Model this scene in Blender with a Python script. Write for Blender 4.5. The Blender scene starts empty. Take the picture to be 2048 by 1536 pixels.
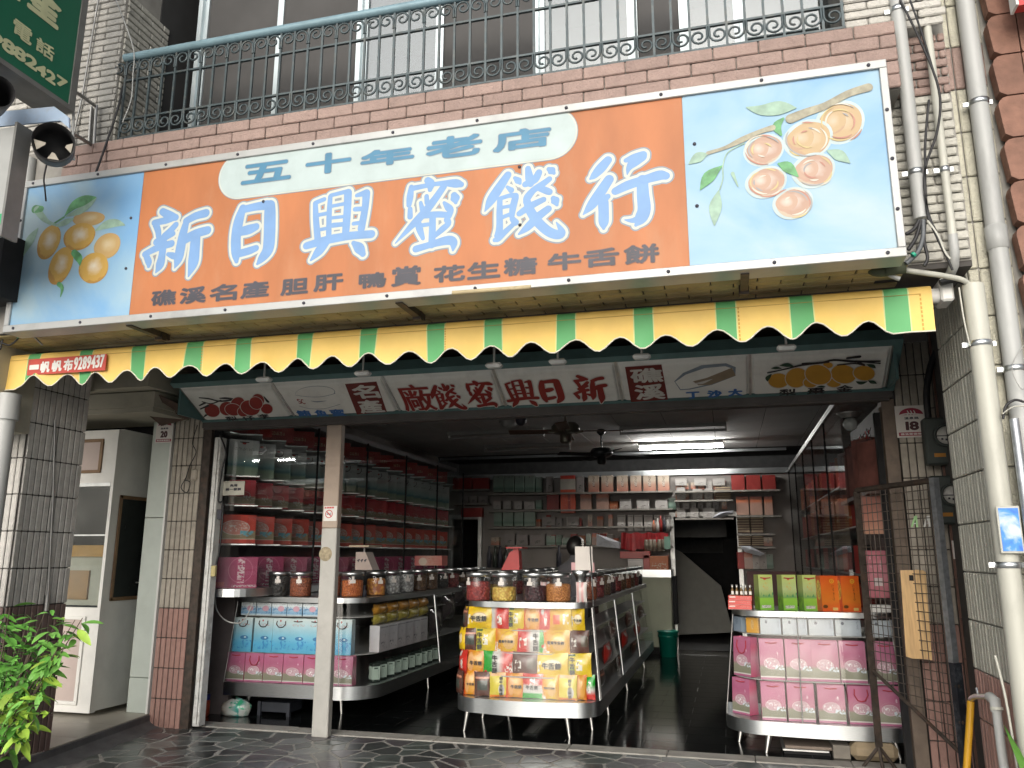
import bpy, math, random
from mathutils import Vector, Matrix
sc = bpy.context.scene
C = sc.collection
random.seed(7)
# ------------------------------------------------------------------ camera
YAW, PITCH, ROLL, FPX, CAMZ = -0.260009, 0.2114714, 0.0016733, 1598.25, 1.4
_f = Vector((math.sin(YAW)*math.cos(PITCH), math.cos(YAW)*math.cos(PITCH), math.sin(PITCH)))
_r = Vector((math.cos(YAW), -math.sin(YAW), 0)); _u = _r.cross(_f)
R_ = _r*math.cos(ROLL)+_u*math.sin(ROLL); U_ = -_r*math.sin(ROLL)+_u*math.cos(ROLL)
CAM = Vector((0, 0, CAMZ))
cd = bpy.data.cameras.new('camera'); cam = bpy.data.objects.new('camera', cd); C.objects.link(cam)
cd.sensor_width = 36; cd.lens = FPX/2048*36; cd.clip_start = .05; cd.clip_end = 400
M = Matrix(((R_.x, U_.x, -_f.x, 0), (R_.y, U_.y, -_f.y, 0), (R_.z, U_.z, -_f.z, CAMZ), (0, 0, 0, 1)))
cam.matrix_world = M
sc.camera = cam
# ------------------------------------------------------------------ sky, sun, exposure
SUN_EL, SUN_AZ = math.radians(18), math.radians(180)   # bright overcast sky, street side
w = bpy.data.worlds.new('World'); sc.world = w; w.use_nodes = True
wn = w.node_tree.nodes; wl = w.node_tree.links
sky = wn.new('ShaderNodeTexSky'); sky.sky_type = 'NISHITA'; sky.sun_disc = False
sky.sun_elevation = SUN_EL; sky.sun_rotation = SUN_AZ; sky.air_density = 1.0; sky.dust_density = 4.0; sky.ozone_density = 1.0
hs = wn.new('ShaderNodeHueSaturation'); hs.inputs['Saturation'].default_value = .4   # cloud cover takes the blue out
wl.new(sky.outputs[0], hs.inputs['Color'])
wl.new(hs.outputs[0], wn['Background'].inputs[0]); wn['Background'].inputs[1].default_value = .095
sd = bpy.data.lights.new('sun', 'SUN'); sd.energy = 1.15; sd.angle = math.radians(65); sd.color = (1, .985, .96)
so = bpy.data.objects.new('sun', sd); C.objects.link(so)
so.rotation_euler = Vector((-math.sin(SUN_AZ)*math.cos(SUN_EL), -math.cos(SUN_AZ)*math.cos(SUN_EL), -math.sin(SUN_EL))).to_track_quat('-Z', 'Y').to_euler()
so.location = (0, -8, 12)
sc.view_settings.view_transform = 'Standard'; sc.view_settings.look = 'None'
sc.view_settings.exposure = .76; sc.view_settings.gamma = 1; sc.view_settings.use_curve_mapping = False
sc.render.engine = 'CYCLES'
sc.cycles.use_denoising = True; sc.cycles.max_bounces = 9; sc.cycles.diffuse_bounces = 6; sc.cycles.glossy_bounces = 3
sc.cycles.transparent_max_bounces = 14; sc.cycles.caustics_reflective = False; sc.cycles.caustics_refractive = False
sc.cycles.sample_clamp_indirect = 6

# ------------------------------------------------------------------ measuring: photo pixel -> point on a real plane
def W(px, py, Y=None, X=None, Z=None):
    d = R_*((px-1024)/FPX)+U_*((768-py)/FPX)+_f
    t = Y/d.y if Y is not None else X/d.x if X is not None else (Z-CAMZ)/d.z
    return CAM+d*t
# ------------------------------------------------------------------ objects
ORG = {}
def tag(o, label=None, cat=None, group=None, kind=None):
    if label: o['label'] = label
    if cat: o['category'] = cat
    if group: o['group'] = group
    if kind: o['kind'] = kind
    return o
def thing(name, label, cat, loc=(0, 0, 0), rz=0, group=None):
    o = bpy.data.objects.new(name, None); C.objects.link(o); o.empty_display_size = .1
    o.location = loc; o.rotation_euler = (0, 0, rz); ORG[o] = Vector(loc)
    return tag(o, label, cat, group)
def link(name, me, parent=None, loc=(0, 0, 0), rot=(0, 0, 0), sc_=None):
    o = bpy.data.objects.new(name, me); C.objects.link(o)
    if parent:
        o.parent = parent; ORG[o] = ORG.get(parent, Vector())
        o.location = Vector(loc)
    else:
        o.location = loc; ORG[o] = Vector(loc)
    o.rotation_euler = rot
    if sc_: o.scale = sc_
    return o
def dup(o, parent=None):
    c = o.copy(); C.objects.link(c)
    if parent: c.parent = parent
    for ch in list(o.children): dup(ch, c)
    return c

class MB:
    def __init__(s): s.v = []; s.f = []; s.m = []; s.sm = []
    def add(s, vs, fs, m=0, smooth=False):
        b = len(s.v); s.v += [tuple(v) for v in vs]
        for f in fs: s.f.append(tuple(b+i for i in f)); s.m.append(m); s.sm.append(smooth)
        return s
    def box(s, c, d, m=0, rot=None, bev=0):
        hx, hy, hz = d[0]/2, d[1]/2, d[2]/2
        if bev:
            b = min(bev, hx*.9, hy*.9, hz*.9)
            vs = []; 
            for sx in (-1, 1):
                for sy in (-1, 1):
                    for sz in (-1, 1):
                        vs += [(sx*hx, sy*(hy-b), sz*(hz-b)), (sx*(hx-b), sy*hy, sz*(hz-b)), (sx*(hx-b), sy*(hy-b), sz*hz)]
            I = lambda a, b_, c_, k: ((a*2+b_)*2+c_)*3+k
            fs = [(I(0,0,0,0), I(0,0,1,0), I(0,1,1,0), I(0,1,0,0)), (I(1,0,0,0), I(1,1,0,0), I(1,1,1,0), I(1,0,1,0)),
                  (I(0,0,0,1), I(1,0,0,1), I(1,0,1,1), I(0,0,1,1)), (I(0,1,0,1), I(0,1,1,1), I(1,1,1,1), I(1,1,0,1)),
                  (I(0,0,0,2), I(0,1,0,2), I(1,1,0,2), I(1,0,0,2)), (I(0,0,1,2), I(1,0,1,2), I(1,1,1,2), I(0,1,1,2))]
            for a in (0, 1):
                for b_ in (0, 1):
                    fs += [(I(a,b_,0,0), I(a,b_,1,0), I(a,b_,1,1), I(a,b_,0,1)), (I(a,0,b_,0), I(a,1,b_,0), I(a,1,b_,2), I(a,0,b_,2)),
                           (I(0,a,b_,1), I(1,a,b_,1), I(1,a,b_,2), I(0,a,b_,2))]
                    for c_ in (0, 1): fs.append((I(a,b_,c_,0), I(a,b_,c_,1), I(a,b_,c_,2)))
        else:
            vs = [(x*hx, y*hy, z*hz) for x in (-1, 1) for y in (-1, 1) for z in (-1, 1)]
            fs = [(0, 1, 3, 2), (4, 6, 7, 5), (0, 4, 5, 1), (2, 3, 7, 6), (0, 2, 6, 4), (1, 5, 7, 3)]
        vs = [Vector(v) for v in vs]
        if rot is not None: vs = [rot @ v for v in vs]
        c = Vector(c)
        return s.add([v+c for v in vs], fs, m)
    def bb(s, x0, x1, y0, y1, z0, z1, m=0, bev=0):
        return s.box(((x0+x1)/2, (y0+y1)/2, (z0+z1)/2), (x1-x0, y1-y0, z1-z0), m, None, bev)
    def quad(s, *p, m=0): return s.add(p, [tuple(range(len(p)))], m)
    def tube(s, pts, r, n=8, m=0, caps=True, smooth=True):
        pts = [Vector(p) for p in pts]; k = len(pts)
        rs = r if isinstance(r, (list, tuple)) else [r]*k
        vs = []; prev = None
        for i, p in enumerate(pts):
            t = (pts[min(i+1, k-1)]-pts[max(i-1, 0)])
            t = t.normalized() if t.length > 1e-9 else Vector((0, 0, 1))
            if prev is None:
                a = Vector((0, 0, 1)) if abs(t.z) < .9 else Vector((1, 0, 0)); prev = (a-t*a.dot(t)).normalized()
            prev = prev-t*prev.dot(t)
            prev = prev.normalized() if prev.length > 1e-6 else t.orthogonal().normalized()
            b = t.cross(prev)
            for j in range(n):
                an = 2*math.pi*j/n; vs.append(p+(prev*math.cos(an)+b*math.sin(an))*rs[i])
        fs = [(i*n+j, i*n+(j+1) % n, (i+1)*n+(j+1) % n, (i+1)*n+j) for i in range(k-1) for j in range(n)]
        s.add(vs, fs, m, smooth)
        if caps: s.add(vs[:n], [tuple(range(n-1, -1, -1))], m); s.add(vs[-n:], [tuple(range(n))], m)
        return s
    def lathe(s, prof, c=(0, 0, 0), n=20, m=0, smooth=True, axis='Z'):
        vs = []
        for r, z in prof:
            for j in range(n):
                a = 2*math.pi*j/n; p = (r*math.cos(a), r*math.sin(a), z)
                if axis == 'Y': p = (p[0], z, p[1])
                if axis == 'X': p = (z, p[0], p[1])
                vs.append((p[0]+c[0], p[1]+c[1], p[2]+c[2]))
        fs = [(i*n+j, i*n+(j+1) % n, (i+1)*n+(j+1) % n, (i+1)*n+j) for i in range(len(prof)-1) for j in range(n)]
        return s.add(vs, fs, m, smooth)
    def prism(s, poly, z0, z1, m=0, plane='XY', mcap=None, smooth=False):
        n = len(poly); mc = m if mcap is None else mcap
        g = {'XY': lambda a, b, c: (a, b, c), 'XZ': lambda a, b, c: (a, c, b), 'YZ': lambda a, b, c: (c, a, b)}[plane]
        vs = [g(a, b, z0) for a, b in poly]+[g(a, b, z1) for a, b in poly]
        s.add(vs, [(i, (i+1) % n, n+(i+1) % n, n+i) for i in range(n)], m, smooth)
        s.add(vs, [tuple(range(n))[::-1], tuple(range(n, 2*n))], mc)
        return s
    def sphere(s, c, r, n=12, k=8, m=0, sc_=(1, 1, 1)):
        vs = []; 
        for i in range(k+1):
            t = math.pi*i/k
            for j in range(n):
                a = 2*math.pi*j/n; vs.append((c[0]+r*sc_[0]*math.sin(t)*math.cos(a), c[1]+r*sc_[1]*math.sin(t)*math.sin(a), c[2]+r*sc_[2]*math.cos(t)))
        return s.add(vs, [(i*n+j, (i+1)*n+j, (i+1)*n+(j+1) % n, i*n+(j+1) % n) for i in range(k) for j in range(n)], m, True)
    def mesh(s, name, mats, off=Vector()):
        me = bpy.data.meshes.new(name)
        me.from_pydata([(v[0]-off[0], v[1]-off[1], v[2]-off[2]) for v in s.v], [], s.f)
        for mt in (mats if isinstance(mats, (list, tuple)) else [mats]): me.materials.append(mt)
        me.polygons.foreach_set('material_index', s.m); me.polygons.foreach_set('use_smooth', s.sm)
        me.update(); return me
    def obj(s, name, mats, parent=None, local=False):
        """world coordinates when not local: the vertices are made relative to the parent's own base"""
        off = Vector() if local else ORG.get(parent, Vector())
        return link(name, s.mesh(name, mats, off), parent)
    def solo(s, name, mats, label, cat, group=None, kind=None):
        n = len(s.v); b = [min(v[i] for v in s.v) for i in range(3)]; t = [max(v[i] for v in s.v) for i in range(3)]
        loc = Vector(((b[0]+t[0])/2, (b[1]+t[1])/2, b[2]))
        return tag(link(name, s.mesh(name, mats, loc), None, loc), label, cat, group, kind)

# ------------------------------------------------------------------ materials (node based)
MATS = {}
def nt(name):
    m = bpy.data.materials.new(name); m.use_nodes = True
    t = m.node_tree; return m, t.nodes, t.links, t.nodes['Principled BSDF']
def rgb(h):
    h = h.lstrip('#'); c = [int(h[i:i+2], 16)/255 for i in (0, 2, 4)]
    return tuple((x/12.92 if x <= .04045 else ((x+.055)/1.055)**2.4) for x in c)
def mat(name, col, rough=.6, metal=0, var=.12, scale=9, bump=.0, bscale=60, rnd=.0, spec=.5, dirt=0, dirtcol=(.05, .045, .04), dscale=2.2, stretch=None, coat=0, emit=None, es=1):
    if name in MATS: return MATS[name]
    if isinstance(col, str): col = rgb(col)
    m, n, l, b = nt(name); MATS[name] = m
    tc = n.new('ShaderNodeTexCoord'); co = tc.outputs['Object']
    geo = n.new('ShaderNodeNewGeometry'); co = geo.outputs['Position']
    if stretch:
        mp = n.new('ShaderNodeMapping'); mp.inputs['Scale'].default_value = stretch; l.new(co, mp.inputs[0]); co = mp.outputs[0]
    nz = n.new('ShaderNodeTexNoise'); nz.inputs['Scale'].default_value = scale; nz.inputs['Detail'].default_value = 5; l.new(co, nz.inputs['Vector'])
    cr = n.new('ShaderNodeMapRange'); cr.inputs[1].default_value = .3; cr.inputs[2].default_value = .7
    cr.inputs[3].default_value = 1-var; cr.inputs[4].default_value = 1+var; l.new(nz.outputs[0], cr.inputs[0])
    val = cr.outputs[0]
    if rnd:
        oi = n.new('ShaderNodeObjectInfo'); mr = n.new('ShaderNodeMapRange'); mr.inputs[3].default_value = 1-rnd; mr.inputs[4].default_value = 1+rnd
        l.new(oi.outputs['Random'], mr.inputs[0]); mu = n.new('ShaderNodeMath'); mu.operation = 'MULTIPLY'; l.new(val, mu.inputs[0]); l.new(mr.outputs[0], mu.inputs[1]); val = mu.outputs[0]
    vm = n.new('ShaderNodeVectorMath'); vm.operation = 'SCALE'; vm.inputs[0].default_value = col; l.new(val, vm.inputs['Scale']); c = vm.outputs[0]
    if dirt:
        n2 = n.new('ShaderNodeTexNoise'); n2.inputs['Scale'].default_value = dscale; n2.inputs['Detail'].default_value = 8; n2.inputs['Roughness'].default_value = .65; l.new(co, n2.inputs['Vector'])
        m2 = n.new('ShaderNodeMapRange'); m2.inputs[1].default_value = .5; m2.inputs[2].default_value = .75; m2.inputs[4].default_value = dirt; l.new(n2.outputs[0], m2.inputs[0])
        mx = n.new('ShaderNodeMix'); mx.data_type = 'RGBA'; l.new(m2.outputs[0], mx.inputs[0]); l.new(c, mx.inputs[6]); mx.inputs[7].default_value = (*dirtcol, 1); c = mx.outputs[2]
    l.new(c, b.inputs['Base Color'])
    b.inputs['Roughness'].default_value = rough; b.inputs['Metallic'].default_value = metal; b.inputs['Specular IOR Level'].default_value = spec
    b.inputs['Coat Weight'].default_value = coat
    if bump:
        n3 = n.new('ShaderNodeTexNoise'); n3.inputs['Scale'].default_value = bscale; n3.inputs['Detail'].default_value = 4; l.new(co, n3.inputs['Vector'])
        bp = n.new('ShaderNodeBump'); bp.inputs['Strength'].default_value = bump; bp.inputs['Distance'].default_value = .01; l.new(n3.outputs[0], bp.inputs['Height']); l.new(bp.outputs[0], b.inputs['Normal'])
    if emit: b.inputs['Emission Color'].default_value = (*emit, 1); b.inputs['Emission Strength'].default_value = es
    return m
def glassmat(name, tint=(1, 1, 1), refl=1.0, alpha=.0, dirt=.03):
    """thin pane: clear with a Fresnel reflection and a film of dust"""
    if name in MATS: return MATS[name]
    m, n, l, b = nt(name); MATS[name] = m; n.remove(b)
    out = n['Material Output']; tr = n.new('ShaderNodeBsdfTransparent'); tr.inputs[0].default_value = (*tint, 1)
    gl = n.new('ShaderNodeBsdfGlossy'); gl.inputs['Roughness'].default_value = .02
    df = n.new('ShaderNodeBsdfDiffuse'); df.inputs[0].default_value = (.6, .6, .58, 1)
    geo = n.new('ShaderNodeNewGeometry'); nz = n.new('ShaderNodeTexNoise'); nz.inputs['Scale'].default_value = 5; nz.inputs['Detail'].default_value = 6; l.new(geo.outputs['Position'], nz.inputs['Vector'])
    dm = n.new('ShaderNodeMapRange'); dm.inputs[1].default_value = .35; dm.inputs[2].default_value = .8; dm.inputs[4].default_value = dirt*2; l.new(nz.outputs[0], dm.inputs[0])
    dt = n.new('ShaderNodeVectorMath'); dt.operation = 'DOT_PRODUCT'; l.new(geo.outputs['Normal'], dt.inputs[0]); l.new(geo.outputs['Incoming'], dt.inputs[1])
    ab = n.new('ShaderNodeMath'); ab.operation = 'ABSOLUTE'; l.new(dt.outputs['Value'], ab.inputs[0])
    om = n.new('ShaderNodeMath'); om.operation = 'SUBTRACT'; om.inputs[0].default_value = 1; l.new(ab.outputs[0], om.inputs[1])
    pw_ = n.new('ShaderNodeMath'); pw_.operation = 'POWER'; pw_.inputs[1].default_value = 5; l.new(om.outputs[0], pw_.inputs[0])
    mu = n.new('ShaderNodeMath'); mu.operation = 'MULTIPLY_ADD'; mu.inputs[1].default_value = .96*refl; mu.inputs[2].default_value = .045*refl; mu.use_clamp = True; l.new(pw_.outputs[0], mu.inputs[0])
    m1 = n.new('ShaderNodeMixShader'); l.new(dm.outputs[0], m1.inputs[0]); l.new(tr.outputs[0], m1.inputs[1]); l.new(df.outputs[0], m1.inputs[2])
    m2 = n.new('ShaderNodeMixShader'); l.new(mu.outputs[0], m2.inputs[0]); l.new(m1.outputs[0], m2.inputs[1]); l.new(gl.outputs[0], m2.inputs[2])
    l.new(m2.outputs[0], out.inputs[0]); return m
def printmat(name, ax, base, shapes=(), rough=.45, grain=.06, crinkle=0, coat=0):
    """flat print on a package: base ramp (axis, [(pos, colour)...]) and shapes in the piece's own 0..1 frame.
    ax: two letters, the frame's across and up axes. shapes: ('ell',cu,cv,ru,rv,col) ('ring',cu,cv,ru,rv,width,col) ('rect',u0,v0,u1,v1,col) ('noise',u0,v0,u1,v1,scale,thr,col)"""
    if name in MATS: return MATS[name]
    m, n, l, b = nt(name); MATS[name] = m
    tc = n.new('ShaderNodeTexCoord'); sp = n.new('ShaderNodeSeparateXYZ'); l.new(tc.outputs['Generated'], sp.inputs[0])
    def math_(op, a, c=None, clamp=False):
        k = n.new('ShaderNodeMath'); k.operation = op; k.use_clamp = clamp
        for i, x in enumerate((a, c)):
            if x is None: continue
            if isinstance(x, (int, float)): k.inputs[i].default_value = x
            else: l.new(x, k.inputs[i])
        return k.outputs[0]
    u, v = sp.outputs[ax[0]], sp.outputs[ax[1]]
    cr = n.new('ShaderNodeValToRGB'); l.new(u if base[0] == 'u' else v, cr.inputs[0])
    st = base[1]; e = cr.color_ramp.elements
    if len(base) > 2: cr.color_ramp.interpolation = base[2]
    for i, (p, col) in enumerate(st):
        if isinstance(col, str): col = rgb(col)
        el = e[i] if i < 2 and len(e) > i else e.new(p)
        el.position = p; el.color = (*col, 1)
    while len(e) > len(st): e.remove(e[-1])
    c = cr.outputs[0]
    for s in shapes:
        k = s[0]; col = rgb(s[-1]) if isinstance(s[-1], str) else s[-1]
        if k in ('ell', 'ring'):
            du = math_('DIVIDE', math_('SUBTRACT', u, s[1]), s[3]); dv = math_('DIVIDE', math_('SUBTRACT', v, s[2]), s[4])
            d = math_('SQRT', math_('ADD', math_('MULTIPLY', du, du), math_('MULTIPLY', dv, dv)))
            if k == 'ell': f = math_('MULTIPLY', math_('SUBTRACT', 1.03, d), 14, True)
            else: f = math_('MULTIPLY', math_('SUBTRACT', s[5], math_('ABSOLUTE', math_('SUBTRACT', d, 1.0))), 20, True)
        else:
            f = math_('MULTIPLY', math_('MULTIPLY', math_('GREATER_THAN', u, s[1]), math_('LESS_THAN', u, s[3])), math_('MULTIPLY', math_('GREATER_THAN', v, s[2]), math_('LESS_THAN', v, s[4])))
            if k == 'noise':
                nz = n.new('ShaderNodeTexNoise'); nz.inputs['Scale'].default_value = s[5]; nz.inputs['Detail'].default_value = 3; l.new(tc.outputs['Generated'], nz.inputs['Vector'])
                f = math_('MULTIPLY', f, math_('MULTIPLY', math_('SUBTRACT', nz.outputs[0], s[6]), 12, True))
        mx = n.new('ShaderNodeMix'); mx.data_type = 'RGBA'; l.new(f, mx.inputs[0]); l.new(c, mx.inputs[6]); mx.inputs[7].default_value = (*col, 1); c = mx.outputs[2]
    geo = n.new('ShaderNodeNewGeometry')
    if grain:
        nz = n.new('ShaderNodeTexNoise'); nz.inputs['Scale'].default_value = 14; nz.inputs['Detail'].default_value = 5; l.new(geo.outputs['Position'], nz.inputs['Vector'])
        mr = n.new('ShaderNodeMapRange'); mr.inputs[1].default_value = .3; mr.inputs[2].default_value = .7; mr.inputs[3].default_value = 1-grain; mr.inputs[4].default_value = 1+grain; l.new(nz.outputs[0], mr.inputs[0])
        vm = n.new('ShaderNodeVectorMath'); vm.operation = 'SCALE'; l.new(c, vm.inputs[0]); l.new(mr.outputs[0], vm.inputs['Scale']); c = vm.outputs[0]
    l.new(c, b.inputs['Base Color']); b.inputs['Roughness'].default_value = rough; b.inputs['Coat Weight'].default_value = coat
    if crinkle:
        n3 = n.new('ShaderNodeTexNoise'); n3.inputs['Scale'].default_value = 16; n3.inputs['Detail'].default_value = 2; l.new(geo.outputs['Position'], n3.inputs['Vector'])
        bp = n.new('ShaderNodeBump'); bp.inputs['Strength'].default_value = crinkle; bp.inputs['Distance'].default_value = .02; l.new(n3.outputs[0], bp.inputs['Height']); l.new(bp.outputs[0], b.inputs['Normal'])
    return m

# ------------------------------------------------------------------ lettering
_GL = {}
def glyph(ch):
    """outline of one character as triangles in a unit frame"""
    if ch in _GL: return _GL[ch]
    c = bpy.data.curves.new('t', 'FONT'); c.body = ch; c.resolution_u = 3
    o = bpy.data.objects.new('t', c); C.objects.link(o)
    dg = bpy.context.evaluated_depsgraph_get(); dg.update()
    me = bpy.data.meshes.new_from_object(o.evaluated_get(dg))
    vs = [(v.co.x, v.co.y) for v in me.vertices]; fs = [tuple(p.vertices) for p in me.polygons]
    bpy.data.objects.remove(o); bpy.data.curves.remove(c); bpy.data.meshes.remove(me)
    _GL[ch] = (vs, fs); return _GL[ch]
def letter_mb(mb, text, frame, w, h, bold=(0, 0), ang=0, m=0, z0=0, slant=0, squeeze=False):
    """text fitted in w x h, centred on the frame (origin, across, up, out). bold: pen ellipse radii in metres"""
    o, ax, up, nrm = [Vector(v) for v in frame]
    vs_all = []; fs_all = []; x = 0
    for ch in text:
        if ch == ' ': x += .35; continue
        vs, fs = glyph(ch)
        if not vs: continue
        x0 = min(v[0] for v in vs); x1 = max(v[0] for v in vs)
        lead = x0 if ord(ch) > 255 else .03
        b = len(vs_all); vs_all += [(v[0]-x0+x+lead*.6, v[1]) for v in vs]; fs_all += [tuple(b+i for i in f) for f in fs]
        x += (x1-x0)+.12
    if not vs_all: return mb
    xa = min(v[0] for v in vs_all); xb = max(v[0] for v in vs_all); ya = min(v[1] for v in vs_all); yb = max(v[1] for v in vs_all)
    rx, ry = bold
    sx = (w-2*rx)/max(xb-xa, 1e-6); sy = (h-2*ry)/max(yb-ya, 1e-6)
    if not squeeze: pass
    pens = [(0, 0)]
    if rx or ry:
        k = 10
        pens = [(rx*math.cos(2*math.pi*i/k+ang), ry*math.sin(2*math.pi*i/k+ang)) for i in range(k)]+[(0, 0)]
    for i, (dx, dy) in enumerate(pens):
        pts = []
        for a, b in vs_all:
            px = (a-(xa+xb)/2)*sx+dx; py = (b-(ya+yb)/2)*sy+dy; px += slant*py
            pts.append(o+ax*px+up*py+nrm*(z0+.00003*i))
        mb.add(pts, fs_all, m)
    return mb
def stroke_mb(mb, pts, frame, m=0, grow=0.0, z=0.0, n=7):
    """one brush stroke: (x, y, half width) points in metres on the frame, rounded ends"""
    o, ax, up, nrm = [Vector(v) for v in frame]
    P = []
    for i in range(len(pts)-1):                       # smooth
        p0 = pts[max(i-1, 0)]; p1 = pts[i]; p2 = pts[i+1]; p3 = pts[min(i+2, len(pts)-1)]
        for k in range(4):
            t = k/4
            P.append(tuple(.5*((2*p1[j])+(-p0[j]+p2[j])*t+(2*p0[j]-5*p1[j]+4*p2[j]-p3[j])*t*t+(-p0[j]+3*p1[j]-3*p2[j]+p3[j])*t**3) for j in range(3)))
    P.append(pts[-1])
    L = []; Rr = []
    for i, p in enumerate(P):
        a = P[max(i-1, 0)]; b = P[min(i+1, len(P)-1)]
        dx, dy = b[0]-a[0], b[1]-a[1]; q = math.hypot(dx, dy) or 1; nx, ny = -dy/q, dx/q; r = max(p[2], .0005)+grow
        L.append((p[0]+nx*r, p[1]+ny*r)); Rr.append((p[0]-nx*r, p[1]-ny*r))
    def cap(p, d, r):
        a0 = math.atan2(d[1], d[0]); return [(p[0]+r*math.cos(a0+math.pi/2-math.pi*(j+1)/(n+1)), p[1]+r*math.sin(a0+math.pi/2-math.pi*(j+1)/(n+1))) for j in range(n)]
    fs = []; vs = L+Rr; k = len(P)
    for i in range(k-1): fs.append((k+i, k+i+1, i+1, i))
    e = cap(P[-1], (P[-1][0]-P[-2][0], P[-1][1]-P[-2][1]), max(P[-1][2], .0005)+grow)
    b = len(vs); vs = vs+e; fs.append(tuple([k-1]+[b+j for j in range(n)]+[2*k-1])[::-1])
    s_ = cap(P[0], (P[0][0]-P[1][0], P[0][1]-P[1][1]), max(P[0][2], .0005)+grow)
    b = len(vs); vs = vs+s_; fs.append(tuple([k]+[b+j for j in range(n)]+[0])[::-1])
    dz = [4e-6*(i % k) for i in range(2*k)]+[4e-6*k]*(len(vs)-2*k)
    mb.add([o+ax*p[0]+up*p[1]+nrm*(z+d) for p, d in zip(vs, dz)], fs, m); return mb
# ================================================================== materials in use
YS, YB = 6.1, 13.0            # shop front plane, back wall of the shop
m_pink = mat('pink_brick', (.32, .23, .20), .75, var=.1, scale=14, bump=.7, bscale=70, rnd=.09)
m_white_brick = mat('white_brick', (.50, .485, .445), .7, var=.08, scale=14, bump=.7, bscale=70, rnd=.07, dirt=.35, dscale=1.3)
m_grey_brick = mat('grey_brick', (.47, .46, .41), .75, var=.1, scale=14, bump=.8, bscale=60, rnd=.1, dirt=.4, dscale=3)
m_tile_grey = mat('grey_strip_tile', (.50, .485, .455), .6, var=.1, scale=20, bump=.8, bscale=90, rnd=.08, dirt=.2, dscale=3)
m_tile_cream = mat('cream_strip_tile', (.52, .505, .41), .6, var=.08, scale=20, bump=.8, bscale=90, rnd=.05, dirt=.15, dscale=3)
m_tile_sage = mat('sage_strip_tile', (.47, .465, .40), .6, var=.1, scale=20, bump=.8, bscale=90, rnd=.06, dirt=.2, dscale=3)
m_tile_taupe = mat('taupe_strip_tile', (.40, .36, .30), .55, var=.12, scale=20, bump=.3, bscale=90, rnd=.1, dirt=.25, dscale=3)
m_tile_rose = mat('rose_strip_tile', (.36, .21, .175), .5, var=.1, scale=20, bump=.25, bscale=90, rnd=.06)
m_tile_brown = mat('brown_strip_tile', (.13, .085, .075), .5, var=.12, scale=20, bump=.2, bscale=90, rnd=.06)
m_grout = mat('dark_grout', (.075, .07, .065), .9, var=.2)
m_grout_l = mat('pale_grout', (.30, .29, .265), .9, var=.2)
m_soffit = mat('stained_soffit_tile', (.36, .29, .14), .55, var=.22, scale=5, bump=.2, rnd=.12, dirt=.5, dscale=2, dirtcol=(.06, .045, .02))
m_alu = mat('brushed_aluminium', (.60, .63, .64), .32, 1, var=.08, scale=30, stretch=(1, 1, 14))
m_alu2 = mat('worn_aluminium', (.6, .61, .6), .45, 1, var=.15, scale=12, dirt=.15)
m_steel = mat('dull_steel', (.38, .38, .37), .5, 1, var=.12, scale=8, dirt=.15, dscale=5)
m_whitepaint = mat('white_paint', (.72, .72, .69), .45, var=.05, scale=6, dirt=.12, dscale=4)
m_peel = mat('peeling_white_paint', (.66, .67, .65), .6, var=.08, scale=20, dirt=.7, dscale=9, dirtcol=(.16, .13, .1), bump=.4)
m_pvc = mat('grey_pvc', (.42, .43, .42), .45, var=.06, scale=4, dirt=.35, dscale=6, stretch=(1, 1, .25))
m_pvc_w = mat('cream_pvc', (.50, .50, .44), .45, var=.06, scale=4, dirt=.35, dscale=7, stretch=(1, 1, .25))
m_black = mat('black_rubber', (.018, .018, .02), .55, var=.2)
m_darkmetal = mat('rusty_dark_metal', (.075, .06, .05), .6, .4, var=.35, scale=20, dirt=.6, dscale=10, dirtcol=(.12, .055, .03))
m_galv = mat('galvanised_steel', (.42, .45, .48), .45, .8, var=.2, scale=35, dirt=.3, dscale=18, dirtcol=(.15, .17, .19))
m_dark = mat('dark_void', (.012, .012, .013), .9, var=.3)
m_bounce_road = mat('pale_bounce_road', (.45, .45, .435), .9, var=.3, scale=30, bump=.6, bscale=120)  # unseen road, toned pale to bounce light into the arcade
m_glass = glassmat('window_glass', (.93, .96, .96), 1.2, 0, .03)
m_glass_case = glassmat('case_glass', (.96, .975, .975), .5, 0, .008)
m_redpaint = mat('red_paint', (.5, .03, .03), .4, var=.08)

def tiles(parent, o, rz, cols, rows, tw, th, dep, mfun, name='tile', stagger=0, gap=.008, bev=.004, clipw=None, jit=0, thick=.012):
    """laid pieces, each its own object; o = lower corner, u runs across the face whose outward side is -Y turned by rz"""
    cache = tiles.cache; cr, s_ = math.cos(rz), math.sin(rz); o = Vector(o)
    off = ORG.get(parent, Vector()); Wd = clipw if clipw else cols*tw
    for r in range(rows):
        sh = (r % 2)*stagger*tw
        for c in range(cols+(1 if stagger and sh else 0)):
            a = max(0, c*tw-sh); b = min(Wd, (c+1)*tw-sh)
            if b-a < .02: continue
            wd = b-a-gap; m = mfun(c, r, o.z+(r+.5)*th)
            if m is None: continue
            key = (round(wd, 3), round(th, 3), thick, m.name)
            if key not in cache:
                q = MB(); q.box((0, 0, 0), (wd, thick, th-gap), 0, None, bev); cache[key] = q.mesh(name, m)
            u = (a+b)/2; dj = random.uniform(-jit, jit)
            p = o+Vector((cr*u, s_*u, (r+.5)*th))+Vector((s_, -cr, 0))*(dep+dj)
            link(name, cache[key], parent, p-off, (0, 0, rz))
tiles.cache = {}

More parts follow.
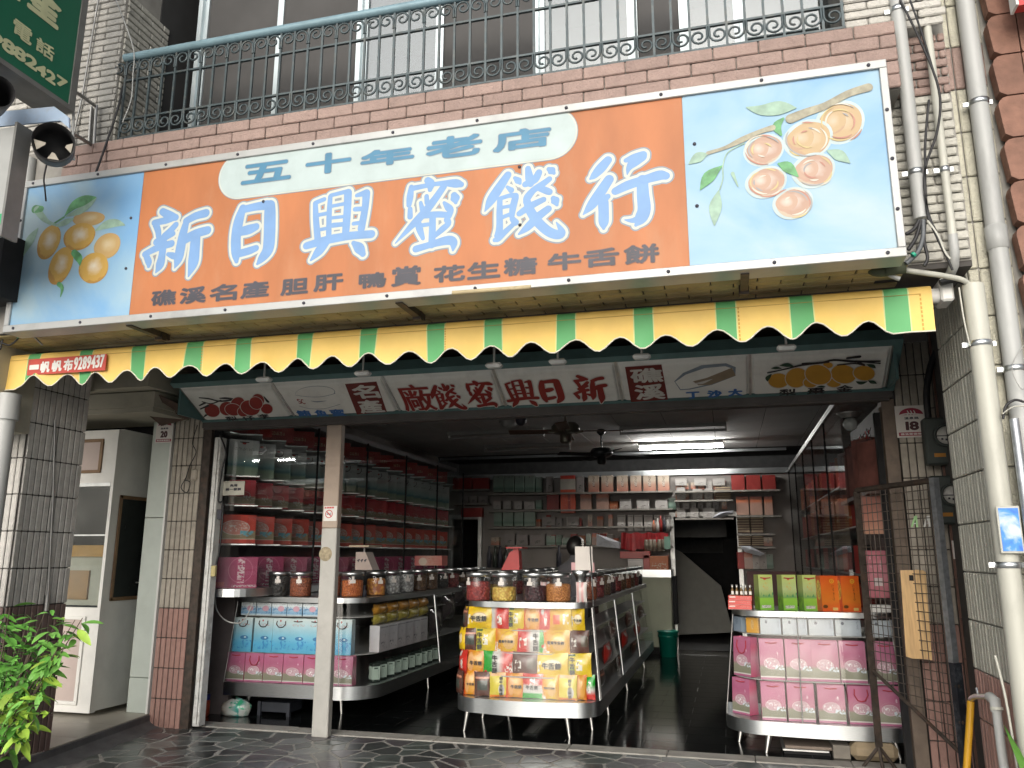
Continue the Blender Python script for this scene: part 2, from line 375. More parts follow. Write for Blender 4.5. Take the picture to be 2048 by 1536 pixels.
# ================================================================== ground
g = MB(); g.quad((-90, -90, -.14), (90, -90, -.14), (90, 3.4, -.14), (-90, 3.4, -.14)); tag(g.obj('road', m_bounce_road), kind='structure')
m_cement = mat('grey_cement', (.12, .12, .125), .75, var=.25, scale=7, bump=.5, bscale=25, dirt=.3, dscale=5, dirtcol=(.2, .2, .19))
m_joint = mat('pale_joint', (.36, .35, .325), .8, var=.3, scale=30, dirt=.6, dscale=12, dirtcol=(.1, .1, .1), bump=.6, bscale=90)
g = MB(); g.bb(-4.9, 8, 3.4, 6.2, -.2, -.0005)
pav = tag(g.obj('pavement', m_joint), kind='structure')
# crazy paving: Voronoi cells cut as real slabs
def clip(poly, a, b, c):
    out = []
    for i in range(len(poly)):
        p, q = poly[i], poly[(i+1) % len(poly)]; dp = a*p[0]+b*p[1]-c; dq = a*q[0]+b*q[1]-c
        if dp <= 0: out.append(p)
        if dp*dq < 0: t = dp/(dp-dq); out.append((p[0]+(q[0]-p[0])*t, p[1]+(q[1]-p[1])*t))
    return out
stone_m = [mat('paving_slate_%s' % n_, c_, .3, var=.3, scale=6, bump=.25, bscale=18, dirt=.25, dscale=9, dirtcol=(.12, .12, .115)) for n_, c_ in
           (('black', (.04, .044, .045)), ('green', (.065, .08, .075)), ('violet', (.072, .064, .072)), ('grey', (.10, .11, .11)), ('pale', (.15, .17, .165)))]
px0, px1, py0, py1 = -4.78, 1.5, 4.55, 6.19
pts = []
ny = 11
for j in range(ny):
    nx = 27
    for i in range(nx):
        pts.append((px0+(i+.5+random.uniform(-.42, .42))*(px1-px0)/nx, py0+(j+.5+random.uniform(-.45, .45))*(py1-py0)/ny))
near = sorted(pts, key=lambda p: -p[1])
for p in pts:
    poly = [(px0, py0), (px1, py0), (px1, py1), (px0, py1)]
    for q in pts:
        d2 = (p[0]-q[0])**2+(p[1]-q[1])**2
        if q is p or d2 > .36: continue
        a, b = q[0]-p[0], q[1]-p[1]; L = math.sqrt(d2)
        poly = clip(poly, a/L, b/L, (a*(p[0]+q[0])/2+b*(p[1]+q[1])/2)/L-random.choice((.005, .007, .010, .014)))
        if len(poly) < 3: break
    poly = clip(poly, -1, -.171, 4.794-.171*6.15+.03)       # the kerb of the raised walkway
    if len(poly) < 3: continue
    cx = sum(a for a, b in poly)/len(poly); cy = sum(b for a, b in poly)/len(poly)
    k = MB(); n = len(poly); h = random.uniform(0, .003)
    lo = [(a-cx, b-cy, -.01) for a, b in poly]; hi = [((a-cx)*.965, (b-cy)*.965, h) for a, b in poly]; md = [((a-cx), (b-cy), h-.003) for a, b in poly]
    k.add(lo+md+hi, [(i, (i+1) % n, n+(i+1) % n, n+i) for i in range(n)]+[(n+i, n+(i+1) % n, 2*n+(i+1) % n, 2*n+i) for i in range(n)]+[tuple(range(2*n, 3*n))])
    link('paving_stone', k.mesh('paving_stone', random.choices(stone_m, (6, 6, 4, 4, 2))[0]), pav, (cx, cy, 0), (random.uniform(-.004, .004), random.uniform(-.004, .004), 0))
# threshold strip and the shop floor
m_thr = mat('worn_threshold_stone', (.34, .33, .30), .8, var=.25, scale=12, bump=.7, bscale=40, dirt=.5, dscale=6)
g = MB()
xs = -4.5
while xs < 1.2:
    L = random.uniform(.6, 1.3); L = min(L, 1.24-xs); g.bb(xs, xs+L-.004, 6.2+random.uniform(0, .008), 6.385+random.uniform(-.008, .008), -.1, .006+random.uniform(0, .004), bev=.006); xs += L
tag(g.obj('threshold', m_thr), kind='structure')
m_floor_j = mat('floor_joint', (.1, .1, .1), .7)
g = MB(); g.bb(-4.9, 2.0, 6.39, 18, -.1, -.003); flo = tag(g.obj('shop_floor', m_floor_j), kind='structure')
m_ft = mat('black_floor_tile', (.006, .007, .0075), .12, var=.5, scale=3, dirt=.3, dscale=1.6, dirtcol=(.03, .032, .03), bump=.08, bscale=5, rnd=.3)
q = MB(); q.box((0, 0, 0), (.597, .296, .012), 0, None, .001); me = q.mesh('floor_tile', m_ft)
for j in range(22):
    for i in range(12):
        x = -4.9+.3+i*.6+(j % 2)*.3
        if x > 1.9: continue
        link('floor_tile', me, flo, (x, 6.39+.15+j*.3, -.006+.0006*random.random()))
# raised walkway of number 20
m_walk = mat('beige_walk_tile', (.42, .39, .33), .45, var=.1, scale=6, dirt=.3, dscale=3, rnd=.05)
g = MB(); g.prism([(-12, 3.4), (-4.32, 3.4), (-4.76, 6.2), (-4.76, 6.6), (-12, 6.6)], -.2, .094); raised = tag(g.obj('raised_walkway', m_cement), kind='structure')
for j in range(7):
    y1_ = 6.55-j*.45; y0_ = y1_-.444
    for i in range(7):
        x1_ = -4.77-.171*0-i*.6; 
        f = lambda yy: -4.775+(6.2-yy)*.157 if i == 0 else x1_+.0
        k = MB(); k.prism([(x1_-.594, y0_), (f(y0_)-.006, y0_), (f(y1_)-.006, y1_), (x1_-.594, y1_)] if i == 0 else [(x1_-.594, y0_), (x1_, y0_), (x1_, y1_), (x1_-.594, y1_)], .086, .1)
        k.obj('walkway_tile', m_walk, raised)
g = MB()                                                       # cement fillet along the kerb
for i in range(14):
    ya = 6.15-i*.17; xa = -4.775+(6.2-ya)*.157
    wv = random.uniform(.1, .2)
    g.add([(xa-.01, ya, .085), (xa+.012, ya, .05), (xa+.03+wv*.2, ya, .016), (xa+wv, ya, .001)], [])
n4 = 14
g.f = [(i*4+j, i*4+j+1, (i+1)*4+j+1, (i+1)*4+j) for i in range(n4-1) for j in range(3)]; g.m = [0]*len(g.f); g.sm = [True]*len(g.f)
g.obj('kerb_fillet', m_cement, raised)

# ================================================================== the shop building (core walls, ceilings)
bld = thing('shop_building', 'old two storey shophouse with pink brick band and open shop at street level', 'building', (-1.7, 6.1, 0))
m_wall_in = mat('grey_inside_wall', (.27, .25, .235), .8, var=.1, scale=3, dirt=.2)
m_ceil_arc = mat('brown_arcade_ceiling', (.17, .13, .10), .8, var=.15, scale=4, dirt=.3)
g = MB()
g.bb(-4.9, -4.78, 6.4, YB, 0, 3.2); g.bb(1.75, 1.87, 6.4, YB, 0, 3.2)            # side walls
g.bb(-4.9, -.86, YB, YB+.12, 0, 3.2) if False else None
# back wall with two doorways
for x0, x1, z0, z1 in ((-4.9, -4.5, 0, 1.99), (-4.0, -.84, 0, 1.99), (.16, 1.87, 0, 1.99), (-4.9, 1.87, 1.99, 2.72)): g.bb(x0, x1, YB, YB+.12, z0, z1)
g.obj('wall', m_wall_in, bld)
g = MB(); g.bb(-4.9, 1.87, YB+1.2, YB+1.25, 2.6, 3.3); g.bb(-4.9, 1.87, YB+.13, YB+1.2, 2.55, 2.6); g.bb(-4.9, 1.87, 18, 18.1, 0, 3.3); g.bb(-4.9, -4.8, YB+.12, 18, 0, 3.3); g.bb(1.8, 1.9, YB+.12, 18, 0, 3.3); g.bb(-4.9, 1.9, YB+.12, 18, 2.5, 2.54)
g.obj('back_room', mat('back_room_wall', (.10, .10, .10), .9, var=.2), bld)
g = MB(); g.bb(-5.3, 1.25, 4.45, 6.4, 2.98, 3.1); g.bb(-4.76, 1.2, 6.12, 6.3, 2.56, 2.98)
g.obj('arcade_ceiling', m_ceil_arc, bld)
g = MB(); g.bb(-4.9, 1.9, 6.32, YB+1.3, 3.07, 3.2); ceil_ = g.obj('ceiling', m_grout, bld)
m_ct = mat('white_ceiling_tile', (.68, .68, .66), .8, var=.06, scale=3, bump=.5, bscale=40, rnd=.04)
q = MB(); q.box((0, 0, 0), (.594, .594, .012), 0, None, .004); me = q.mesh('ceiling_tile', m_ct)
for i in range(11):
    for j in range(11): link('ceiling_tile', me, ceil_, Vector((-4.6+i*.6, 6.65+j*.6, 3.066))-ORG[bld])
g = MB(); g.bb(-4.3, .95, YB-.06, YB+.005, 2.655, 2.735); g.bb(-4.78, .95, YB+.1, YB+.14, 3.02, 3.06); g.obj('loft_rail', m_alu, bld)
# upper floor
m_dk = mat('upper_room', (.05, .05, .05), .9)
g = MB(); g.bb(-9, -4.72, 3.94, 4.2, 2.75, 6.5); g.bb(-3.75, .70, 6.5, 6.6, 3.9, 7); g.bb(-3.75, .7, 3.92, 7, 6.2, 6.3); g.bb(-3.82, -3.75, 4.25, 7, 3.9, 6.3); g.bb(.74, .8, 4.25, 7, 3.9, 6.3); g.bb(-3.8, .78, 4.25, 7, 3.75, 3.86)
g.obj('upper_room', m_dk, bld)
# parapet, piers and soffit: laid bricks on a core
pw = thing('parapet_wall', 'pink split-face brick parapet between the big sign and the balcony railing', 'wall', (-1.7, 3.95, 2.75))
g = MB(); g.bb(-4.72, .84, 3.875, 4.25, 2.765, 3.63); g.bb(-4.72, .93, 3.875, 4.25, 3.631, 3.995); g.obj('core', m_grout_l, pw)
tiles(pw, (-4.05, 3.87, 3.63), 0, 22, 5, .228, .0735, .006, lambda c, r, z: m_pink, 'brick', .5, .0045, .005, clipw=4.98, jit=.0025, thick=.016)
tiles(pw, (-4.72, 3.90, 3.63), 0, 3, 4, .228, .0735, .004, lambda c, r, z: m_pink, 'brick', .5, .007, .006, clipw=.66, jit=.0025, thick=.016)
lp = thing('brick_pier', 'white brick pier left of the upstairs windows above the sign', 'wall', (-4.2, 3.92, 3.9))
g = MB(); g.bb(-4.72, -3.757, 3.93, 4.35, 3.99, 6.3); g.obj('core', m_grout_l, lp)
tiles(lp, (-4.7, 3.928, 3.995), 0, 5, 24, .23, .0478, .004, lambda c, r, z: m_white_brick, 'brick', .5, .006, .005, clipw=.945, jit=.002, thick=.012)
tiles(lp, (-3.753, 3.935, 3.995), math.pi/2, 2, 24, .23, .0478, .004, lambda c, r, z: m_grey_brick, 'brick', .5, .006, .005, clipw=.41, jit=.002, thick=.016)  # greyer brick puts the shade of the return into its colour
rp = thing('brick_wall', 'grey brick strip of wall right of the big sign behind the pipes', 'wall', (1.03, 4.07, 2.78))
g = MB(); g.bb(.72, 1.2, 4.066, 4.4, 2.79, 6.3); g.bb(.72, .93, 3.99, 4.07, 4.0, 6.3); g.obj('core', m_grout_l, rp)
tiles(rp, (.845, 4.06, 2.795), 0, 2, 18, .232, .0488, .004, lambda c, r, z: m_grey_brick, 'brick', .5, .007, .006, clipw=.355, jit=.003, thick=.018)
tiles(rp, (.93, 4.06, 3.674), 0, 2, 7, .232, .0488, .004, lambda c, r, z: m_pink, 'brick', .5, .007, .006, clipw=.27, jit=.003, thick=.018)
tiles(rp, (.72, 3.985, 4.016), 0, 3, 24, .232, .0488, .004, lambda c, r, z: m_white_brick, 'brick', .5, .007, .006, clipw=.48, jit=.003, thick=.018)
sf = thing('tiled_soffit', 'stained yellow-brown tiled soffit under the front edge of the building', 'soffit', (-1.7, 4.1, 2.75))
g = MB(); g.bb(-5.3, .86, 3.88, 4.45, 2.762, 2.82); g.bb(.862, 1.2, 4.07, 4.45, 2.762, 2.788); g.bb(-5.3, 1.2, 4.452, 4.5, 2.762, 3.1); g.obj('core', m_grout, sf)
q = MB(); q.box((0, 0, 0), (.224, .058, .012), 0, None, .004); me = q.mesh('tile', m_soffit)
for j in range(6):
    for i in range(24): link('tile', me, sf, Vector((-4.62+i*.23+(j % 2)*.115, 3.93+j*.065, 2.757))-ORG[sf])
# tiled pillars
def pillar(name, label, x0, x1, y0, y1, faces, rows_z, core=m_grout):
    t = thing(name, label, 'pillar', ((x0+x1)/2, (y0+y1)/2, 0)); q = MB(); q.bb(x0, x1, y0, y1, 0, rows_z[1]); q.obj('core', core, t)
    for (o, rz, cols, mf) in faces: tiles(t, o, rz, cols, int((rows_z[1]-rows_z[0])/.244+.5), .0505, .244, .004, mf, 'tile', 0, .006, .005, jit=.0015)
    return t
mfL = lambda c, r, z: m_tile_grey if z > .98 else m_tile_brown
pl = pillar('tiled_pillar', 'left street pillar of grey ribbed tiles with a brown base behind the shrub', -5.1, -4.575, 4.37, 4.85,
            [((-4.57, 4.36, .09), math.pi/2, 10, mfL), ((-4.985, 4.365, .09), 0, 8, lambda c, r, z: m_tile_grey if z > .98 else m_tile_brown)], (.09, 2.774))
mfR = lambda c, r, z: m_tile_cream if z > .84 else m_tile_rose
pr = pillar('tiled_pillar', 'right street pillar of ribbed cream tiles with a rose base behind the white pipes', 1.215, 1.75, 4.2, 4.85,
            [((1.21, 4.85, .1), -math.pi/2, 13, lambda c, r, z: (m_tile_sage if z > .84 else m_tile_rose)), ((1.21, 4.195, .1), 0, 4, lambda c, r, z: m_pink if 3.7 < z < 4.0 else mfR(c, r, z))], (.1, 5.5), m_grout_l)
# shopfront jambs
mfJ = lambda c, r, z: m_tile_taupe if z > .93 else m_tile_rose
jl = pillar('tiled_jamb', 'narrow tiled jamb left of the shop opening beside the mint panel', -4.765, -4.45, 6.11, 6.3, [((-4.76, 6.105, -.02), 0, 6, mfJ)], (-.02, 2.9))
jr = pillar('tiled_jamb', 'narrow tiled jamb right of the shop opening under plate 18', 1.205, 1.445, 6.11, 6.3, [((1.2, 6.105, -.02), 0, 5, mfJ)], (-.02, 2.9))
g = MB(); g.bb(1.45, 2.2, 6.02, 6.1, 0, 3); g.bb(1.75, 1.8, 4.85, 6.1, 0, 3)
rw = thing('side_wall', 'brown tiled wall between the shop jamb and the right pillar', 'wall', (1.6, 6.05, 0))
g.obj('core', m_grout, rw)
m_bt = mat('brown_wall_tile', (.165, .088, .066), .5, var=.15, scale=5, rnd=.06, bump=.1)
for r in range(12):
    for c in range(2): q = MB(); q.box((1.6+c*.33, 6.016, .125+r*.25), (.326, .01, .246), 0, None, .002); q.obj('tile', m_bt, rw)
# ------------------------------------------------------------------ upstairs windows
m_sill = mat('window_frame_paint', (.42, .5, .53), .45, var=.08, dirt=.2)
YW = 4.37
m_curtain = mat('grey_curtain', (.2, .19, .18), .9, var=.12, scale=4, bump=.15, bscale=200)
m_mirror_dark = glassmat('upstairs_glass', (.72, .78, .79), 3.2, 0, .02)
m_screen = mat('insect_screen', (.075, .073, .072), .7, var=.15, scale=3, spec=.25)
m_alu_frame = mat('pale_alu_frame', (.55, .62, .64), .4, .6, var=.06)
def upx(px): return W(px, 60, Y=YW).x
edges = [upx(p) for p in (285, 405, 560, 725, 880, 1078, 1265, 1370, 1480, 1690)]
for i in range(len(edges)-1):
    x0, x1 = edges[i], edges[i+1]; dy = .03*(i % 2)
    wnd = thing('window', ['dark open sash at the far left upstairs behind the railing', 'grey curtained upstairs window second from the left', 'grey curtained upstairs window third from the left',
                           'bright upstairs pane reflecting the sky left of middle', 'curtained upstairs pane in the middle', 'bright upstairs pane reflecting sky and railing right of middle',
                           'narrow curtained upstairs pane third from the right', 'dim upstairs pane second from the right', 'dark bluish upstairs pane at the far right'][i], 'window', ((x0+x1)/2, YW+dy, 3.9))
    q = MB(); b = .032
    q.bb(x0, x0+b, YW+dy-.02, YW+dy+.02, 3.9, 6.2); q.bb(x1-b, x1, YW+dy-.02, YW+dy+.02, 3.9, 6.2); q.bb(x0+b, x1-b, YW+dy-.018, YW+dy+.018, 3.9, 3.95); q.bb(x0+b, x1-b, YW+dy-.018, YW+dy+.018, 6.15, 6.2)
    q.obj('frame', m_alu_frame, wnd)
    bright = i in (3, 5, 8)
    if i:
        q = MB(); q.bb(x0+b, x1-b, YW+dy-.003, YW+dy+.003, 3.95, 6.15); q.obj('pane', m_mirror_dark if i in (3, 5, 7, 8) else m_screen, wnd)
    if i in (1, 2, 4, 6):
        q = MB(); n = 26; vs = []
        for k in range(n+1):
            xx = x0+(x1-x0)*k/n; yy = YW+dy+.07+.008*math.sin(k*1.9)
            vs += [(xx, yy, 3.93), (xx, yy, 6.2)]
        q.add(vs, [(2*k, 2*k+2, 2*k+3, 2*k+1) for k in range(n)], 0, True); q.obj('curtain', m_curtain, wnd)
# ================================================================== the big shop sign
SY = 3.75
def frameXZ(Y, x=0, z=0): return ((x, Y, z), (1, 0, 0), (0, 0, 1), (0, -1, 0))
SX0, SX1, SZ0, SZ1 = -4.206, .846, 2.722, 3.716
sign = thing('shop_sign', 'long hand painted orange and blue shop sign with fruit pictures above the awning', 'sign', ((SX0+SX1)/2, 3.8, SZ0))
m_orange = mat('sign_orange_paint', (.43, .15, .052), .55, var=.14, scale=5, dirt=.42, dscale=4.5, dirtcol=(.46, .25, .13), stretch=(1, 1, .35), bump=.15, bscale=14)
def skymat(name, a, b, c, sc_=1.6):
    m, n, l, bs = nt(name); geo = n.new('ShaderNodeNewGeometry'); nz = n.new('ShaderNodeTexNoise'); nz.inputs['Scale'].default_value = sc_; nz.inputs['Detail'].default_value = 6; nz.inputs['Distortion'].default_value = .6
    l.new(geo.outputs['Position'], nz.inputs['Vector']); cr = n.new('ShaderNodeValToRGB'); e = cr.color_ramp.elements
    e[0].position = .36; e[0].color = (*a, 1); e[1].position = .52; e[1].color = (*b, 1); k = e.new(.66); k.color = (*c, 1); l.new(nz.outputs[0], cr.inputs[0]); l.new(cr.outputs[0], bs.inputs['Base Color']); bs.inputs['Roughness'].default_value = .45
    return m
m_sky1 = skymat('sign_sky_paint', (.17, .36, .60), (.27, .44, .58), (.37, .49, .54))
m_sframe = mat('sign_frame_aluminium', (.40, .41, .405), .45, .3, var=.06, scale=6, dirt=.25, dscale=5)
m_pale = mat('sign_pale_paint', (.43, .52, .52), .5, var=.05, dirt=.12, dscale=4)
m_lblue = mat('sign_letter_blue', (.165, .31, .56), .5, var=.07, scale=8)
m_lwhite = mat('sign_letter_white', (.53, .55, .49), .5, var=.06)
m_lgrey = mat('sign_letter_shadow_line', (.22, .27, .32), .5, var=.1)
m_teal = mat('sign_teal_paint', (.055, .20, .33), .5, var=.12)
m_ink = mat('sign_dark_ink', (.045, .045, .06), .5, var=.2)
xa, xb = W(274, 480, Y=SY).x, W(1371, 350, Y=SY).x
q = MB(); q.bb(SX0+.02, SX1-.02, SY+.01, SY+.12, SZ0+.02, SZ1-.02); q.obj('box', m_sframe, sign)
for nm, x0, x1, m in (('painted_panel', SX0+.02, xa, m_sky1), ('painted_panel', xa, xb, m_orange), ('painted_panel', xb, SX1-.02, m_sky1)):
    q = MB(); q.bb(x0+.001, x1-.001, SY, SY+.008, SZ0+.02, SZ1-.02); q.obj(nm, m, sign)
q = MB(); fw = .044
for nm, b_ in (('frame_bar', (SX0, SX1, SZ1-fw, SZ1)), ('frame_bar', (SX0, SX1, SZ0, SZ0+fw)), ('frame_bar', (SX0, SX0+fw*.8, SZ0+fw, SZ1-fw)), ('frame_bar', (SX1-fw*.8, SX1, SZ0+fw, SZ1-fw))):
    q = MB(); q.bb(b_[0], b_[1], SY-.014, SY+.13, b_[2], b_[3], bev=.003); q.obj(nm, m_sframe, sign)
q = MB(); q.lathe([(0, -.004), (.009, -.003), (.009, .004)], (0, 0, 0), 8, axis='Y'); me = q.mesh('screw', m_ink)
for i in range(11):
    for zz in (SZ1-fw/2, SZ0+fw/2): link('screw', me, sign, Vector((SX0+.08+i*(SX1-SX0-.16)/10, SY-.015, zz))-ORG[sign])
for zz in (2.95, 3.2, 3.45):
    for xx in (SX0+.02, SX1-.02): link('screw', me, sign, Vector((xx, SY-.015, zz))-ORG[sign])
for px, py in ((1389, 288), (1394, 412), (527, 403), (262, 436), (252, 537), (1040, 450), (1039, 334)): link('screw', me, sign, W(px, py, Y=SY-.001)-ORG[sign])
# brush lettering traced as strokes: (crop origin x, y, scale) and strokes of (x, y, half width)
BR = {
 '新': (270, 400, 9.035, [[(500,210,60),(640,290,75),(740,320,55)],[(350,410,50),(560,370,60),(740,310,50)],[(380,440,60),(420,560,55),(430,650,50)],[(740,450,52),(640,560,58),(540,650,60)],[(390,760,60),(520,690,60),(690,610,45)],[(180,980,50),(420,860,60),(660,790,60)],[(520,760,60),(490,1000,65),(450,1180,75),(380,1310,15)],[(200,1000,50),(250,1120,58),(250,1200,30)],[(600,980,35),(690,1010,55),(760,1040,40)],[(930,400,55),(870,620,75),(820,900,85),(780,1080,75),(720,1230,12)],[(930,380,60),(1100,290,65),(1280,240,70)],[(900,720,75),(1100,610,75),(1310,550,70)],[(1100,650,85),(1080,900,90),(1050,1150,90),(970,1380,15)]]),
 '日': (440, 380, 9.6, [[(440,350,70),(360,600,95),(310,900,95),(310,1200,90),(320,1370,40)],[(430,380,70),(700,320,75),(900,290,90)],[(960,300,100),(960,500,110),(950,900,110),(920,1150,105),(800,1320,75),(720,1420,25)],[(400,800,80),(560,760,90),(690,710,70)],[(380,1220,70),(560,1170,70),(690,1120,60)]]),
 '興': (590, 360, 9.035, [[(370,420,45),(380,700,55),(410,1050,60)],[(640,300,42),(620,600,48),(610,1050,50)],[(380,410,40),(530,350,40)],[(400,640,35),(600,600,35)],[(400,910,32),(600,870,32)],[(650,280,35),(930,210,40)],[(960,230,70),(950,500,68),(930,800,68),(910,1030,60)],[(640,480,32),(900,430,32)],[(640,690,30),(900,660,30)],[(690,820,45),(880,800,40)],[(1290,240,70),(1270,500,62),(1200,880,65)],[(1120,280,35),(1290,230,60)],[(1090,530,42),(1260,520,42)],[(1060,790,35),(1200,770,35)],[(210,1190,65),(600,1080,75),(1000,1010,70),(1380,980,70)],[(560,1130,70),(430,1290,80),(290,1450,20)],[(1060,1140,40),(1160,1230,90),(1230,1340,50)]]),
 '蜜': (770, 340, 8.533, [[(730,180,60),(780,240,75),(770,340,40)],[(450,290,40),(430,450,60),(410,600,45)],[(450,320,50),(700,270,42),(950,230,42),(1200,230,75),(1300,250,50)],[(430,670,42),(430,800,48)],[(1000,290,58),(860,490,65),(680,720,72),(480,930,60),(180,1250,12)],[(710,450,40),(720,560,45)],[(610,560,32),(640,680,45)],[(1180,430,55),(1200,490,80),(1210,560,30)],[(1010,560,28),(1080,640,60),(1120,690,55),(1090,790,50)],[(640,780,55),(900,760,55),(1080,770,50)],[(560,850,45),(590,1000,60),(650,1170,35)],[(600,950,35),(740,930,35)],[(815,780,55),(810,1000,58),(800,1280,60)],[(1060,850,55),(1080,920,50),(970,1020,55),(860,1120,40)],[(530,1350,60),(800,1270,58),(1080,1200,78),(1170,1250,70),(1160,1370,20)]]),
 '餞': (950, 315, 8.535, [[(560,300,65),(400,540,85),(270,740,80),(170,920,12)],[(680,350,32),(740,400,62),(770,440,30)],[(550,505,28),(620,560,52)],[(425,720,48),(420,950,55),(420,1200,60),(390,1370,72),(340,1410,40)],[(440,700,40),(600,650,40),(690,660,60)],[(690,690,60),(650,850,60),(630,1000,48)],[(430,860,32),(600,830,32)],[(440,1035,36),(600,970,36)],[(640,1050,50),(690,1110,62)],[(400,1380,60),(560,1230,48),(680,1120,40)],[(905,190,50),(930,350,72),(950,450,60)],[(1090,260,60),(1020,380,68),(860,460,55)],[(1270,370,50),(1150,460,58),(1000,560,58),(900,680,68),(870,760,50)],[(1260,200,40),(1310,230,72),(1350,270,30)],[(1100,520,58),(1220,570,62),(1270,590,58)],[(760,960,52),(950,830,62),(1170,720,50)],[(1250,880,62),(1080,1010,72),(900,1190,68),(750,1310,20)],[(880,720,60),(950,920,78),(1100,1130,82),(1280,1280,82),(1440,1320,78),(1480,1260,58),(1390,1110,12)],[(1340,700,48),(1370,740,76),(1400,810,30)]]),
 '行': (1150, 290, 8.533, [[(560,260,75),(440,400,90),(320,530,62),(260,580,20)],[(580,590,85),(440,800,95),(280,1030,85),(140,1190,12)],[(560,880,50),(490,950,88),(490,1150,90),(490,1330,85),(490,1430,25)],[(870,265,42),(1000,220,70),(1160,170,72)],[(1140,200,90),(1010,290,95),(920,400,50),(890,510,8)],[(690,790,70),(900,690,85),(1200,590,80),(1440,520,92),(1550,530,70)],[(1150,600,95),(1160,850,105),(1180,1100,112),(1120,1260,105),(1040,1370,30)],[(1120,1250,70),(980,1290,45),(850,1280,12)]]),
}
BRM = {}
for ch, (ox, oy, s_, strokes) in BR.items():
    pc = W(ox+80, oy+80, Y=SY); k = (W(ox+80.5, oy+80, Y=SY).x-W(ox+79.5, oy+80, Y=SY).x)
    BRM[ch] = [[(lambda P_: (P_.x, P_.z, wd/s_*k))(W(ox+x/s_, oy+y/s_, Y=SY)) for x, y, wd in st] for st in strokes]
    lw = .0145
    for nm, gr, z_, m in (('letter_shadow', lw+.008, .0003, m_lgrey), ('letter_outline', lw, .0008, m_lwhite), ('letter', 0, .0013, m_lblue)):
        q = MB()
        for i, st in enumerate(BRM[ch]): stroke_mb(q, st, frameXZ(SY), 0, gr, z_+.000025*i)
        q.obj(nm, m, sign)
# the rounded pale cartouche
def rr(x0, x1, z0, z1, r, n=8):
    out = []
    for cx, cz, a0 in ((x1-r, z1-r, 0), (x0+r, z1-r, 90), (x0+r, z0+r, 180), (x1-r, z0+r, 270)):
        for i in range(n+1): a = math.radians(a0+90*i/n); out.append((cx+r*math.cos(a), cz+r*math.sin(a)))
    return out
pA, pB = W(441, 350, Y=SY), W(1152, 262, Y=SY); zt, zb = W(800, 262, Y=SY).z, W(800, 355, Y=SY).z
for gr, y_, m, nm in ((.012, SY-.001, m_lgrey, 'cartouche_line'), (.008, SY-.002, m_lwhite, 'cartouche_line'), (0, SY-.003, m_pale, 'cartouche')):
    q = MB(); q.prism(rr(pA.x-gr, pB.x+gr, zb-gr, zt+gr, (zt-zb)/2+gr-.001, 10), y_, y_+.0008, plane='XZ'); q.obj(nm, m, sign)
def word(parent, name, text, Y, boxes, bold, m, ang=0, m2=None, grow=.006, slant=0):
    """one mesh per character; boxes are photo pixel boxes (x0, y0, x1, y1) on the plane Y"""
    for ch, (x0, y0, x1, y1) in zip(text, boxes):
        a = W(x0, (y0+y1)/2, Y=Y); b = W(x1, (y0+y1)/2, Y=Y); t = W(x1, y0, Y=Y); d = W(x0, y1, Y=Y)
        fr = frameXZ(Y, (a.x+b.x)/2, (t.z+d.z)/2)
        if m2:
            q = MB(); letter_mb(q, ch, fr, b.x-a.x+2*grow, t.z-d.z+2*grow, (bold[0]+grow, bold[1]+grow), ang, z0=.0003); q.obj(name+'_outline', m2, parent)
        q = MB(); letter_mb(q, ch, fr, b.x-a.x, t.z-d.z, bold, ang, z0=.0009); q.obj(name, m, parent)
word(sign, 'letter', '五十年老店', SY-.004, [(484, 318, 582, 370), (612, 300, 702, 352), (722, 290, 828, 337), (852, 264, 964, 322), (986, 250, 1102, 306)], (.008, .006), m_teal, m2=m_lgrey, grow=.004)
word(sign, 'letter', '礁溪名產胆肝鴨賞花生糖牛舌餅', SY-.001, [(303, 578, 352, 613), (360, 572, 412, 609), (420, 566, 474, 604), (482, 560, 538, 598), (562, 555, 616, 592), (628, 546, 686, 584), (718, 543, 772, 578), (783, 530, 842, 574), (868, 528, 930, 566), (935, 520, 1000, 560), (1008, 512, 1074, 553), (1096, 502, 1162, 543), (1168, 494, 1238, 536), (1248, 486, 1318, 530)], (.0042, .0036), m_ink, m2=mat('letter_rust_line', (.22, .11, .08), .6), grow=.0035)
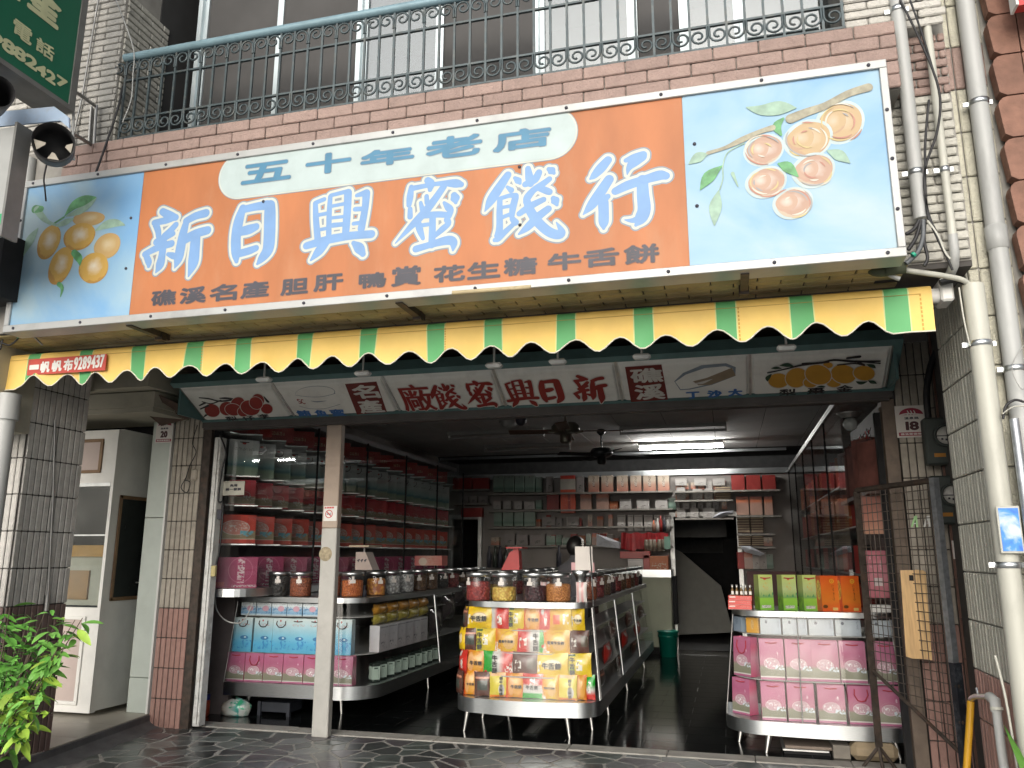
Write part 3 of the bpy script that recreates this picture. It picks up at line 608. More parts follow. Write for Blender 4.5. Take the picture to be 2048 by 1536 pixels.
# fruit pictures: flat painted pieces
def fruitmat(name, core, mid, rim):
    m, n, l, b = nt(name); tc = n.new('ShaderNodeTexCoord'); mp = n.new('ShaderNodeMapping'); mp.inputs['Location'].default_value = (-1.05, -.5, -1.12); mp.inputs['Scale'].default_value = (2, 1, 2)
    l.new(tc.outputs['Generated'], mp.inputs[0]); sx = n.new('ShaderNodeSeparateXYZ'); l.new(mp.outputs[0], sx.inputs[0]); cx = n.new('ShaderNodeCombineXYZ'); l.new(sx.outputs[0], cx.inputs[0]); l.new(sx.outputs[2], cx.inputs[1])
    ln = n.new('ShaderNodeVectorMath'); ln.operation = 'LENGTH'; l.new(cx.outputs[0], ln.inputs[0])
    geo = n.new('ShaderNodeNewGeometry'); nz = n.new('ShaderNodeTexNoise'); nz.inputs['Scale'].default_value = 26; l.new(geo.outputs['Position'], nz.inputs['Vector'])
    ad = n.new('ShaderNodeMath'); ad.operation = 'MULTIPLY_ADD'; l.new(nz.outputs[0], ad.inputs[0]); ad.inputs[1].default_value = .5; l.new(ln.outputs['Value'], ad.inputs[2])
    cr = n.new('ShaderNodeValToRGB'); e = cr.color_ramp.elements; e[0].position = .25; e[0].color = (*core, 1); e[1].position = .7; e[1].color = (*mid, 1)
    k = e.new(1.0); k.color = (*mid, 1); k = e.new(1.0); k.color = (*rim, 1); e[-1].position = 1.0; e[-2].position = .93
    mr = n.new('ShaderNodeMath'); mr.operation = 'MULTIPLY'; mr.inputs[1].default_value = .8; l.new(ad.outputs[0], mr.inputs[0]); l.new(mr.outputs[0], cr.inputs[0])
    l.new(cr.outputs[0], b.inputs['Base Color']); b.inputs['Roughness'].default_value = .5; return m
m_kum = fruitmat('kumquat_paint', (.62, .56, .45), (.50, .31, .07), (.40, .22, .05))
m_kum2 = fruitmat('pale_kumquat_paint', (.56, .46, .28), (.48, .32, .13), (.44, .30, .12))
m_peach = fruitmat('plum_paint_rose', (.54, .47, .42), (.42, .27, .20), (.46, .37, .28))
m_peach2 = fruitmat('plum_paint_yellow', (.52, .42, .30), (.46, .33, .18), (.42, .27, .17))
m_peach3 = fruitmat('plum_paint_light', (.56, .48, .42), (.45, .30, .22), (.44, .28, .21))
m_halo = mat('painted_halo', (.42, .52, .53), .5, var=.1)
m_leafg = mat('painted_leaf_green', (.10, .30, .12), .5, var=.5, scale=16)
m_leafp = mat('painted_leaf_pale', (.27, .41, .32), .5, var=.25, scale=16)
m_twig = mat('painted_twig', (.31, .29, .21), .5, var=.3, scale=30)
def disc(parent, name, cx, cy, rx, ry, ang, m, y, n=28, plane_scale=None):
    P_ = W(cx, cy, Y=SY); k = W(cx+.5, cy, Y=SY).x-W(cx-.5, cy, Y=SY).x; kz = W(cx, cy-.5, Y=SY).z-W(cx, cy+.5, Y=SY).z
    a_ = math.radians(ang); pts = []
    for i in range(n):
        t = 2*math.pi*i/n; u, v = rx*math.cos(t)*(1+.02*math.sin(3*t)), ry*math.sin(t)
        pts.append((P_.x+(u*math.cos(a_)-v*math.sin(a_))*k, P_.z+(u*math.sin(a_)+v*math.cos(a_))*kz))
    q = MB(); q.prism(pts, SY-y-.00008, SY-y, plane='XZ'); q.obj(name, m, parent)
z6 = lambda x, y: (30+x/5.908, 360+y/5.908)          # crop with the kumquats
z7 = lambda x, y: (1360+x/4.655, 150+y/4.655)        # crop with the plums
for i, (x, y, rx, ry, a, m) in enumerate(((870, 460, 190, 85, -5, m_kum2), (1090, 780, 155, 150, 20, m_kum2), (400, 735, 130, 200, -10, m_kum), (760, 670, 185, 160, 0, m_kum), (930, 1040, 170, 185, 30, m_kum), (540, 1015, 135, 220, -12, m_kum))):
    p = z6(x, y); disc(sign, 'painted_fruit', p[0], p[1], rx/5.908, ry/5.908, a, m, .0004+.0002*i)
for i, (x, y, rx, ry, m) in enumerate(((1490, 440, 235, 205, m_peach2), (780, 700, 195, 150, m_peach), (1190, 600, 240, 185, m_peach2), (1240, 890, 210, 165, m_peach), (800, 1000, 200, 150, m_peach), (1050, 1195, 195, 150, m_peach))):
    p = z7(x, y); disc(sign, 'painted_halo', p[0], p[1], rx/4.655, ry/4.655, 10, m_halo, .0003+.0005*i); disc(sign, 'painted_fruit', p[0]+2, p[1], rx/5.5, ry/5.4, 10, m, .00045+.0005*i)
    disc(sign, 'painted_fruit', p[0]-rx/16, p[1]-1, rx/8.6, ry/8.4, 10, m_peach3 if m is m_peach else m_peach2, .0006+.0005*i)
# loose brush arcs over the plums
rb = random.Random(11); m_arc = [mat('arc_rose', (.42, .20, .15), .5), mat('arc_cream', (.56, .53, .46), .5), mat('arc_yellow', (.52, .42, .20), .5), mat('arc_grey', (.30, .30, .30), .5)]
for i, (x, y, rx, ry) in enumerate(((1490, 440, 215, 185), (780, 700, 175, 135), (1190, 600, 220, 170), (1240, 890, 190, 150), (800, 1000, 180, 135), (1050, 1195, 175, 135))):
    for j in range(11):
        f_ = rb.choice((1.0, .92, .8, .62, .45)); a0 = rb.uniform(0, 6.28); L_ = rb.uniform(.5, 1.7); k_ = W(700.5, 400, Y=SY).x-W(699.5, 400, Y=SY).x; st = []
        for t_ in range(6): a_ = a0+L_*t_/5; P_ = W(*z7(x+rx*f_*math.cos(a_), y+ry*f_*math.sin(a_)), Y=SY); st.append((P_.x, P_.z, (.4+1.0*math.sin(math.pi*t_/5))*k_))
        q = MB(); stroke_mb(q, st, frameXZ(SY), 0, 0, .0034+.00008*j); q.obj('brush_arc', m_arc[(j+i) % 4], sign)
def leafstroke(zf, pts, m, nm='painted_leaf', z_=.0018):
    k = W(700.5, 400, Y=SY).x-W(699.5, 400, Y=SY).x
    st = [(lambda P_: (P_.x, P_.z, wd*k))(W(*zf(x, y), Y=SY)) for x, y, wd in pts]
    q = MB(); stroke_mb(q, st, frameXZ(SY), 0, 0, z_); q.obj(nm, m, sign)
for pts, m in (([(590, 425, 1), (700, 300, 10), (830, 240, 11), (960, 205, 1)], m_leafg), ([(610, 430, 1), (760, 370, 8), (880, 290, 7), (965, 215, 1)], m_leafp), ([(275, 570, 1), (200, 680, 10), (130, 800, 9), (95, 905, 1)], m_leafp), ([(225, 660, 1), (150, 790, 4), (100, 890, 1)], m_leafg),
               ([(950, 600, 1), (1080, 530, 9), (1200, 510, 8), (1300, 535, 1)], m_leafp), ([(260, 350, 8), (330, 440, 7), (400, 500, 4), (520, 545, 2)], m_leafp), ([(240, 345, 9), (310, 345, 7)], m_leafg), ([(470, 510, 2), (580, 440, 2)], m_leafg), ([(700, 860, 7), (760, 930, 8), (770, 1010, 1)], m_leafg), ([(520, 1230, 5), (560, 1280, 4), (540, 1380, 1)], m_leafg), ([(500, 540, 3), (600, 500, 7), (690, 460, 2)], m_leafp)):
    leafstroke(z6, pts, m)
for pts, m in (([(1750, 120, 7), (1560, 180, 6), (1350, 290, 6), (1180, 350, 7), (1030, 410, 8)], m_twig), ([(860, 495, 5), (720, 540, 4), (570, 610, 5), (420, 680, 3), (260, 730, 3)], m_twig), ([(250, 740, 2), (170, 770, 9), (85, 830, 1)], m_leafp), ([(390, 850, 1), (270, 950, 10), (190, 1070, 1)], m_leafg), ([(360, 1080, 1), (330, 1230, 10), (320, 1400, 1)], m_leafp),
               ([(620, 305, 1), (760, 330, 9), (930, 310, 12), (1080, 310, 1)], m_leafp), ([(940, 560, 2), (900, 480, 7), (960, 410, 2)], m_leafg), ([(920, 830, 2), (1000, 860, 9), (1100, 950, 1)], m_leafg), ([(1380, 710, 2), (1480, 750, 9), (1580, 820, 1)], m_leafp), ([(600, 640, 1), (450, 720, 1), (400, 840, 1), (400, 960, 1), (370, 1070, 1)], m_leafp), ([(490, 920, 3), (540, 1040, 1)], m_leafp)):
    leafstroke(z7, pts, m, z_=.0046)
# brackets under the sign
for px in (256, 795, 1496):
    x = W(px, 640, Y=3.78).x; q = MB(); q.bb(x-.02, x+.02, 3.79, 4.13, SZ0-.006, SZ0+.035); q.bb(x-.025, x+.025, 4.05, 4.09, SZ0-.02, SZ0+.05)
    q.solo('sign_bracket', m_darkmetal, 'rusty iron bracket under the sign, %s' % {256: 'nearest its left end', 795: 'below the character for plum liver row middle', 1496: 'nearest its right end'}[px] if px != 795 else 'rusty iron bracket under the middle of the sign', 'bracket', 'brackets holding the sign')
q = MB(); a = W(905, 586, Y=3.74); b = W(1062, 574, Y=3.74); q.tube([a, b], .012, 8); q.solo('sign_batten', mat('old_batten', (.45, .37, .22), .7, dirt=.5, dscale=20), 'old yellowed tube clipped along the lower edge of the sign', 'tube')

# ================================================================== striped awning
AY = 4.13
m_yel = mat('awning_yellow', (.84, .58, .16), .6, var=.07, scale=5, dirt=.1, dscale=6, dirtcol=(.6, .33, .12), bump=.25, bscale=9)
m_grn = mat('awning_green', (.11, .40, .15), .6, var=.08, scale=5, bump=.25, bscale=9)
m_lime = mat('awning_stripe_line', (.62, .66, .30), .6)
m_rim = mat('awning_white_binding', (.72, .69, .58), .6, var=.08)
aw = thing('awning', 'rolled yellow and green striped awning with a scalloped valance', 'awning', (-1.8, AY, 2.45))
st_px = [(58, 81, 690), (160, 184, 690), (263, 290, 690), (373, 405, 680), (472, 501, 675), (595, 624, 665), (721, 753, 655), (854, 888, 645), (969, 1003, 635), (1114, 1150, 625), (1268, 1305, 612), (1432, 1471, 600), (1580, 1625, 590), (1768, 1816, 575)]
stripes = [(W(a, y+20, Y=AY).x, W(b, y+20, Y=AY).x) for a, b, y in st_px]
no_px = [(72, 751), (135, 745), (190, 742), (253, 739), (314, 736), (381, 732), (451, 727), (520, 722), (595, 719), (665, 713), (738, 709), (818, 704), (902, 700), (982, 694), (1063, 687), (1153, 681), (1240, 675), (1330, 669), (1433, 661), (1536, 654), (1632, 645), (1739, 637)]
notch = [W(a, b, Y=AY) for a, b in no_px]
AX0, AX1 = W(2, 745, Y=AY).x, W(1867, 615, Y=AY).x
ZT = 2.705
nx_ = [n_.x for n_ in notch]; zn = sum(n_.z for n_ in notch)/len(notch); zlobe = W(1680, 671, Y=AY).z-.005
def vz(x):
    if x < nx_[0]-.14 : return zlobe-.012
    if x > nx_[-1]+.11: return zlobe-.0
    if x < nx_[0]: t = (nx_[0]-x)/.14; return zn+(zlobe-zn)*(.5-.5*math.cos(math.pi*min(1, t)))
    if x > nx_[-1]: t = (x-nx_[-1])/.11; return zn+(zlobe-zn)*(.5-.5*math.cos(math.pi*min(1, t)))
    for i in range(len(nx_)-1):
        if nx_[i] <= x <= nx_[i+1]:
            t = (x-nx_[i])/(nx_[i+1]-nx_[i]); return zn+(zlobe-zn)*(.5-.5*math.cos(2*math.pi*t))**1.1
    return zlobe
xs = [AX0+(AX1-AX0)*i/420 for i in range(421)]
for a, b in stripes: xs += [a, b, a-.006, b+.006]
xs = sorted(xs)
def wav(x, t): return .014*math.sin(x*5.3)*t+.009*math.sin(x*13.1+1)*t+.006*math.sin(x*29+.6*t)*t
q = MB(); rows_ = [(0, .03, ZT-.012), (.004, 0.0, ZT-.004)]
prof = lambda x: [(AY+.06, ZT-.005), (AY+.03, ZT), (AY+.006, ZT-.012), (AY, ZT-.035)]+[(AY-wav(x, t), ZT-.035+(vz(x)-ZT+.035)*t) for t in (.06, .35, .65, 1)]
for i in range(len(xs)-1):
    x0, x1 = xs[i], xs[i+1]; c = (x0+x1)/2; m = 0
    for a, b in stripes:
        if a <= c <= b: m = 1
        elif a-.0065 <= c < a or b < c <= b+.0065: m = 2
    p0, p1 = prof(x0), prof(x1)
    q.add([(x0, y, z) for y, z in p0]+[(x1, y, z) for y, z in p1], [(j, j+1, len(p0)+j+1, len(p0)+j) for j in range(len(p0)-1)], m, True)
vob = q.obj('valance', [m_yel, m_grn, m_lime], aw)
q = MB(); q.tube([(x, AY-wav(x, 1)-.001, vz(x)+.001) for x in xs[::2]], .0042, 5); q.obj('binding', m_rim, aw)
q = MB(); q.tube([(x, AY-.0015, ZT-.047) for x in xs[::8]], .0014, 4); q.obj('stitched_seam', mat('awning_thread', (.45, .27, .06), .8), aw)
m_seam = mat('awning_seam', (.58, .33, .07), .7)
for px in (406, 890, 1480, 1850):
    x = W(px, 680, Y=AY).x; q = MB()
    for k in range(9): t = .05+.95*k/9; t2 = t+.07; z0 = ZT-.035+(vz(x)-ZT+.035)*t; z1 = ZT-.035+(vz(x)-ZT+.035)*min(1, t2); q.add([(x-.004, AY-wav(x, t)-.0012, z0), (x+.004, AY-wav(x, t)-.0012, z0), (x+.004, AY-wav(x, t)-.0012, z1), (x-.004, AY-wav(x, t)-.0012, z1)], [(0, 1, 2, 3)])
    q.obj('stitched_seam', m_seam, aw)
q = MB(); q.tube([(AX0+.02, AY+.06, ZT-.045), (AX1+.05, AY+.06, ZT-.045)], .038, 12); q.tube([(AX1+.05, AY+.06, ZT-.045), (AX1+.085, AY+.06, ZT-.045)], .028, 12); q.obj('roller_tube', m_whitepaint, aw)
q = MB(); q.bb(AX1+.04, AX1+.1, AY+.0, AY+.14, ZT-.09, ZT+.03, bev=.01); q.obj('end_bracket', m_whitepaint, aw)
for px in (545, 738, 995, 1120, 1285, 1570):
    x = W(px, 690, Y=AY+.3).x; q = MB(); q.bb(x-.012, x+.012, AY+.08, AY+.5, 2.68, 2.71); q.bb(x-.05, x+.05, AY+.2, AY+.26, zlobe+.0, zlobe+.03, bev=.012); q.tube([(x, AY+.23, zlobe+.02), (x, AY+.23, 2.70)], .007, 6); q.obj('folding_arm', m_pvc, aw)
# red maker's label on the valance
lb = [W(55, 720, Y=AY-.03), W(211, 711, Y=AY-.03)]; lz1 = W(130, 713, Y=AY-.03).z; lz0 = W(130, 745, Y=AY-.03).z
q = MB(); q.bb(lb[0].x, lb[1].x, AY-.021, AY-.018, lz0, lz1); lab = q.obj('maker_label', mat('label_red', (.52, .07, .05), .5), aw)
word(lab, 'letter', '一帆帆布9289437', AY-.022, [(59, 729, 78, 740), (81, 722, 100, 746), (104, 720, 124, 744), (127, 717, 146, 743)]+[(148+i*8.7, 714-i*.9, 156.5+i*8.7, 740.5-i*.9) for i in range(7)], (.004, .003), m_whitepaint)

# ================================================================== slanted fascia of seven painted panels, lintel and shutter frame
m_tealf = mat('teal_frame_paint', (.10, .19, .19), .55, var=.12, dirt=.3)
m_fpanel = mat('panel_off_white', (.78, .78, .74), .5, var=.05, scale=3, dirt=.3, dscale=4, dirtcol=(.2, .18, .14))
fa = thing('fascia_sign', 'slanted row of seven raised white name panels over the shop opening', 'sign', (-1.65, 5.85, 2.57))
Fo = Vector((0, 6.04, 2.572)); Fu = Vector((0, -.40, .222)).normalized(); Fn = Vector((1, 0, 0)).cross(Fu)   # out: forward and down
FX0, FX1, FL = -4.42, 1.14, .45
def FW(px, py, h=0):
    d = W(px, py, Y=1)-CAM; t = ((Fo+Fn*h)-CAM).dot(Fn)/d.dot(Fn); P_ = CAM+d*t; return (P_.x, (P_-Fo).dot(Fu))
def fbox(q, x0, x1, u0, u1, h0, h1, m=0):
    c = Fo+Vector(((x0+x1)/2, 0, 0))+Fu*((u0+u1)/2)+Fn*((h0+h1)/2)
    q.box(c, (x1-x0, u1-u0, h1-h0), m, Matrix((Vector((1, 0, 0)), Fu, Fn)).transposed())
q = MB(); fbox(q, FX0, FX1, 0, FL, -.05, 0); q.obj('backing', mat('fascia_back', (.22, .22, .2), .8), fa)
q = MB(); fbox(q, FX0-.03, FX1+.05, FL, FL+.06, -.08, .02); fbox(q, FX1, FX1+.05, -.01, FL, -.06, .02); fbox(q, FX0-.03, FX1+.05, -.03, 0, -.05, .012); q.obj('frame', m_tealf, fa)
q = MB(); q.bb(FX0, FX1, 5.66, 6.1, 2.79, 2.83); q.bb(FX0-.02, FX0, 5.7, 6.1, 2.56, 2.83) ; q.bb(FX1, FX1+.02, 5.7, 6.1, 2.56, 2.83); q.obj('box_top', m_tealf, fa)
# panel borders, from the photo
bpx = [(382, 842), (572, 830), (787, 812), (1004, 810), (1246, 800), (1500, 780), (1786, 760)]
bx = [FX0+.01]+[FW((a+b_)/2, (c+d)/2, 0)[0] for (a, c, b_, d) in ((560, 770, 582, 838), (772, 755, 797, 826), (992, 738, 1006, 810), (1232, 728, 1244, 800), (1497, 710, 1503, 790))]+[FX1-.005]
panels = []
for i in range(6):
    x0, x1 = bx[i]+.006, bx[i+1]-.006; q = MB(); pts_o = [(x0, .004), (x1, .004), (x1, FL-.004), (x0, FL-.004)]
    def P3(u, v, h): return Fo+Vector((u, 0, 0))+Fu*v+Fn*h
    def loop(ins, h, r): return [P3(u, v, h) for u, v in rr(x0+ins, x1-ins, .004+ins*.7, FL-.004-ins*2.2, r, 4)]
    L = [loop(.0, 0.002, .004), loop(.012, .004, .01), loop(.018, .02, .018), loop(.026, .026, .02)]; n = len(L[0])
    vs = [v for l_ in L for v in l_]
    q.add(vs, [(k*n+j, k*n+(j+1) % n, (k+1)*n+(j+1) % n, (k+1)*n+j) for k in range(3) for j in range(n)]+[tuple(range(3*n, 4*n))], 0, False)
    panels.append(q.obj('name_panel', m_fpanel, fa))
    if i in (0, 1, 2, 3, 4): q = MB(); fbox(q, bx[i+1]-.008, bx[i+1]+.008, 0, FL-.01, 0, .01); q.obj('divider', m_alu2, fa)
m_fred = mat('fascia_red', (.27, .02, .016), .5, var=.12); m_fblk = mat('fascia_black', (.02, .02, .022), .5); m_fblu = mat('fascia_blue', (.05, .16, .42), .5, var=.1); m_fyel = mat('fascia_orange', (.56, .29, .035), .5, var=.08)
m_fgrn = mat('fascia_dark_green', (.02, .06, .035), .5); m_fdred = mat('fascia_dark_red', (.15, .018, .014), .5, var=.12); m_flite = mat('fascia_light_edge', (.6, .59, .55), .5)
HF = .027
def fframe(u, v, h=HF): return (Fo+Vector((u, 0, 0))+Fu*v+Fn*h, Vector((1, 0, 0)), Fu, Fn)
def fchar(pi, ch, box, bold, m, brush=False, edge=None):
    x0, y0, x1, y1 = box; a = FW(x0, (y0+y1)/2, HF); b = FW(x1, (y0+y1)/2, HF); t = FW((x0+x1)/2, y0, HF); d = FW((x0+x1)/2, y1, HF); cu, cv = (a[0]+b[0])/2, (t[1]+d[1])/2; w_, h_ = b[0]-a[0], t[1]-d[1]
    if brush and ch in BRM:
        al = [p for s_ in BRM[ch] for p in s_]; X0, X1 = min(p[0] for p in al), max(p[0] for p in al); Z0, Z1 = min(p[1] for p in al), max(p[1] for p in al); sx, sz = w_/(X1-X0), h_/(Z1-Z0); k = min(sx, sz)*1.25
        S = [[((p[0]-(X0+X1)/2)*sx, (p[1]-(Z0+Z1)/2)*sz, p[2]*k) for p in s_] for s_ in BRM[ch]]
        if edge:
            q = MB()
            for i_, s_ in enumerate(S): stroke_mb(q, s_, fframe(cu, cv), 0, .008, .0006+.00004*i_)
            q.obj('letter_edge', edge, panels[pi])
        q = MB()
        for i_, s_ in enumerate(S): stroke_mb(q, s_, fframe(cu, cv), 0, 0, .002+.00004*i_)
        q.obj('letter', m, panels[pi])
    else:
        if edge: q = MB(); letter_mb(q, ch, fframe(cu, cv), w_+.016, h_+.016, (bold[0]+.008, bold[1]+.008), .6, z0=.0004); q.obj('letter_edge', edge, panels[pi])
        q = MB(); letter_mb(q, ch, fframe(cu, cv), w_, h_, bold, .6, z0=.002); q.obj('letter', m, panels[pi])
for ch, bx_, pi in (('廠', (799, 768, 866, 822), 2), ('餞', (862, 768, 922, 818), 2), ('蜜', (929, 763, 990, 815), 2), ('興', (1012, 760, 1072, 812), 3), ('日', (1085, 762, 1120, 806), 3), ('新', (1148, 751, 1212, 807), 3)):
    fchar(pi, ch, bx_, (.006, .004), m_fred, True, m_flite)
def fpoly(pi, px, m, h=.001, nm='painted_shape'):
    q = MB(); pts = [FW(x, y, HF) for x, y in px]; q.add([Fo+Vector((u, 0, 0))+Fu*v+Fn*(HF+h) for u, v in pts], [tuple(range(len(pts)))][::1]); q.obj(nm, m, panels[pi])
def fdisc(pi, cx, cy, rx, ry, m, h, ang=0, nm='painted_fruit'):
    a_ = math.radians(ang); fpoly(pi, [(cx+rx*math.cos(t)*math.cos(a_)-ry*math.sin(t)*math.sin(a_), cy+rx*math.cos(t)*math.sin(a_)+ry*math.sin(t)*math.cos(a_)) for t in [-2*math.pi*i/22 for i in range(22)]], m, h, nm)
def fstroke(pi, px, m, h=.001, nm='painted_twig'):
    pts = [(*FW(x, y, HF), wd*.0034) for x, y, wd in px]; q = MB(); stroke_mb(q, pts, (Fo, (1, 0, 0), Fu, Fn), 0, 0, HF+h); q.obj(nm, m, panels[pi])
# red label blocks
for pi, px in ((1, [(690, 768), (753, 763), (774, 824), (714, 829)]), (4, [(1250, 734), (1323, 729), (1336, 799), (1262, 804)])): fpoly(pi, px[::-1], m_fdred, .0006, 'red_block')
fchar(1, '名', (704, 769, 757, 797), (.008, .006), m_flite); fchar(1, '產', (715, 799, 766, 826), (.008, .006), m_flite)
fchar(4, '礁', (1260, 736, 1326, 765), (.008, .006), m_flite); fchar(4, '溪', (1269, 768, 1330, 799), (.008, .006), m_flite)
z2 = lambda x, y: (360+x/5.12, 690+y/5.12); z5 = lambda x, y: (1480+x/5.12, 640+y/5.12); z4 = lambda x, y: (1120+x/5.12, 660+y/5.12)
for k, (x, y, rx, ry, a) in enumerate(((330, 670, 80, 65, 20), (480, 650, 75, 70, 0), (590, 590, 70, 55, -20), (545, 660, 85, 60, 10), (650, 680, 60, 50, 0), (720, 640, 100, 75, 15), (800, 560, 65, 60, 40), (890, 650, 60, 50, 10), (780, 590, 70, 60, 30))):
    p = z2(x, y); fdisc(0, p[0], p[1], rx/5.12+1, ry/5.12+1, m_flite, .0005+.0005*k, a, 'painted_edge'); fdisc(0, p[0], p[1], rx/5.12, ry/5.12, m_fred, .0007+.0005*k, a)
for pts in ([(200, 540, 2), (300, 550, 3), (420, 575, 3), (620, 545, 3)], [(230, 580, 2), (320, 600, 2), (420, 565, 2)], [(200, 620, 2), (260, 590, 3)], [(210, 655, 2), (290, 620, 3)], [(860, 530, 2), (900, 580, 4)], [(240, 740, 1), (270, 715, 3)], [(410, 545, 2), (480, 545, 4), (560, 550, 1)]): fstroke(0, [(*z2(x, y), wd) for x, y, wd in pts], m_fblk)
for ch, bxp in (('梨', (470, 730, 590, 775)), ('仔', (640, 720, 765, 770)), ('李', (800, 705, 915, 755))): a = z2(bxp[0], bxp[1]); b = z2(bxp[2], bxp[3]); fchar(0, ch, (*a, *b), (.0028, .002), m_fblk)
# tin can
fdisc(1, *z2(1385, 490), 40, 14, m_lgrey, .0006, -3, 'painted_can'); fdisc(1, *z2(1383, 487), 39, 12.5, m_fpanel, .0010, -3, 'painted_can')
fpoly(1, [z2(*p) for p in ((1180, 500), (1235, 620), (1330, 650), (1500, 650), (1640, 605), (1600, 490), (1480, 525), (1300, 525))][::-1], m_fpanel, .0012, 'painted_can')
fstroke(1, [(*z2(x, y), .7) for x, y in ((1180, 510), (1300, 528), (1450, 528), (1590, 495))], m_lgrey, .0016); fstroke(1, [(*z2(x, y), .7) for x, y in ((1225, 625), (1330, 650), (1480, 650), (1640, 605))], m_lgrey, .0016)
fstroke(1, [(*z2(x, y), w_) for x, y, w_ in ((1340, 570, .5), (1400, 580, 2), (1500, 570, .5))], m_lgrey, .0016)
for ch, bxp in (('S', (1205, 550, 1240, 600)), ('C', (1242, 553, 1275, 605))): a = z2(bxp[0], bxp[1]); b = z2(bxp[2], bxp[3]); fchar(1, ch, (*a, *b), (.0015, .001), m_fred)
for ch, bxp in (('鮪', (1195, 665, 1340, 730)), ('魚', (1380, 662, 1510, 730)), ('蜜', (1540, 655, 1690, 728))): a = z2(bxp[0], bxp[1]); b = z2(bxp[2], bxp[3]); fchar(1, ch, (*a, *b), (.005, .0035), m_fblu)
# sardine tin
fpoly(4, [z4(*p) for p in ((1170, 525), (1260, 440), (1450, 360), (1700, 340), (1800, 380), (1795, 470), (1560, 560), (1330, 610), (1230, 615))][::-1], m_lgrey, .0004, 'painted_tin')
fpoly(4, [z4(*p) for p in ((1180, 530), (1290, 455), (1480, 390), (1690, 370), (1770, 395), (1780, 455), (1540, 550), (1320, 600), (1235, 605))][::-1], m_fpanel, .0008, 'painted_tin')
fpoly(4, [z4(*p) for p in ((1360, 525), (1500, 490), (1760, 385), (1800, 465), (1540, 560), (1420, 565))][::-1], mat('fascia_taupe', (.28, .22, .15), .5), .0012, 'painted_tin'); fstroke(4, [(*z4(x, y), w_) for x, y, w_ in ((1380, 545, .5), (1450, 540, 4), (1560, 500, .5))], m_flite, .0016)
for ch, bxp in (('丁', (1290, 630, 1430, 700)), ('沙', (1505, 615, 1660, 690)), ('大', (1720, 600, 1870, 675))): a = z4(bxp[0], bxp[1]); b = z4(bxp[2], bxp[3]); fchar(4, ch, (*a, *b), (.007, .005), m_fblu)
# kumquats
for k, (x, y, rx, ry, a) in enumerate(((395, 620, 105, 75, 0), (580, 590, 115, 100, -15), (720, 640, 70, 50, 0), (900, 460, 50, 30, 0), (960, 640, 75, 45, 0), (1060, 550, 130, 95, 10), (1270, 540, 110, 75, 5), (800, 555, 135, 100, 12))):
    p = z5(x, y); fdisc(5, p[0], p[1], rx/5.12+1.6, ry/5.12+1.6, m_flite, .0005+.0006*k, a, 'painted_edge'); fdisc(5, p[0], p[1], rx/5.12, ry/5.12, m_fyel, .0008+.0006*k, a)
for pts in ([(285, 535, 2), (450, 500, 2), (640, 455, 3), (900, 425, 3)], [(640, 440, 2), (830, 430, 2), (960, 405, 3), (1180, 420, 3), (1430, 415, 2)], [(1100, 385, 3), (1220, 370, 4)], [(1000, 455, 2), (1180, 440, 2), (1270, 460, 2)], [(1200, 420, 3), (1270, 455, 2)], [(1180, 415, 2), (1430, 438, 2)]): fstroke(5, [(*z5(x, y), wd) for x, y, wd in pts], m_fblk, .0055)
for pts in ([(410, 460, 1), (480, 455, 6), (550, 470, 1)], [(325, 490, 1), (370, 485, 4), (420, 490, 1)], [(1300, 450, 1), (1350, 465, 5), (1385, 485, 1)], [(1190, 625, 1), (1240, 640, 5), (1300, 625, 1)], [(1315, 615, 1), (1355, 630, 5), (1395, 645, 1)], [(280, 620, 1), (285, 585, 5), (320, 550, 1)], [(790, 680, 1), (830, 675, 3), (870, 678, 1)]): fstroke(5, [(*z5(x, y), wd) for x, y, wd in pts], m_fgrn, .0055, 'painted_leaf')
for ch, bxp in (('梨', (400, 705, 575, 770)), ('棗', (685, 690, 870, 755)), ('金', (985, 665, 1155, 735))): a = z5(bxp[0], bxp[1]); b = z5(bxp[2], bxp[3]); fchar(5, ch, (*a, *b), (.003, .0022), m_fblk)
# shutter box lintel, guides, side strips
m_lint = mat('grey_brown_lintel', (.10, .09, .085), .55, .2, var=.15, dirt=.3)
sh = thing('shutter_frame', 'dark roller shutter lintel with dirty side guides round the shop opening', 'shutter', (-1.6, 6.1, 0))
q = MB(); q.bb(-4.45, 1.18, 6.06, 6.2, 2.5, 2.565); q.bb(-4.45, 1.16, 6.08, 6.18, 2.485, 2.5); q.obj('lintel', m_lint, sh)
q = MB(); q.bb(-4.445, -4.37, 6.09, 6.24, 0, 2.5); q.obj('guide', m_darkmetal, sh)
q = MB(); q.bb(-4.365, -4.355, 6.12, 6.24, 0, 2.5); q.obj('guide', m_dark, sh)
q = MB(); q.bb(-4.35, -4.285, 6.11, 6.2, .02, 2.42, bev=.006); q.bb(-4.33, -4.30, 6.095, 6.11, .04, 2.4); q.obj('door_post', m_peel, sh)
q = MB(); q.bb(1.11, 1.195, 6.12, 6.25, 0, 2.5); q.obj('guide', mat('brown_guide', (.17, .13, .10), .6, .2, var=.2, dirt=.5, dscale=6), sh)
q = MB(); q.bb(1.07, 1.11, 6.2, 6.26, 0.02, 2.42); q.obj('door_post', m_dark, sh)
m_post = mat('post_enamel', (.40, .395, .37), .5, .1, var=.06, dirt=.25, dscale=4, bump=.05)
m_post_up = mat('post_beige_enamel', (.40, .32, .26), .55, .05, var=.06, dirt=.2, dscale=6)
po = thing('steel_post', 'flat grey steel post standing at the shop threshold with a no smoking sticker', 'post', (-3.17, 6.12, 0))
q = MB(); q.bb(-3.255, -3.115, 6.1, 6.17, 0, 1.62, bev=.006); q.obj('post', m_post, po)
q = MB(); q.bb(-3.255, -3.115, 6.1, 6.17, 1.621, 2.485, bev=.006); q.obj('post', m_post_up, po)
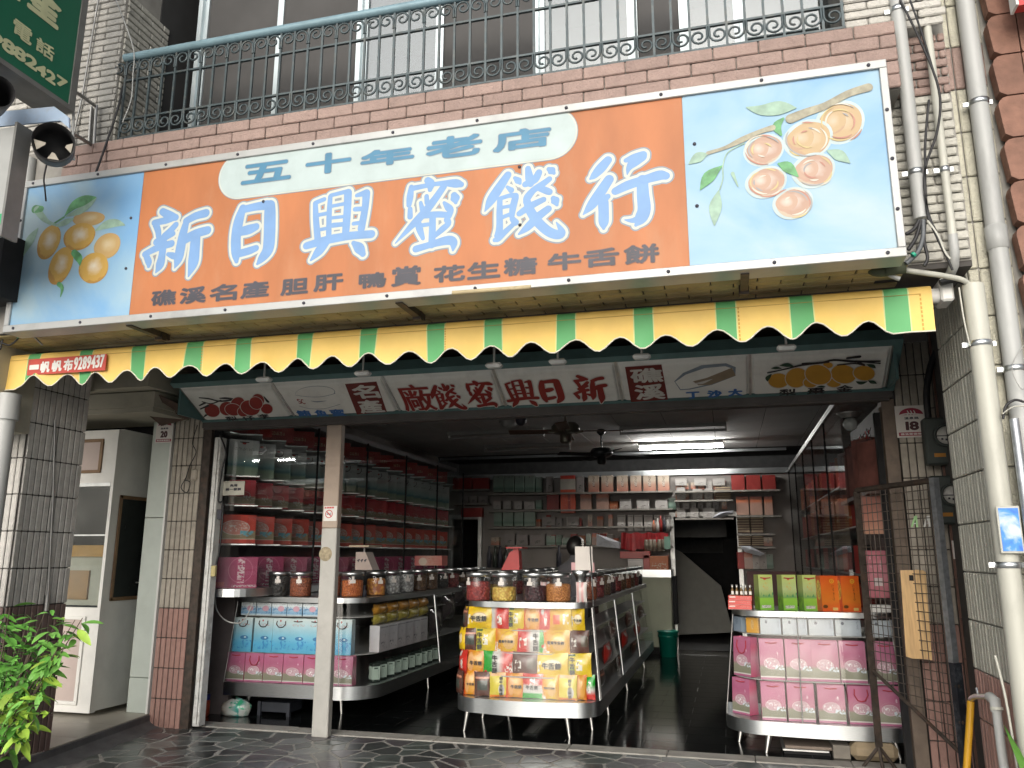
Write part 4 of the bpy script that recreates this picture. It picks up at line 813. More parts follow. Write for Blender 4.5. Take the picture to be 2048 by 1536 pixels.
q = MB(); q.bb(-3.24, -3.12, 6.094, 6.099, W(660, 1042, Y=6.1).z, W(660, 1012, Y=6.1).z); stk = q.obj('no_smoking_sticker', m_whitepaint, po)
def ring(q, c, r, wd, Y, n=28):
    vs = []
    for i in range(n): a = 2*math.pi*i/n; vs += [(c[0]+r*math.cos(a), Y, c[1]+r*math.sin(a)), (c[0]+(r-wd)*math.cos(a), Y, c[1]+(r-wd)*math.sin(a))]
    q.add(vs, [(2*i, 2*i+1, (2*i+3) % (2*n), (2*i+2) % (2*n)) for i in range(n)])
def nosmoke(parent, cx, cz, r, Y):
    q = MB(); q.bb(cx-r*.62, cx+r*.5, Y-.0012, Y-.001, cz-r*.14, cz+r*.1); q.tube([(cx+r*.55, Y-.001, cz+r*.1), (cx+r*.4, Y-.001, cz+r*.4)], .0012, 4); q.obj('cigarette', m_ink, parent)
    q = MB(); ring(q, (cx, cz), r, r*.2, Y-.0015); k = r*.85*.707
    q.add([(cx-k-.003, Y-.0017, cz+k-.003), (cx-k+.003, Y-.0017, cz+k+.003), (cx+k+.003, Y-.0017, cz-k+.003), (cx+k-.003, Y-.0017, cz-k-.003)], [(0, 1, 2, 3)]); q.obj('ban_ring', m_redpaint, parent)
c = W(658, 1028, Y=6.094); nosmoke(stk, c.x, c.z, .034, 6.094)
q = MB(); letter_mb(q, '全面禁菸', frameXZ(6.093, c.x, c.z+.052), .09, .016, (.001, .001)); q.obj('letters', m_redpaint, stk)
q = MB(); cc = W(651, 1108, Y=6.1); q.lathe([(0, -.003), (.055, -.003), (.058, 0)], (cc.x, 6.1, cc.z), 24, axis='Y'); q.obj('old_glue_patch', mat('glue_patch', (.33, .28, .19), .9, var=.3, scale=40, bump=.5), po)
# number plates
m_plate = mat('plate_white', (.66, .62, .58), .4, var=.03); m_plred = mat('plate_crimson', (.30, .02, .05), .5)
def plate(label, x0, x1, z0, z1, Y, num, hidden=False):
    t = thing('number_plate', label, 'house number', ((x0+x1)/2, Y, z0)); q = MB(); q.bb(x0, x1, Y-.006, Y, z0, z1, bev=.002); q.obj('plate', m_plate, t); w_, h_ = x1-x0, z1-z0; cx = (x0+x1)/2
    q = MB(); q.bb(x0+.06*w_, x1-.06*w_, Y-.0075, Y-.0065, z0+.05*h_, z0+.16*h_); q.obj('red_strip', m_plred, t)
    q = MB(); letter_mb(q, '礁溪鄉德陽村', frameXZ(Y-.0085, cx, z0+.105*h_), w_*.78, h_*.07, (.0006, .0006)); q.obj('letters', m_plate, t)
    q = MB(); letter_mb(q, num, frameXZ(Y-.0075, cx, z0+.36*h_), w_*.42, h_*.28, (.0055, .004)); q.obj('number', mat('plate_black', (.06, .015, .02), .5), t)
    q = MB(); letter_mb(q, '溫泉路', frameXZ(Y-.0075, cx, z0+.60*h_), w_*.46, h_*.08, (.0008, .0008)); q.obj('letters', m_ink, t)
    q = MB(); pts = [(cx+w_*.38*math.cos(a), z0+h_*.70+h_*.22*math.sin(a)) for a in [math.pi*i/16 for i in range(17)]]; q.prism(pts[::-1], Y-.0078, Y-.0068, plane='XZ'); q.obj('emblem', m_plred, t)
    q = MB()
    for k in (-.1, 0, .1): stroke_mb(q, [(cx+k*w_-.004, z0+h_*.7, .004), (cx+k*w_+.004, z0+h_*.76, .004), (cx+k*w_-.002, z0+h_*.83, .003)], frameXZ(Y-.0085))
    stroke_mb(q, [(cx-w_*.36, z0+h_*.70, .004), (cx-w_*.1, z0+h_*.74, .005), (cx+w_*.36, z0+h_*.7, .003)], frameXZ(Y-.0087)); q.obj('steam_lines', m_plate, t)
a, b = W(1791, 840, Y=6.085), W(1855, 840, Y=6.085); plate('white plate with number 18 on the right jamb of the shop', a.x, b.x, W(1822, 875, Y=6.085).z, W(1822, 811, Y=6.085).z, 6.085, '18')
a, b = W(312, 870, Y=6.075), W(346, 870, Y=6.075); plate('white plate with number 20 half under a brown flap', a.x, b.x, W(330, 886, Y=6.075).z, W(330, 838, Y=6.075).z, 6.075, '20')

# ================================================================== balcony railing
m_rail = mat('railing_paint', (.06, .082, .09), .45, .2, var=.2, scale=20, dirt=.35, dscale=18, dirtcol=(.2, .17, .13))
m_hand = mat('handrail_paint', (.20, .31, .36), .45, .1, var=.1, dirt=.15)
RY = 3.93
rl = thing('balcony_railing', 'blue-green wrought iron balcony railing with scrolls in front of the upstairs windows', 'railing', (-1.5, RY, 4.02))
x0 = W(250, 125, Y=RY).x; x1 = W(1690, 40, Y=RY).x
zb0 = W(243, 277, Y=RY).z; zb1 = W(258, 247, Y=RY).z+.0; zt1 = W(268, 150, Y=RY).z; zt0 = W(258, 116, Y=RY).z
zb1 = zb0+.135; zt1 = zt0-.17
q = MB(); q.tube([(x0, RY, zt0), (x1, RY, zt0)], .029, 14); q.obj('handrail', m_hand, rl)
for z_ in (zb0, zb1, zt1): q = MB(); q.bb(x0+.01, x1, RY-.005, RY+.012, z_-.006, z_+.006); q.obj('rail', m_rail, rl)
n = 46; dx = (x1-x0-.03)/n
q = MB(); q.bb(-.0065, .0065, -.0065, .0065, zb0-.045, zt0-.02); meb = q.mesh('baluster', m_rail); q = MB(); q.bb(-.0065, .0065, -.0065, .0065, zb0, zt0-.02); meb2 = q.mesh('baluster', m_rail)
def spiral(sx, up):
    q = MB(); pts = []
    for i in range(22):
        t = i/21; a = t*math.pi*2.6; r = .046*(1-.72*t)
        pts.append((sx*(.052-r*math.cos(a)*1.0), 0, r*math.sin(a)*up))
    pts = [(sx*.006, 0, -.055*up)]+pts
    q.tube(pts, .0066, 6); return q.mesh('scroll', m_rail)
sp = [spiral(1, 1), spiral(-1, 1), spiral(1, -1), spiral(-1, -1)]
for i in range(n+1):
    x = x0+.02+i*dx; link('baluster', meb if i % 2 else meb2, rl, Vector((x, RY, 0))-Vector((ORG[rl].x, ORG[rl].y, ORG[rl].z)))
    if i % 2 == 0:
        for s_ in (0, 1): link('scroll', sp[s_], rl, Vector((x, RY-.006, (zt1+zt0)/2+.005))-ORG[rl])
    else:
        for s_ in (2, 3): link('scroll', sp[s_], rl, Vector((x, RY-.006, (zb0+zb1)/2+.005))-ORG[rl])
# ================================================================== number 20 next door, far left
nb = thing('neighbour_house', 'pale neighbouring house number 20 with a beam and mint panelled corner', 'house', (-6, 6.3, .1))
m_beige = mat('beige_plaster', (.40, .38, .31), .75, var=.08, scale=3, dirt=.3, dscale=3)
m_mint = mat('mint_panel', (.50, .55, .50), .45, var=.04, dirt=.12, dscale=3)
m_mauve = mat('mauve_wall', (.13, .11, .11), .8, var=.12, dirt=.2)
q = MB(); q.bb(-12, -4.78, 6.42, 6.5, .1, 3.1); q.obj('wall', m_dark, nb)  # near-black colour stands in for the unlit interior
q = MB(); q.bb(-12, -4.6, 5.6, 5.9, 2.62, 2.75); q.bb(-12, -4.62, 5.62, 6.3, 2.58, 2.62); q.obj('beam', m_beige, nb)
q = MB(); q.bb(-12, -4.55, 5.45, 6.4, 2.76, 3.1); q.bb(-12, -5.1, 4.4, 5.5, 2.76, 3.1); q.obj('upper_wall', m_beige, nb)
for z0, z1 in ((.1, .38), (.385, 1.72), (1.725, 2.6)):
    q = MB(); q.bb(-4.99, -4.79, 6.1, 6.4, z0, z1, bev=.004); q.obj('mint_panel', m_mint, nb)
q = MB(); q.bb(-4.788, -4.77, 6.085, 6.14, .1, 2.55); q.obj('corner_strip', m_whitepaint, nb)
bo = thing('door_booth', 'white painted folding door booth with a dark window and pink panels', 'door', (-5.6, 5.84, .1))
BX = -5.13
def pane_frame(par, x0, x1, z0, z1, Y, m_fr, m_in, nm='panel', fw=.022, dep=.014, glass=False):
    q = MB(); q.bb(x0, x1, Y-dep, Y-.001, z0, z0+fw, bev=.004); q.bb(x0, x1, Y-dep, Y-.001, z1-fw, z1, bev=.004); q.bb(x0, x0+fw, Y-dep, Y-.001, z0+fw, z1-fw); q.bb(x1-fw, x1, Y-dep, Y-.001, z0+fw, z1-fw); q.obj('moulding', m_fr, par)
    q = MB(); q.bb(x0+fw, x1-fw, Y-.006, Y-.0005, z0+fw, z1-fw); q.obj(nm, m_in, par)
zA = lambda y: W(190, y, Y=5.84).z; xA = lambda x, y=1000: W(x, y, Y=5.84).x
wz0, wz1 = W(210, 1216, Y=5.84).z, W(220, 972, Y=5.84).z
q = MB(); q.bb(-7, BX, 5.84, 5.9, .13, wz0); q.bb(-7, BX, 5.84, 5.9, wz1, 2.48); q.bb(W(207, 1100, Y=5.84).x, BX, 5.84, 5.9, wz0, wz1); q.obj('front_panel', m_whitepaint, bo)
q = MB(); q.bb(BX-.05, BX, 5.9, 6.36, .14, 2.49); q.obj('side_panel', m_whitepaint, bo)
q = MB(); q.bb(BX-.02, BX+.012, 6.34, 6.40, .1, 2.5); q.obj('hinge_post', m_peel, bo)
m_pinkp = mat('pale_pink_panel', (.46, .38, .35), .5, var=.04); m_wood = mat('brown_moulding', (.2, .12, .06), .5, var=.2)
pane_frame(bo, W(120, 910, Y=5.84).x, W(206, 910, Y=5.84).x, W(195, 946, Y=5.84).z, W(200, 878, Y=5.84).z, 5.84, m_wood, m_pinkp, fw=.028)
pane_frame(bo, -6.2, W(163, 1330, Y=5.84).x, W(150, 1410, Y=5.84).z, W(158, 1232, Y=5.84).z, 5.84, m_whitepaint, m_pinkp, fw=.03)
q = MB(); q.bb(-6.6, W(207, 1100, Y=5.84).x, 5.865, 5.87, wz0, wz1); q.obj('window_pane', m_glass, bo)
q = MB(); q.bb(-7, W(207, 1100, Y=5.84).x, 5.86, 5.88, W(200, 1070, Y=5.84).z-.006, W(200, 1070, Y=5.84).z+.006); q.bb(-7, W(207, 1100, Y=5.84).x, 5.836, 5.88, wz1, wz1+.03); q.obj('window_bar', m_alu2, bo)
q = MB(); q.bb(-6.6, -5.3, 6.1, 6.14, wz0, wz0+.42); q.obj('inner_board', m_beige, bo); q = MB(); q.bb(-6.6, -5.5, 6.08, 6.1, wz0+.05, wz0+.3); q.obj('inner_board', mat('tan_board', (.30, .17, .07), .6), bo)
q = MB(); q.bb(-6.6, -5.3, 6.07, 6.09, wz0+.42, wz0+.52); q.obj('inner_board', mat('orange_board', (.4, .22, .06), .6), bo)
ys0, ys1 = 5.93, 6.32; zs0, zs1 = W(255, 1195, X=BX).z-.02, W(255, 985, X=BX).z-.03
for a in ((ys0, ys1, zs1-.03, zs1), (ys0, ys1, zs0, zs0+.03), (ys0, ys0+.03, zs0, zs1), (ys1-.03, ys1, zs0, zs1)):
    q = MB(); q.bb(BX, BX+.014, *a, bev=.003); q.obj('moulding', m_wood, bo)
q = MB(); q.bb(BX-.002, BX+.004, ys0+.03, ys1-.03, zs0+.03, zs1-.03); q.obj('window_pane', mat('dark_pane', (.02, .025, .024), .15), bo)
q = MB(); q.tube([W(272, 1165, X=BX+.05), W(284, 1165, X=BX+.05), W(284, 1215, X=BX+.05), W(270, 1217, X=BX+.05)], .006, 6); q.obj('handle', m_alu2, bo)
q = MB(); a = W(325, 815, Y=5.8); q.add([(-4.62, 5.62, 2.74), (-4.52, 5.75, 2.68), (-4.50, 6.04, 2.60), (-4.86, 6.04, 2.53), (-4.80, 5.8, 2.58), (-4.68, 5.65, 2.66)], [(0, 1, 2, 3, 4, 5)]); q.add([(-4.62, 5.62, 2.745), (-4.52, 5.75, 2.685), (-4.50, 6.04, 2.605), (-4.86, 6.04, 2.535), (-4.80, 5.8, 2.585), (-4.68, 5.65, 2.665)], [(5, 4, 3, 2, 1, 0)])
q.solo('rain_flap', mat('brown_flap', (.10, .065, .05), .6, var=.2, scale=12), 'old brown plastic flap hanging over house plate 20', 'flap')
# small fuse box, hook and wires on the left jamb
q = MB(); a = W(375, 945, Y=6.06); q.bb(a.x-.05, a.x+.0, 6.06, 6.1, a.z-.06, a.z+.06, bev=.01); q.bb(a.x+.02, a.x+.08, 6.07, 6.1, a.z-.07, a.z+.03, bev=.01); q.solo('fuse_box', m_tile_taupe, 'small taupe fuse boxes on the left tiled jamb', 'fuse box')
def cable(px, Y, r=.006, label='', mt=None, name='cable', group=None, X=None):
    q = MB(); pts = [W(x, y, Y=(Y if not isinstance(Y, (list, tuple)) else Y[i])) for i, (x, y) in enumerate(px)]
    out = []
    for i in range(len(pts)-1):
        p0, p1, p2, p3 = pts[max(i-1, 0)], pts[i], pts[i+1], pts[min(i+2, len(pts)-1)]
        for k in range(5):
            t = k/5; out.append(.5*((2*p1)+(p2-p0)*t+(2*p0-5*p1+4*p2-p3)*t*t+(3*p1-p0-3*p2+p3)*t**3))
    out.append(pts[-1]); q.tube(out, r, 6); return q.solo(name, mt or m_black, label, 'cable', group)
cable([(395, 850), (385, 885), (392, 905), (380, 930), (372, 955), (362, 975), (374, 985), (380, 965), (368, 960)], 6.05, .004, 'thin tangled black wire looping down the left tiled jamb')
cable([(440, 870), (452, 905), (445, 935), (437, 1000), (446, 1010), (440, 1090), (432, 1130)], 6.09, .008, 'dark cable running down inside the left door post')
cable([(432, 1180), (432, 1215), (450, 1240), (478, 1246), (495, 1230), (505, 1205)], 6.4, .006, 'pale flex looping under the magenta box shelf', m_pvc)
q = MB(); a = W(441, 1029, Y=6.15); q.bb(a.x-.02, a.x+.02, 6.13, 6.16, a.z-.04, a.z+.04); q.solo('socket_strip', m_ink, 'small dark socket strip on the left door post', 'socket')
q = MB(); a = W(427, 1142, Y=6.08); q.bb(a.x-.022, a.x+.02, 6.07, 6.1, a.z-.045, a.z+.045, bev=.004); q.solo('switch', mat('yellowed_plastic', (.5, .42, .2), .5), 'yellowed switch plate on the left door post', 'switch')
q = MB(); q.tube([W(110, 840, X=-4.55), W(106, 1000, X=-4.55), W(96, 1190, X=-4.55)], .008, 6); q.tube([W(95, 1190, X=-4.55), W(92, 1222, X=-4.55)], .016, 8); q.tube([W(91, 1224, X=-4.55), W(124, 1238, X=-4.53), W(126, 1250, X=-4.53)], .005, 6); q.solo('awning_crank', m_steel, 'thin crank rod with white grip hanging on the left pillar', 'crank')
# ------------------------------------------------------------------ projecting green sign and its neighbours
XG = W(140, 222, Y=3.55).x
gs = thing('projecting_sign', 'green projecting sign with a phone number at the upper left', 'sign', (XG, 3, 3.6))
m_green = mat('sign_green', (.008, .125, .065), .35, var=.05, scale=2); m_gfr = mat('sign_edge_grey', (.20, .20, .19), .5, .3, var=.12, dirt=.3)
m_cream = mat('sign_cream_letters', (.58, .60, .36), .5)
gy0, gz0 = 1.6, W(140, 218, X=XG).z-.01
q = MB(); q.bb(XG-.02, XG, gy0, 3.53, gz0+.03, 5.6); q.obj('face', m_green, gs)
q = MB(); q.bb(XG-.2, XG+.008, 3.53, 3.575, gz0, 5.6); q.bb(XG-.2, XG+.008, gy0, 3.53, gz0, gz0+.03); q.bb(XG-.2, XG-.18, gy0, 3.53, gz0+.03, 5.6); q.obj('edge_frame', m_gfr, gs)
def gtext(text, boxes, bold):
    for ch, (x0, y0, x1, y1) in zip(text, boxes):
        a = W(x0, y0, X=XG); b = W(x1, y1, X=XG)
        fr = ((XG+.003, (a.y+b.y)/2, (a.z+b.z)/2), (0, 1, 0), (0, 0, 1), (1, 0, 0)); h_ = max(a.z-b.z, .05)*1.3
        q = MB(); letter_mb(q, ch, fr, b.y-a.y, h_, bold, .3); q.obj('letter', m_cream, gs)
gtext('9882427', [(-18, 62, 4, 90), (5, 74, 28, 112), (28, 90, 50, 126), (51, 106, 73, 142), (72, 124, 91, 156), (92, 138, 110, 170), (113, 150, 133, 180)], (.0065, .0045))
gtext('電話', [(27, 38, 62, 90), (73, 74, 106, 122)], (.0035, .0025))
gtext('隆', [(36, -75, 118, 57)], (.012, .008))
q = MB()
q.tube([W(150, 183, Y=3.58), W(190, 211, Y=3.89)], .013, 4); q.tube([W(138, 262, Y=3.58), W(186, 291, Y=3.89)], .013, 4); q.tube([W(193, 211, Y=3.89), W(188, 290, Y=3.89)], .013, 4); q.tube([W(183, 214, Y=3.9), W(178, 288, Y=3.9)], .012, 4); q.obj('wall_bracket', m_steel, gs)
m_pb = mat('pale_blue_board', (.40, .52, .68), .5, var=.08, dirt=.4, dscale=9, dirtcol=(.25, .18, .1))
q = MB(); Yb = 3.3; pts = [W(x, y, Y=Yb) for x, y in ((-30, 226), (108, 213), (137, 234), (138, 256), (120, 241), (-30, 255))]; q.prism([(p.x, p.z) for p in pts][::-1], Yb, Yb+.012, plane='XZ'); q.solo('bracket_board', m_pb, 'pale blue metal strip with rust under the green sign', 'board')
def horn(c, ax, r, L, label, broken=True):
    ax = Vector(ax).normalized(); q = MB(); c = Vector(c); u = ax.orthogonal().normalized(); v = ax.cross(u); n = 24
    prof = [(r, 0), (r*.93, -.01), (r*.93, -L*.9), (0, -L*.9)]; prof2 = [(r, 0), (r*1.02, -.01), (r*1.0, -L), (r*.5, -L*1.02), (0, -L*1.02)]
    for pr_ in (prof, prof2):
        vs = [c+ax*z_+(u*math.cos(2*math.pi*j/n)+v*math.sin(2*math.pi*j/n))*rr_ for rr_, z_ in pr_ for j in range(n)]
        q.add(vs, [(i*n+j, i*n+(j+1) % n, (i+1)*n+(j+1) % n, (i+1)*n+j) for i in range(len(pr_)-1) for j in range(n)], 0, True)
    t = thing('lamp_housing', label, 'lamp', tuple(c)); q.obj('shell', mat('black_weathered_plastic', (.03, .03, .032), .5, var=.3, dirt=.3, dscale=6, dirtcol=(.1, .1, .1)), t)
    if broken:
        q = MB()
        for a_, s1 in ((-.4, .5), (.9, .35), (2.3, .3)): q.add([c+ax*-.02+(u*math.cos(a_+k)+v*math.sin(a_+k))*r*f for k, f in ((-.3, .9), (.3, .9), (.15, .9-s1), (-.1, .85-s1))], [(0, 1, 2, 3)])
        q.obj('broken_lens', mat('broken_lens', (.5, .46, .38), .4, var=.3), t)
horn(W(107, 284, Y=3.22), (.62, -.62, -.25), .105, .22, 'broken black round lamp housing hanging under the pale blue strip')
horn(W(-6, 182, Y=3.0), (.75, -.5, -.2), .085, .3, 'dark round lamp mouth cut by the left edge under the green sign', False)
q = MB(); q.lathe([(.05, 0), (.13, .25), (.13, .27)], (XG-.12, 2.85, gz0-.2), 16); q.solo('lamp_cone', m_beige, 'beige cone shaped fitting below the green sign', 'lamp')
ps = thing('panel_sign', 'pale grey hanging sign box with a green foot at the far left', 'sign', (-3.9, 3.2, 2.9))
a = W(36, 252, Y=3.15); b = W(10, 465, Y=3.15)
q = MB(); q.bb(a.x-.7, a.x-.01, 3.15, 3.2, b.z, a.z); q.obj('face', mat('sign_pale_grey', (.36, .37, .36), .5, var=.06, dirt=.2), ps); q = MB(); q.bb(a.x-.012, a.x+.004, 3.14, 3.24, b.z-.02, a.z+.02); q.obj('edge_frame', m_gfr, ps)
q = MB(); q.bb(a.x-.7, a.x-.013, 3.146, 3.149, b.z+.05, b.z+.11); q.obj('green_band', mat('band_green', (.03, .35, .14), .5), ps)
q = MB(); q.tube([W(62, 318, Y=3.86), W(56, 400, Y=3.86)+Vector((0, 0, -.9))], .036, 14); q.solo('downpipe', m_pvc, 'grey downpipe behind the left end of the big sign', 'pipe')
q = MB(); p = W(12, 840, Y=4.1); q.tube([(p.x, 4.1, 0), (p.x, 4.1, p.z)], .055, 16); q.tube([(p.x, 4.1, p.z), (p.x, 4.1, p.z+.17)], .07, 16); q.solo('downpipe', m_pvc, 'pale downpipe with a dark collar at the left edge beside the pillar', 'pipe')
cable([(287, 0), (262, 90), (240, 200), (215, 280), (192, 345)], [4.25, 4.2, 3.9, 3.86, 3.74], .007, 'thick black cable hanging down the white brick pier')
cable([(197, 0), (183, 80), (165, 190), (150, 260), (146, 315)], 3.9, .006, 'thin grey cable on the outer side of the white brick pier', m_steel)
cable([(232, 0), (255, 60), (268, 105), (266, 150), (262, 200), (245, 245)], 3.9, .004, 'thin pale wire crossing the white pier to the railing', m_pvc)
cable([(96, 318), (88, 355), (90, 380), (92, 402)], 3.6, .005, 'loose black cable end hanging before the kumquat picture')
cable([(148, 210), (146, 260), (147, 320)], 3.6, .008, 'pale flex beside the green sign bracket', m_pvc)
cable([(0, 640), (12, 660), (30, 662), (60, 668), (85, 690)], 3.95, .006, 'grey wire with green tape under the left end of the big sign', m_steel)
q = MB(); q.tube([W(20, 662, Y=3.94), W(40, 666, Y=3.94)], .011, 6); q.tube([W(34, 674, Y=3.94), W(43, 672, Y=3.94)], .010, 6); q.solo('insulating_tape', mat('green_tape', (.02, .35, .22), .4), 'green insulating tape on the wire joints under the sign', 'tape')
cable([(0, 683), (20, 690), (38, 672), (12, 668), (0, 700)], 3.95, .006, 'tangled dark wires at the far left under the sign')
q = MB(); q.bb(-5.3, -4.55, 3.95, 4.35, 2.2, 2.76); q.obj('corner_block', m_beige, nb)
q = MB(); a = W(0, 480, Y=3.6); q.bb(a.x-.6, a.x+.03, 3.6, 3.8, a.z-.35, a.z+.05); q.solo('dark_filler_box', m_dark, 'dark box standing for a mess of wires at the far left beside the sign', 'box')  # plain dark box added for a dark mess of wires

# ================================================================== right side: pipes, cables, meters, gate, tap
def vpipe(name, px, py, Y, zl, zh, r, m, label, clamps=(), cat='pipe', socket=()):
    p = W(px, py, Y=Y); t = thing(name, label, cat, (p.x, Y, zl)); q = MB(); q.tube([(p.x, Y, zl), (p.x, Y, zh)], r, 18); q.obj('pipe', m, t)
    for z_ in clamps:
        q = MB(); q.lathe([(r+.001, -.014), (r+.005, -.012), (r+.005, .012), (r+.001, .014)], (p.x, Y, z_), 18); q.bb(p.x-r-.028, p.x-r, Y+.0, Y+.012, z_-.011, z_+.011); q.bb(p.x+r, p.x+r+.02, Y+.0, Y+.012, z_-.011, z_+.011); q.obj('clamp', m_alu, t)
    for z0, z1 in socket: q = MB(); q.lathe([(r, z0), (r+.006, z0+.004), (r+.006, z1-.004), (r, z1)], (p.x, Y, 0), 18); q.obj('socket', m_pvc, t)
    return p
z_at = lambda px, py, Y: W(px, py, Y=Y).z
vpipe('conduit', 1842, 435, 3.96, z_at(1842, 438, 3.96), 6, .033, m_pvc, 'wide grey conduit ending open above a fan of cables', (z_at(1836, 345, 3.96), z_at(1800, 20, 3.96)))
vpipe('conduit', 1905, 470, 4.0, z_at(1905, 470, 4.0), 6, .019, m_pvc_w, 'narrow cream conduit right of the wide open conduit', (z_at(1885, 340, 4.0), z_at(1850, 15, 4.0)))
q = MB(); p = W(1905, 470, Y=4.0); q.tube([p, p+Vector((0, 0, -.09)), p+Vector((0, .03, -.14)), p+Vector((0, .12, -.16))], .022, 12); q.solo('conduit_elbow', m_pvc, 'grey elbow at the foot of the narrow cream conduit', 'pipe')
vpipe('downpipe', 1998, 510, 4.13, 0, 6, .043, m_pvc, 'tall grey downpipe along the brown neighbouring wall', (z_at(1967, 205, 4.13), z_at(2022, 738, 4.13)), socket=((z_at(1998, 500, 4.13), z_at(1995, 452, 4.13)),))
p4_ = vpipe('drainpipe', 1946, 575, 4.1, 0, z_at(1946, 570, 4.1), .048, m_pvc_w, 'white pipe with cables entering its top beside the awning end', (z_at(1965, 688, 4.1), z_at(2015, 1130, 4.1)))
vpipe('conduit', 2028, 838, 4.03, .9, z_at(2026, 838, 4.03), .019, m_galv, 'short galvanised conduit behind the blue plaque', ())
q = MB(); a = W(1989, 1012, Y=4.03); b = W(2034, 1105, Y=4.03); bq = thing('plaque', 'small blue plaque painted with clouds fixed on the white pipe', 'plaque', (a.x, 4.03, b.z))
q.bb(a.x+.004, a.x+.098, 4.03, 4.042, b.z-.004, a.z, bev=.003); q.obj('rim', m_pvc_w, bq); q = MB(); q.bb(a.x+.012, a.x+.09, 4.027, 4.0295, b.z+.006, a.z-.01); q.obj('picture', skymat('plaque_sky', (.02, .14, .62), (.05, .26, .72), (.5, .6, .75), 11), bq)
for i, (pts, lab, r, mt) in enumerate((([(1838, 440), (1828, 458), (1812, 468)], 'short black cable from the wide conduit to the sign edge', .009, m_black), ([(1842, 440), (1832, 475), (1816, 500)], 'black cable curving from the conduit towards the sign corner', .009, m_black), ([(1846, 440), (1846, 475), (1835, 505), (1812, 527)], 'grey cable with green tape under the conduit', .011, mat('grey_cable', (.11, .12, .13), .5)), ([(1850, 440), (1848, 480), (1855, 515), (1848, 532)], 'dark cable hooking under the wall edge', .008, m_black), ([(1855, 442), (1875, 470), (1890, 505), (1900, 518)], 'thin white cable slanting right from the conduit', .007, m_pvc_w), ([(1800, 0), (1840, 80), (1878, 180), (1875, 260), (1850, 340), (1855, 420), (1880, 480), (1905, 540)], 'long black cable looping across both conduits', .006, m_black), ([(1820, 0), (1845, 70), (1872, 160)], 'second black cable at the top of the conduits', .005, m_black), ([(1858, 200), (1850, 300), (1854, 420), (1872, 470), (1896, 520)], 'black cable running straight behind the wide conduit', .006, m_black))):
    cable(pts, 3.92, r, lab, mt)
q = MB(); q.tube([W(1825, 511, Y=3.9), W(1829, 507, Y=3.9)], .0125, 8); q.solo('insulating_tape', MATS['green_tape'], 'bit of green tape on the grey cable below the conduit', 'tape')
cable([(1808, 540), (1850, 546), (1890, 552), (1925, 560), (1945, 575)], [4.0, 4.0, 4.03, 4.06, 4.1], .014, 'thick cream sleeve running to the white pipe top', m_pvc_w)
cable([(1880, 566), (1905, 560), (1930, 564), (1944, 578)], [4.1, 4.1, 4.1, 4.1], .016, 'bundle of black cables entering the white pipe top', m_black)
cable([(1760, 530), (1780, 550), (1800, 558)], 3.98, .012, 'pale hose end under the right sign corner', m_pvc)
q = MB(); q.sphere(W(1765, 543, Y=3.97), .05, 10, 7, 0, (1.3, .6, .5)); q.tube([W(1770, 540, Y=3.96), W(1810, 535, Y=3.96)], .03, 8); q.solo('cable_gland', mat('mossy_sleeve', (.06, .07, .04), .8, var=.4), 'mossy dark cable sleeve under the right sign corner', 'sleeve')
cable([(1918, 575), (1928, 640), (1940, 692)], 4.08, .004, 'thin white wire down the left of the white pipe', m_pvc_w)
cable([(2048, 690), (2028, 720), (2025, 745), (2040, 775), (2048, 778)], 4.06, .002, 'thin wire loop round the downpipe', m_steel)
cable([(2006, 838), (2012, 812), (2030, 800), (2048, 804)], 4.04, .006, 'black cable bending over the galvanised conduit', m_black)
cable([(2005, 828), (2025, 814), (2048, 812)], 4.03, .003, 'white cable over the galvanised conduit', m_pvc_w)
cable([(1990, 1310), (2012, 1400), (2035, 1536)], 4.14, .006, 'thin cream pipe at the foot of the right pillar', m_pvc_w)
# brown neighbour
bn = thing('brown_house', 'neighbouring house front of large brown split-face tiles at the far right', 'house', (2, 4.3, 0))
xe = W(1958, 0, Y=4.12).x+.05
q = MB(); q.bb(xe, 4, 4.16, 6, -.1, 6.5); q.obj('wall', m_grout, bn)
m_bst = mat('brown_split_tile', (.225, .115, .08), .75, var=.22, scale=14, bump=.9, bscale=22, rnd=.1)
hgt = .228
for r in range(27):
    for c_ in range(3):
        x0_ = xe-.035+c_*.135*(1 if c_ else 1); q = MB(); rr_ = .045 if c_ == 0 else .006
        pts = [(x0_+rr_, r*hgt), (x0_+.13, r*hgt), (x0_+.13, r*hgt+hgt-.008)]+[(x0_+rr_-rr_*math.sin(a), r*hgt+hgt-.008-rr_+rr_*math.cos(a)) for a in (0, .5, 1, 1.57)]+[(x0_+rr_*.3, r*hgt+.02)]
        q.prism(pts, 4.10, 4.17, plane='XZ'); q.obj('tile', m_bst, bn)
q = MB(); a = W(2044, 60, Y=3.9); q.bb(a.x, a.x+.3, 3.9, 3.96, 4.0, 6); q.bb(a.x-.012, a.x, 3.89, 3.97, 4.0, 6, m=1); q.solo('red_sign', [m_redpaint, m_whitepaint], 'edge of a red sign with white rim at the upper right', 'sign')
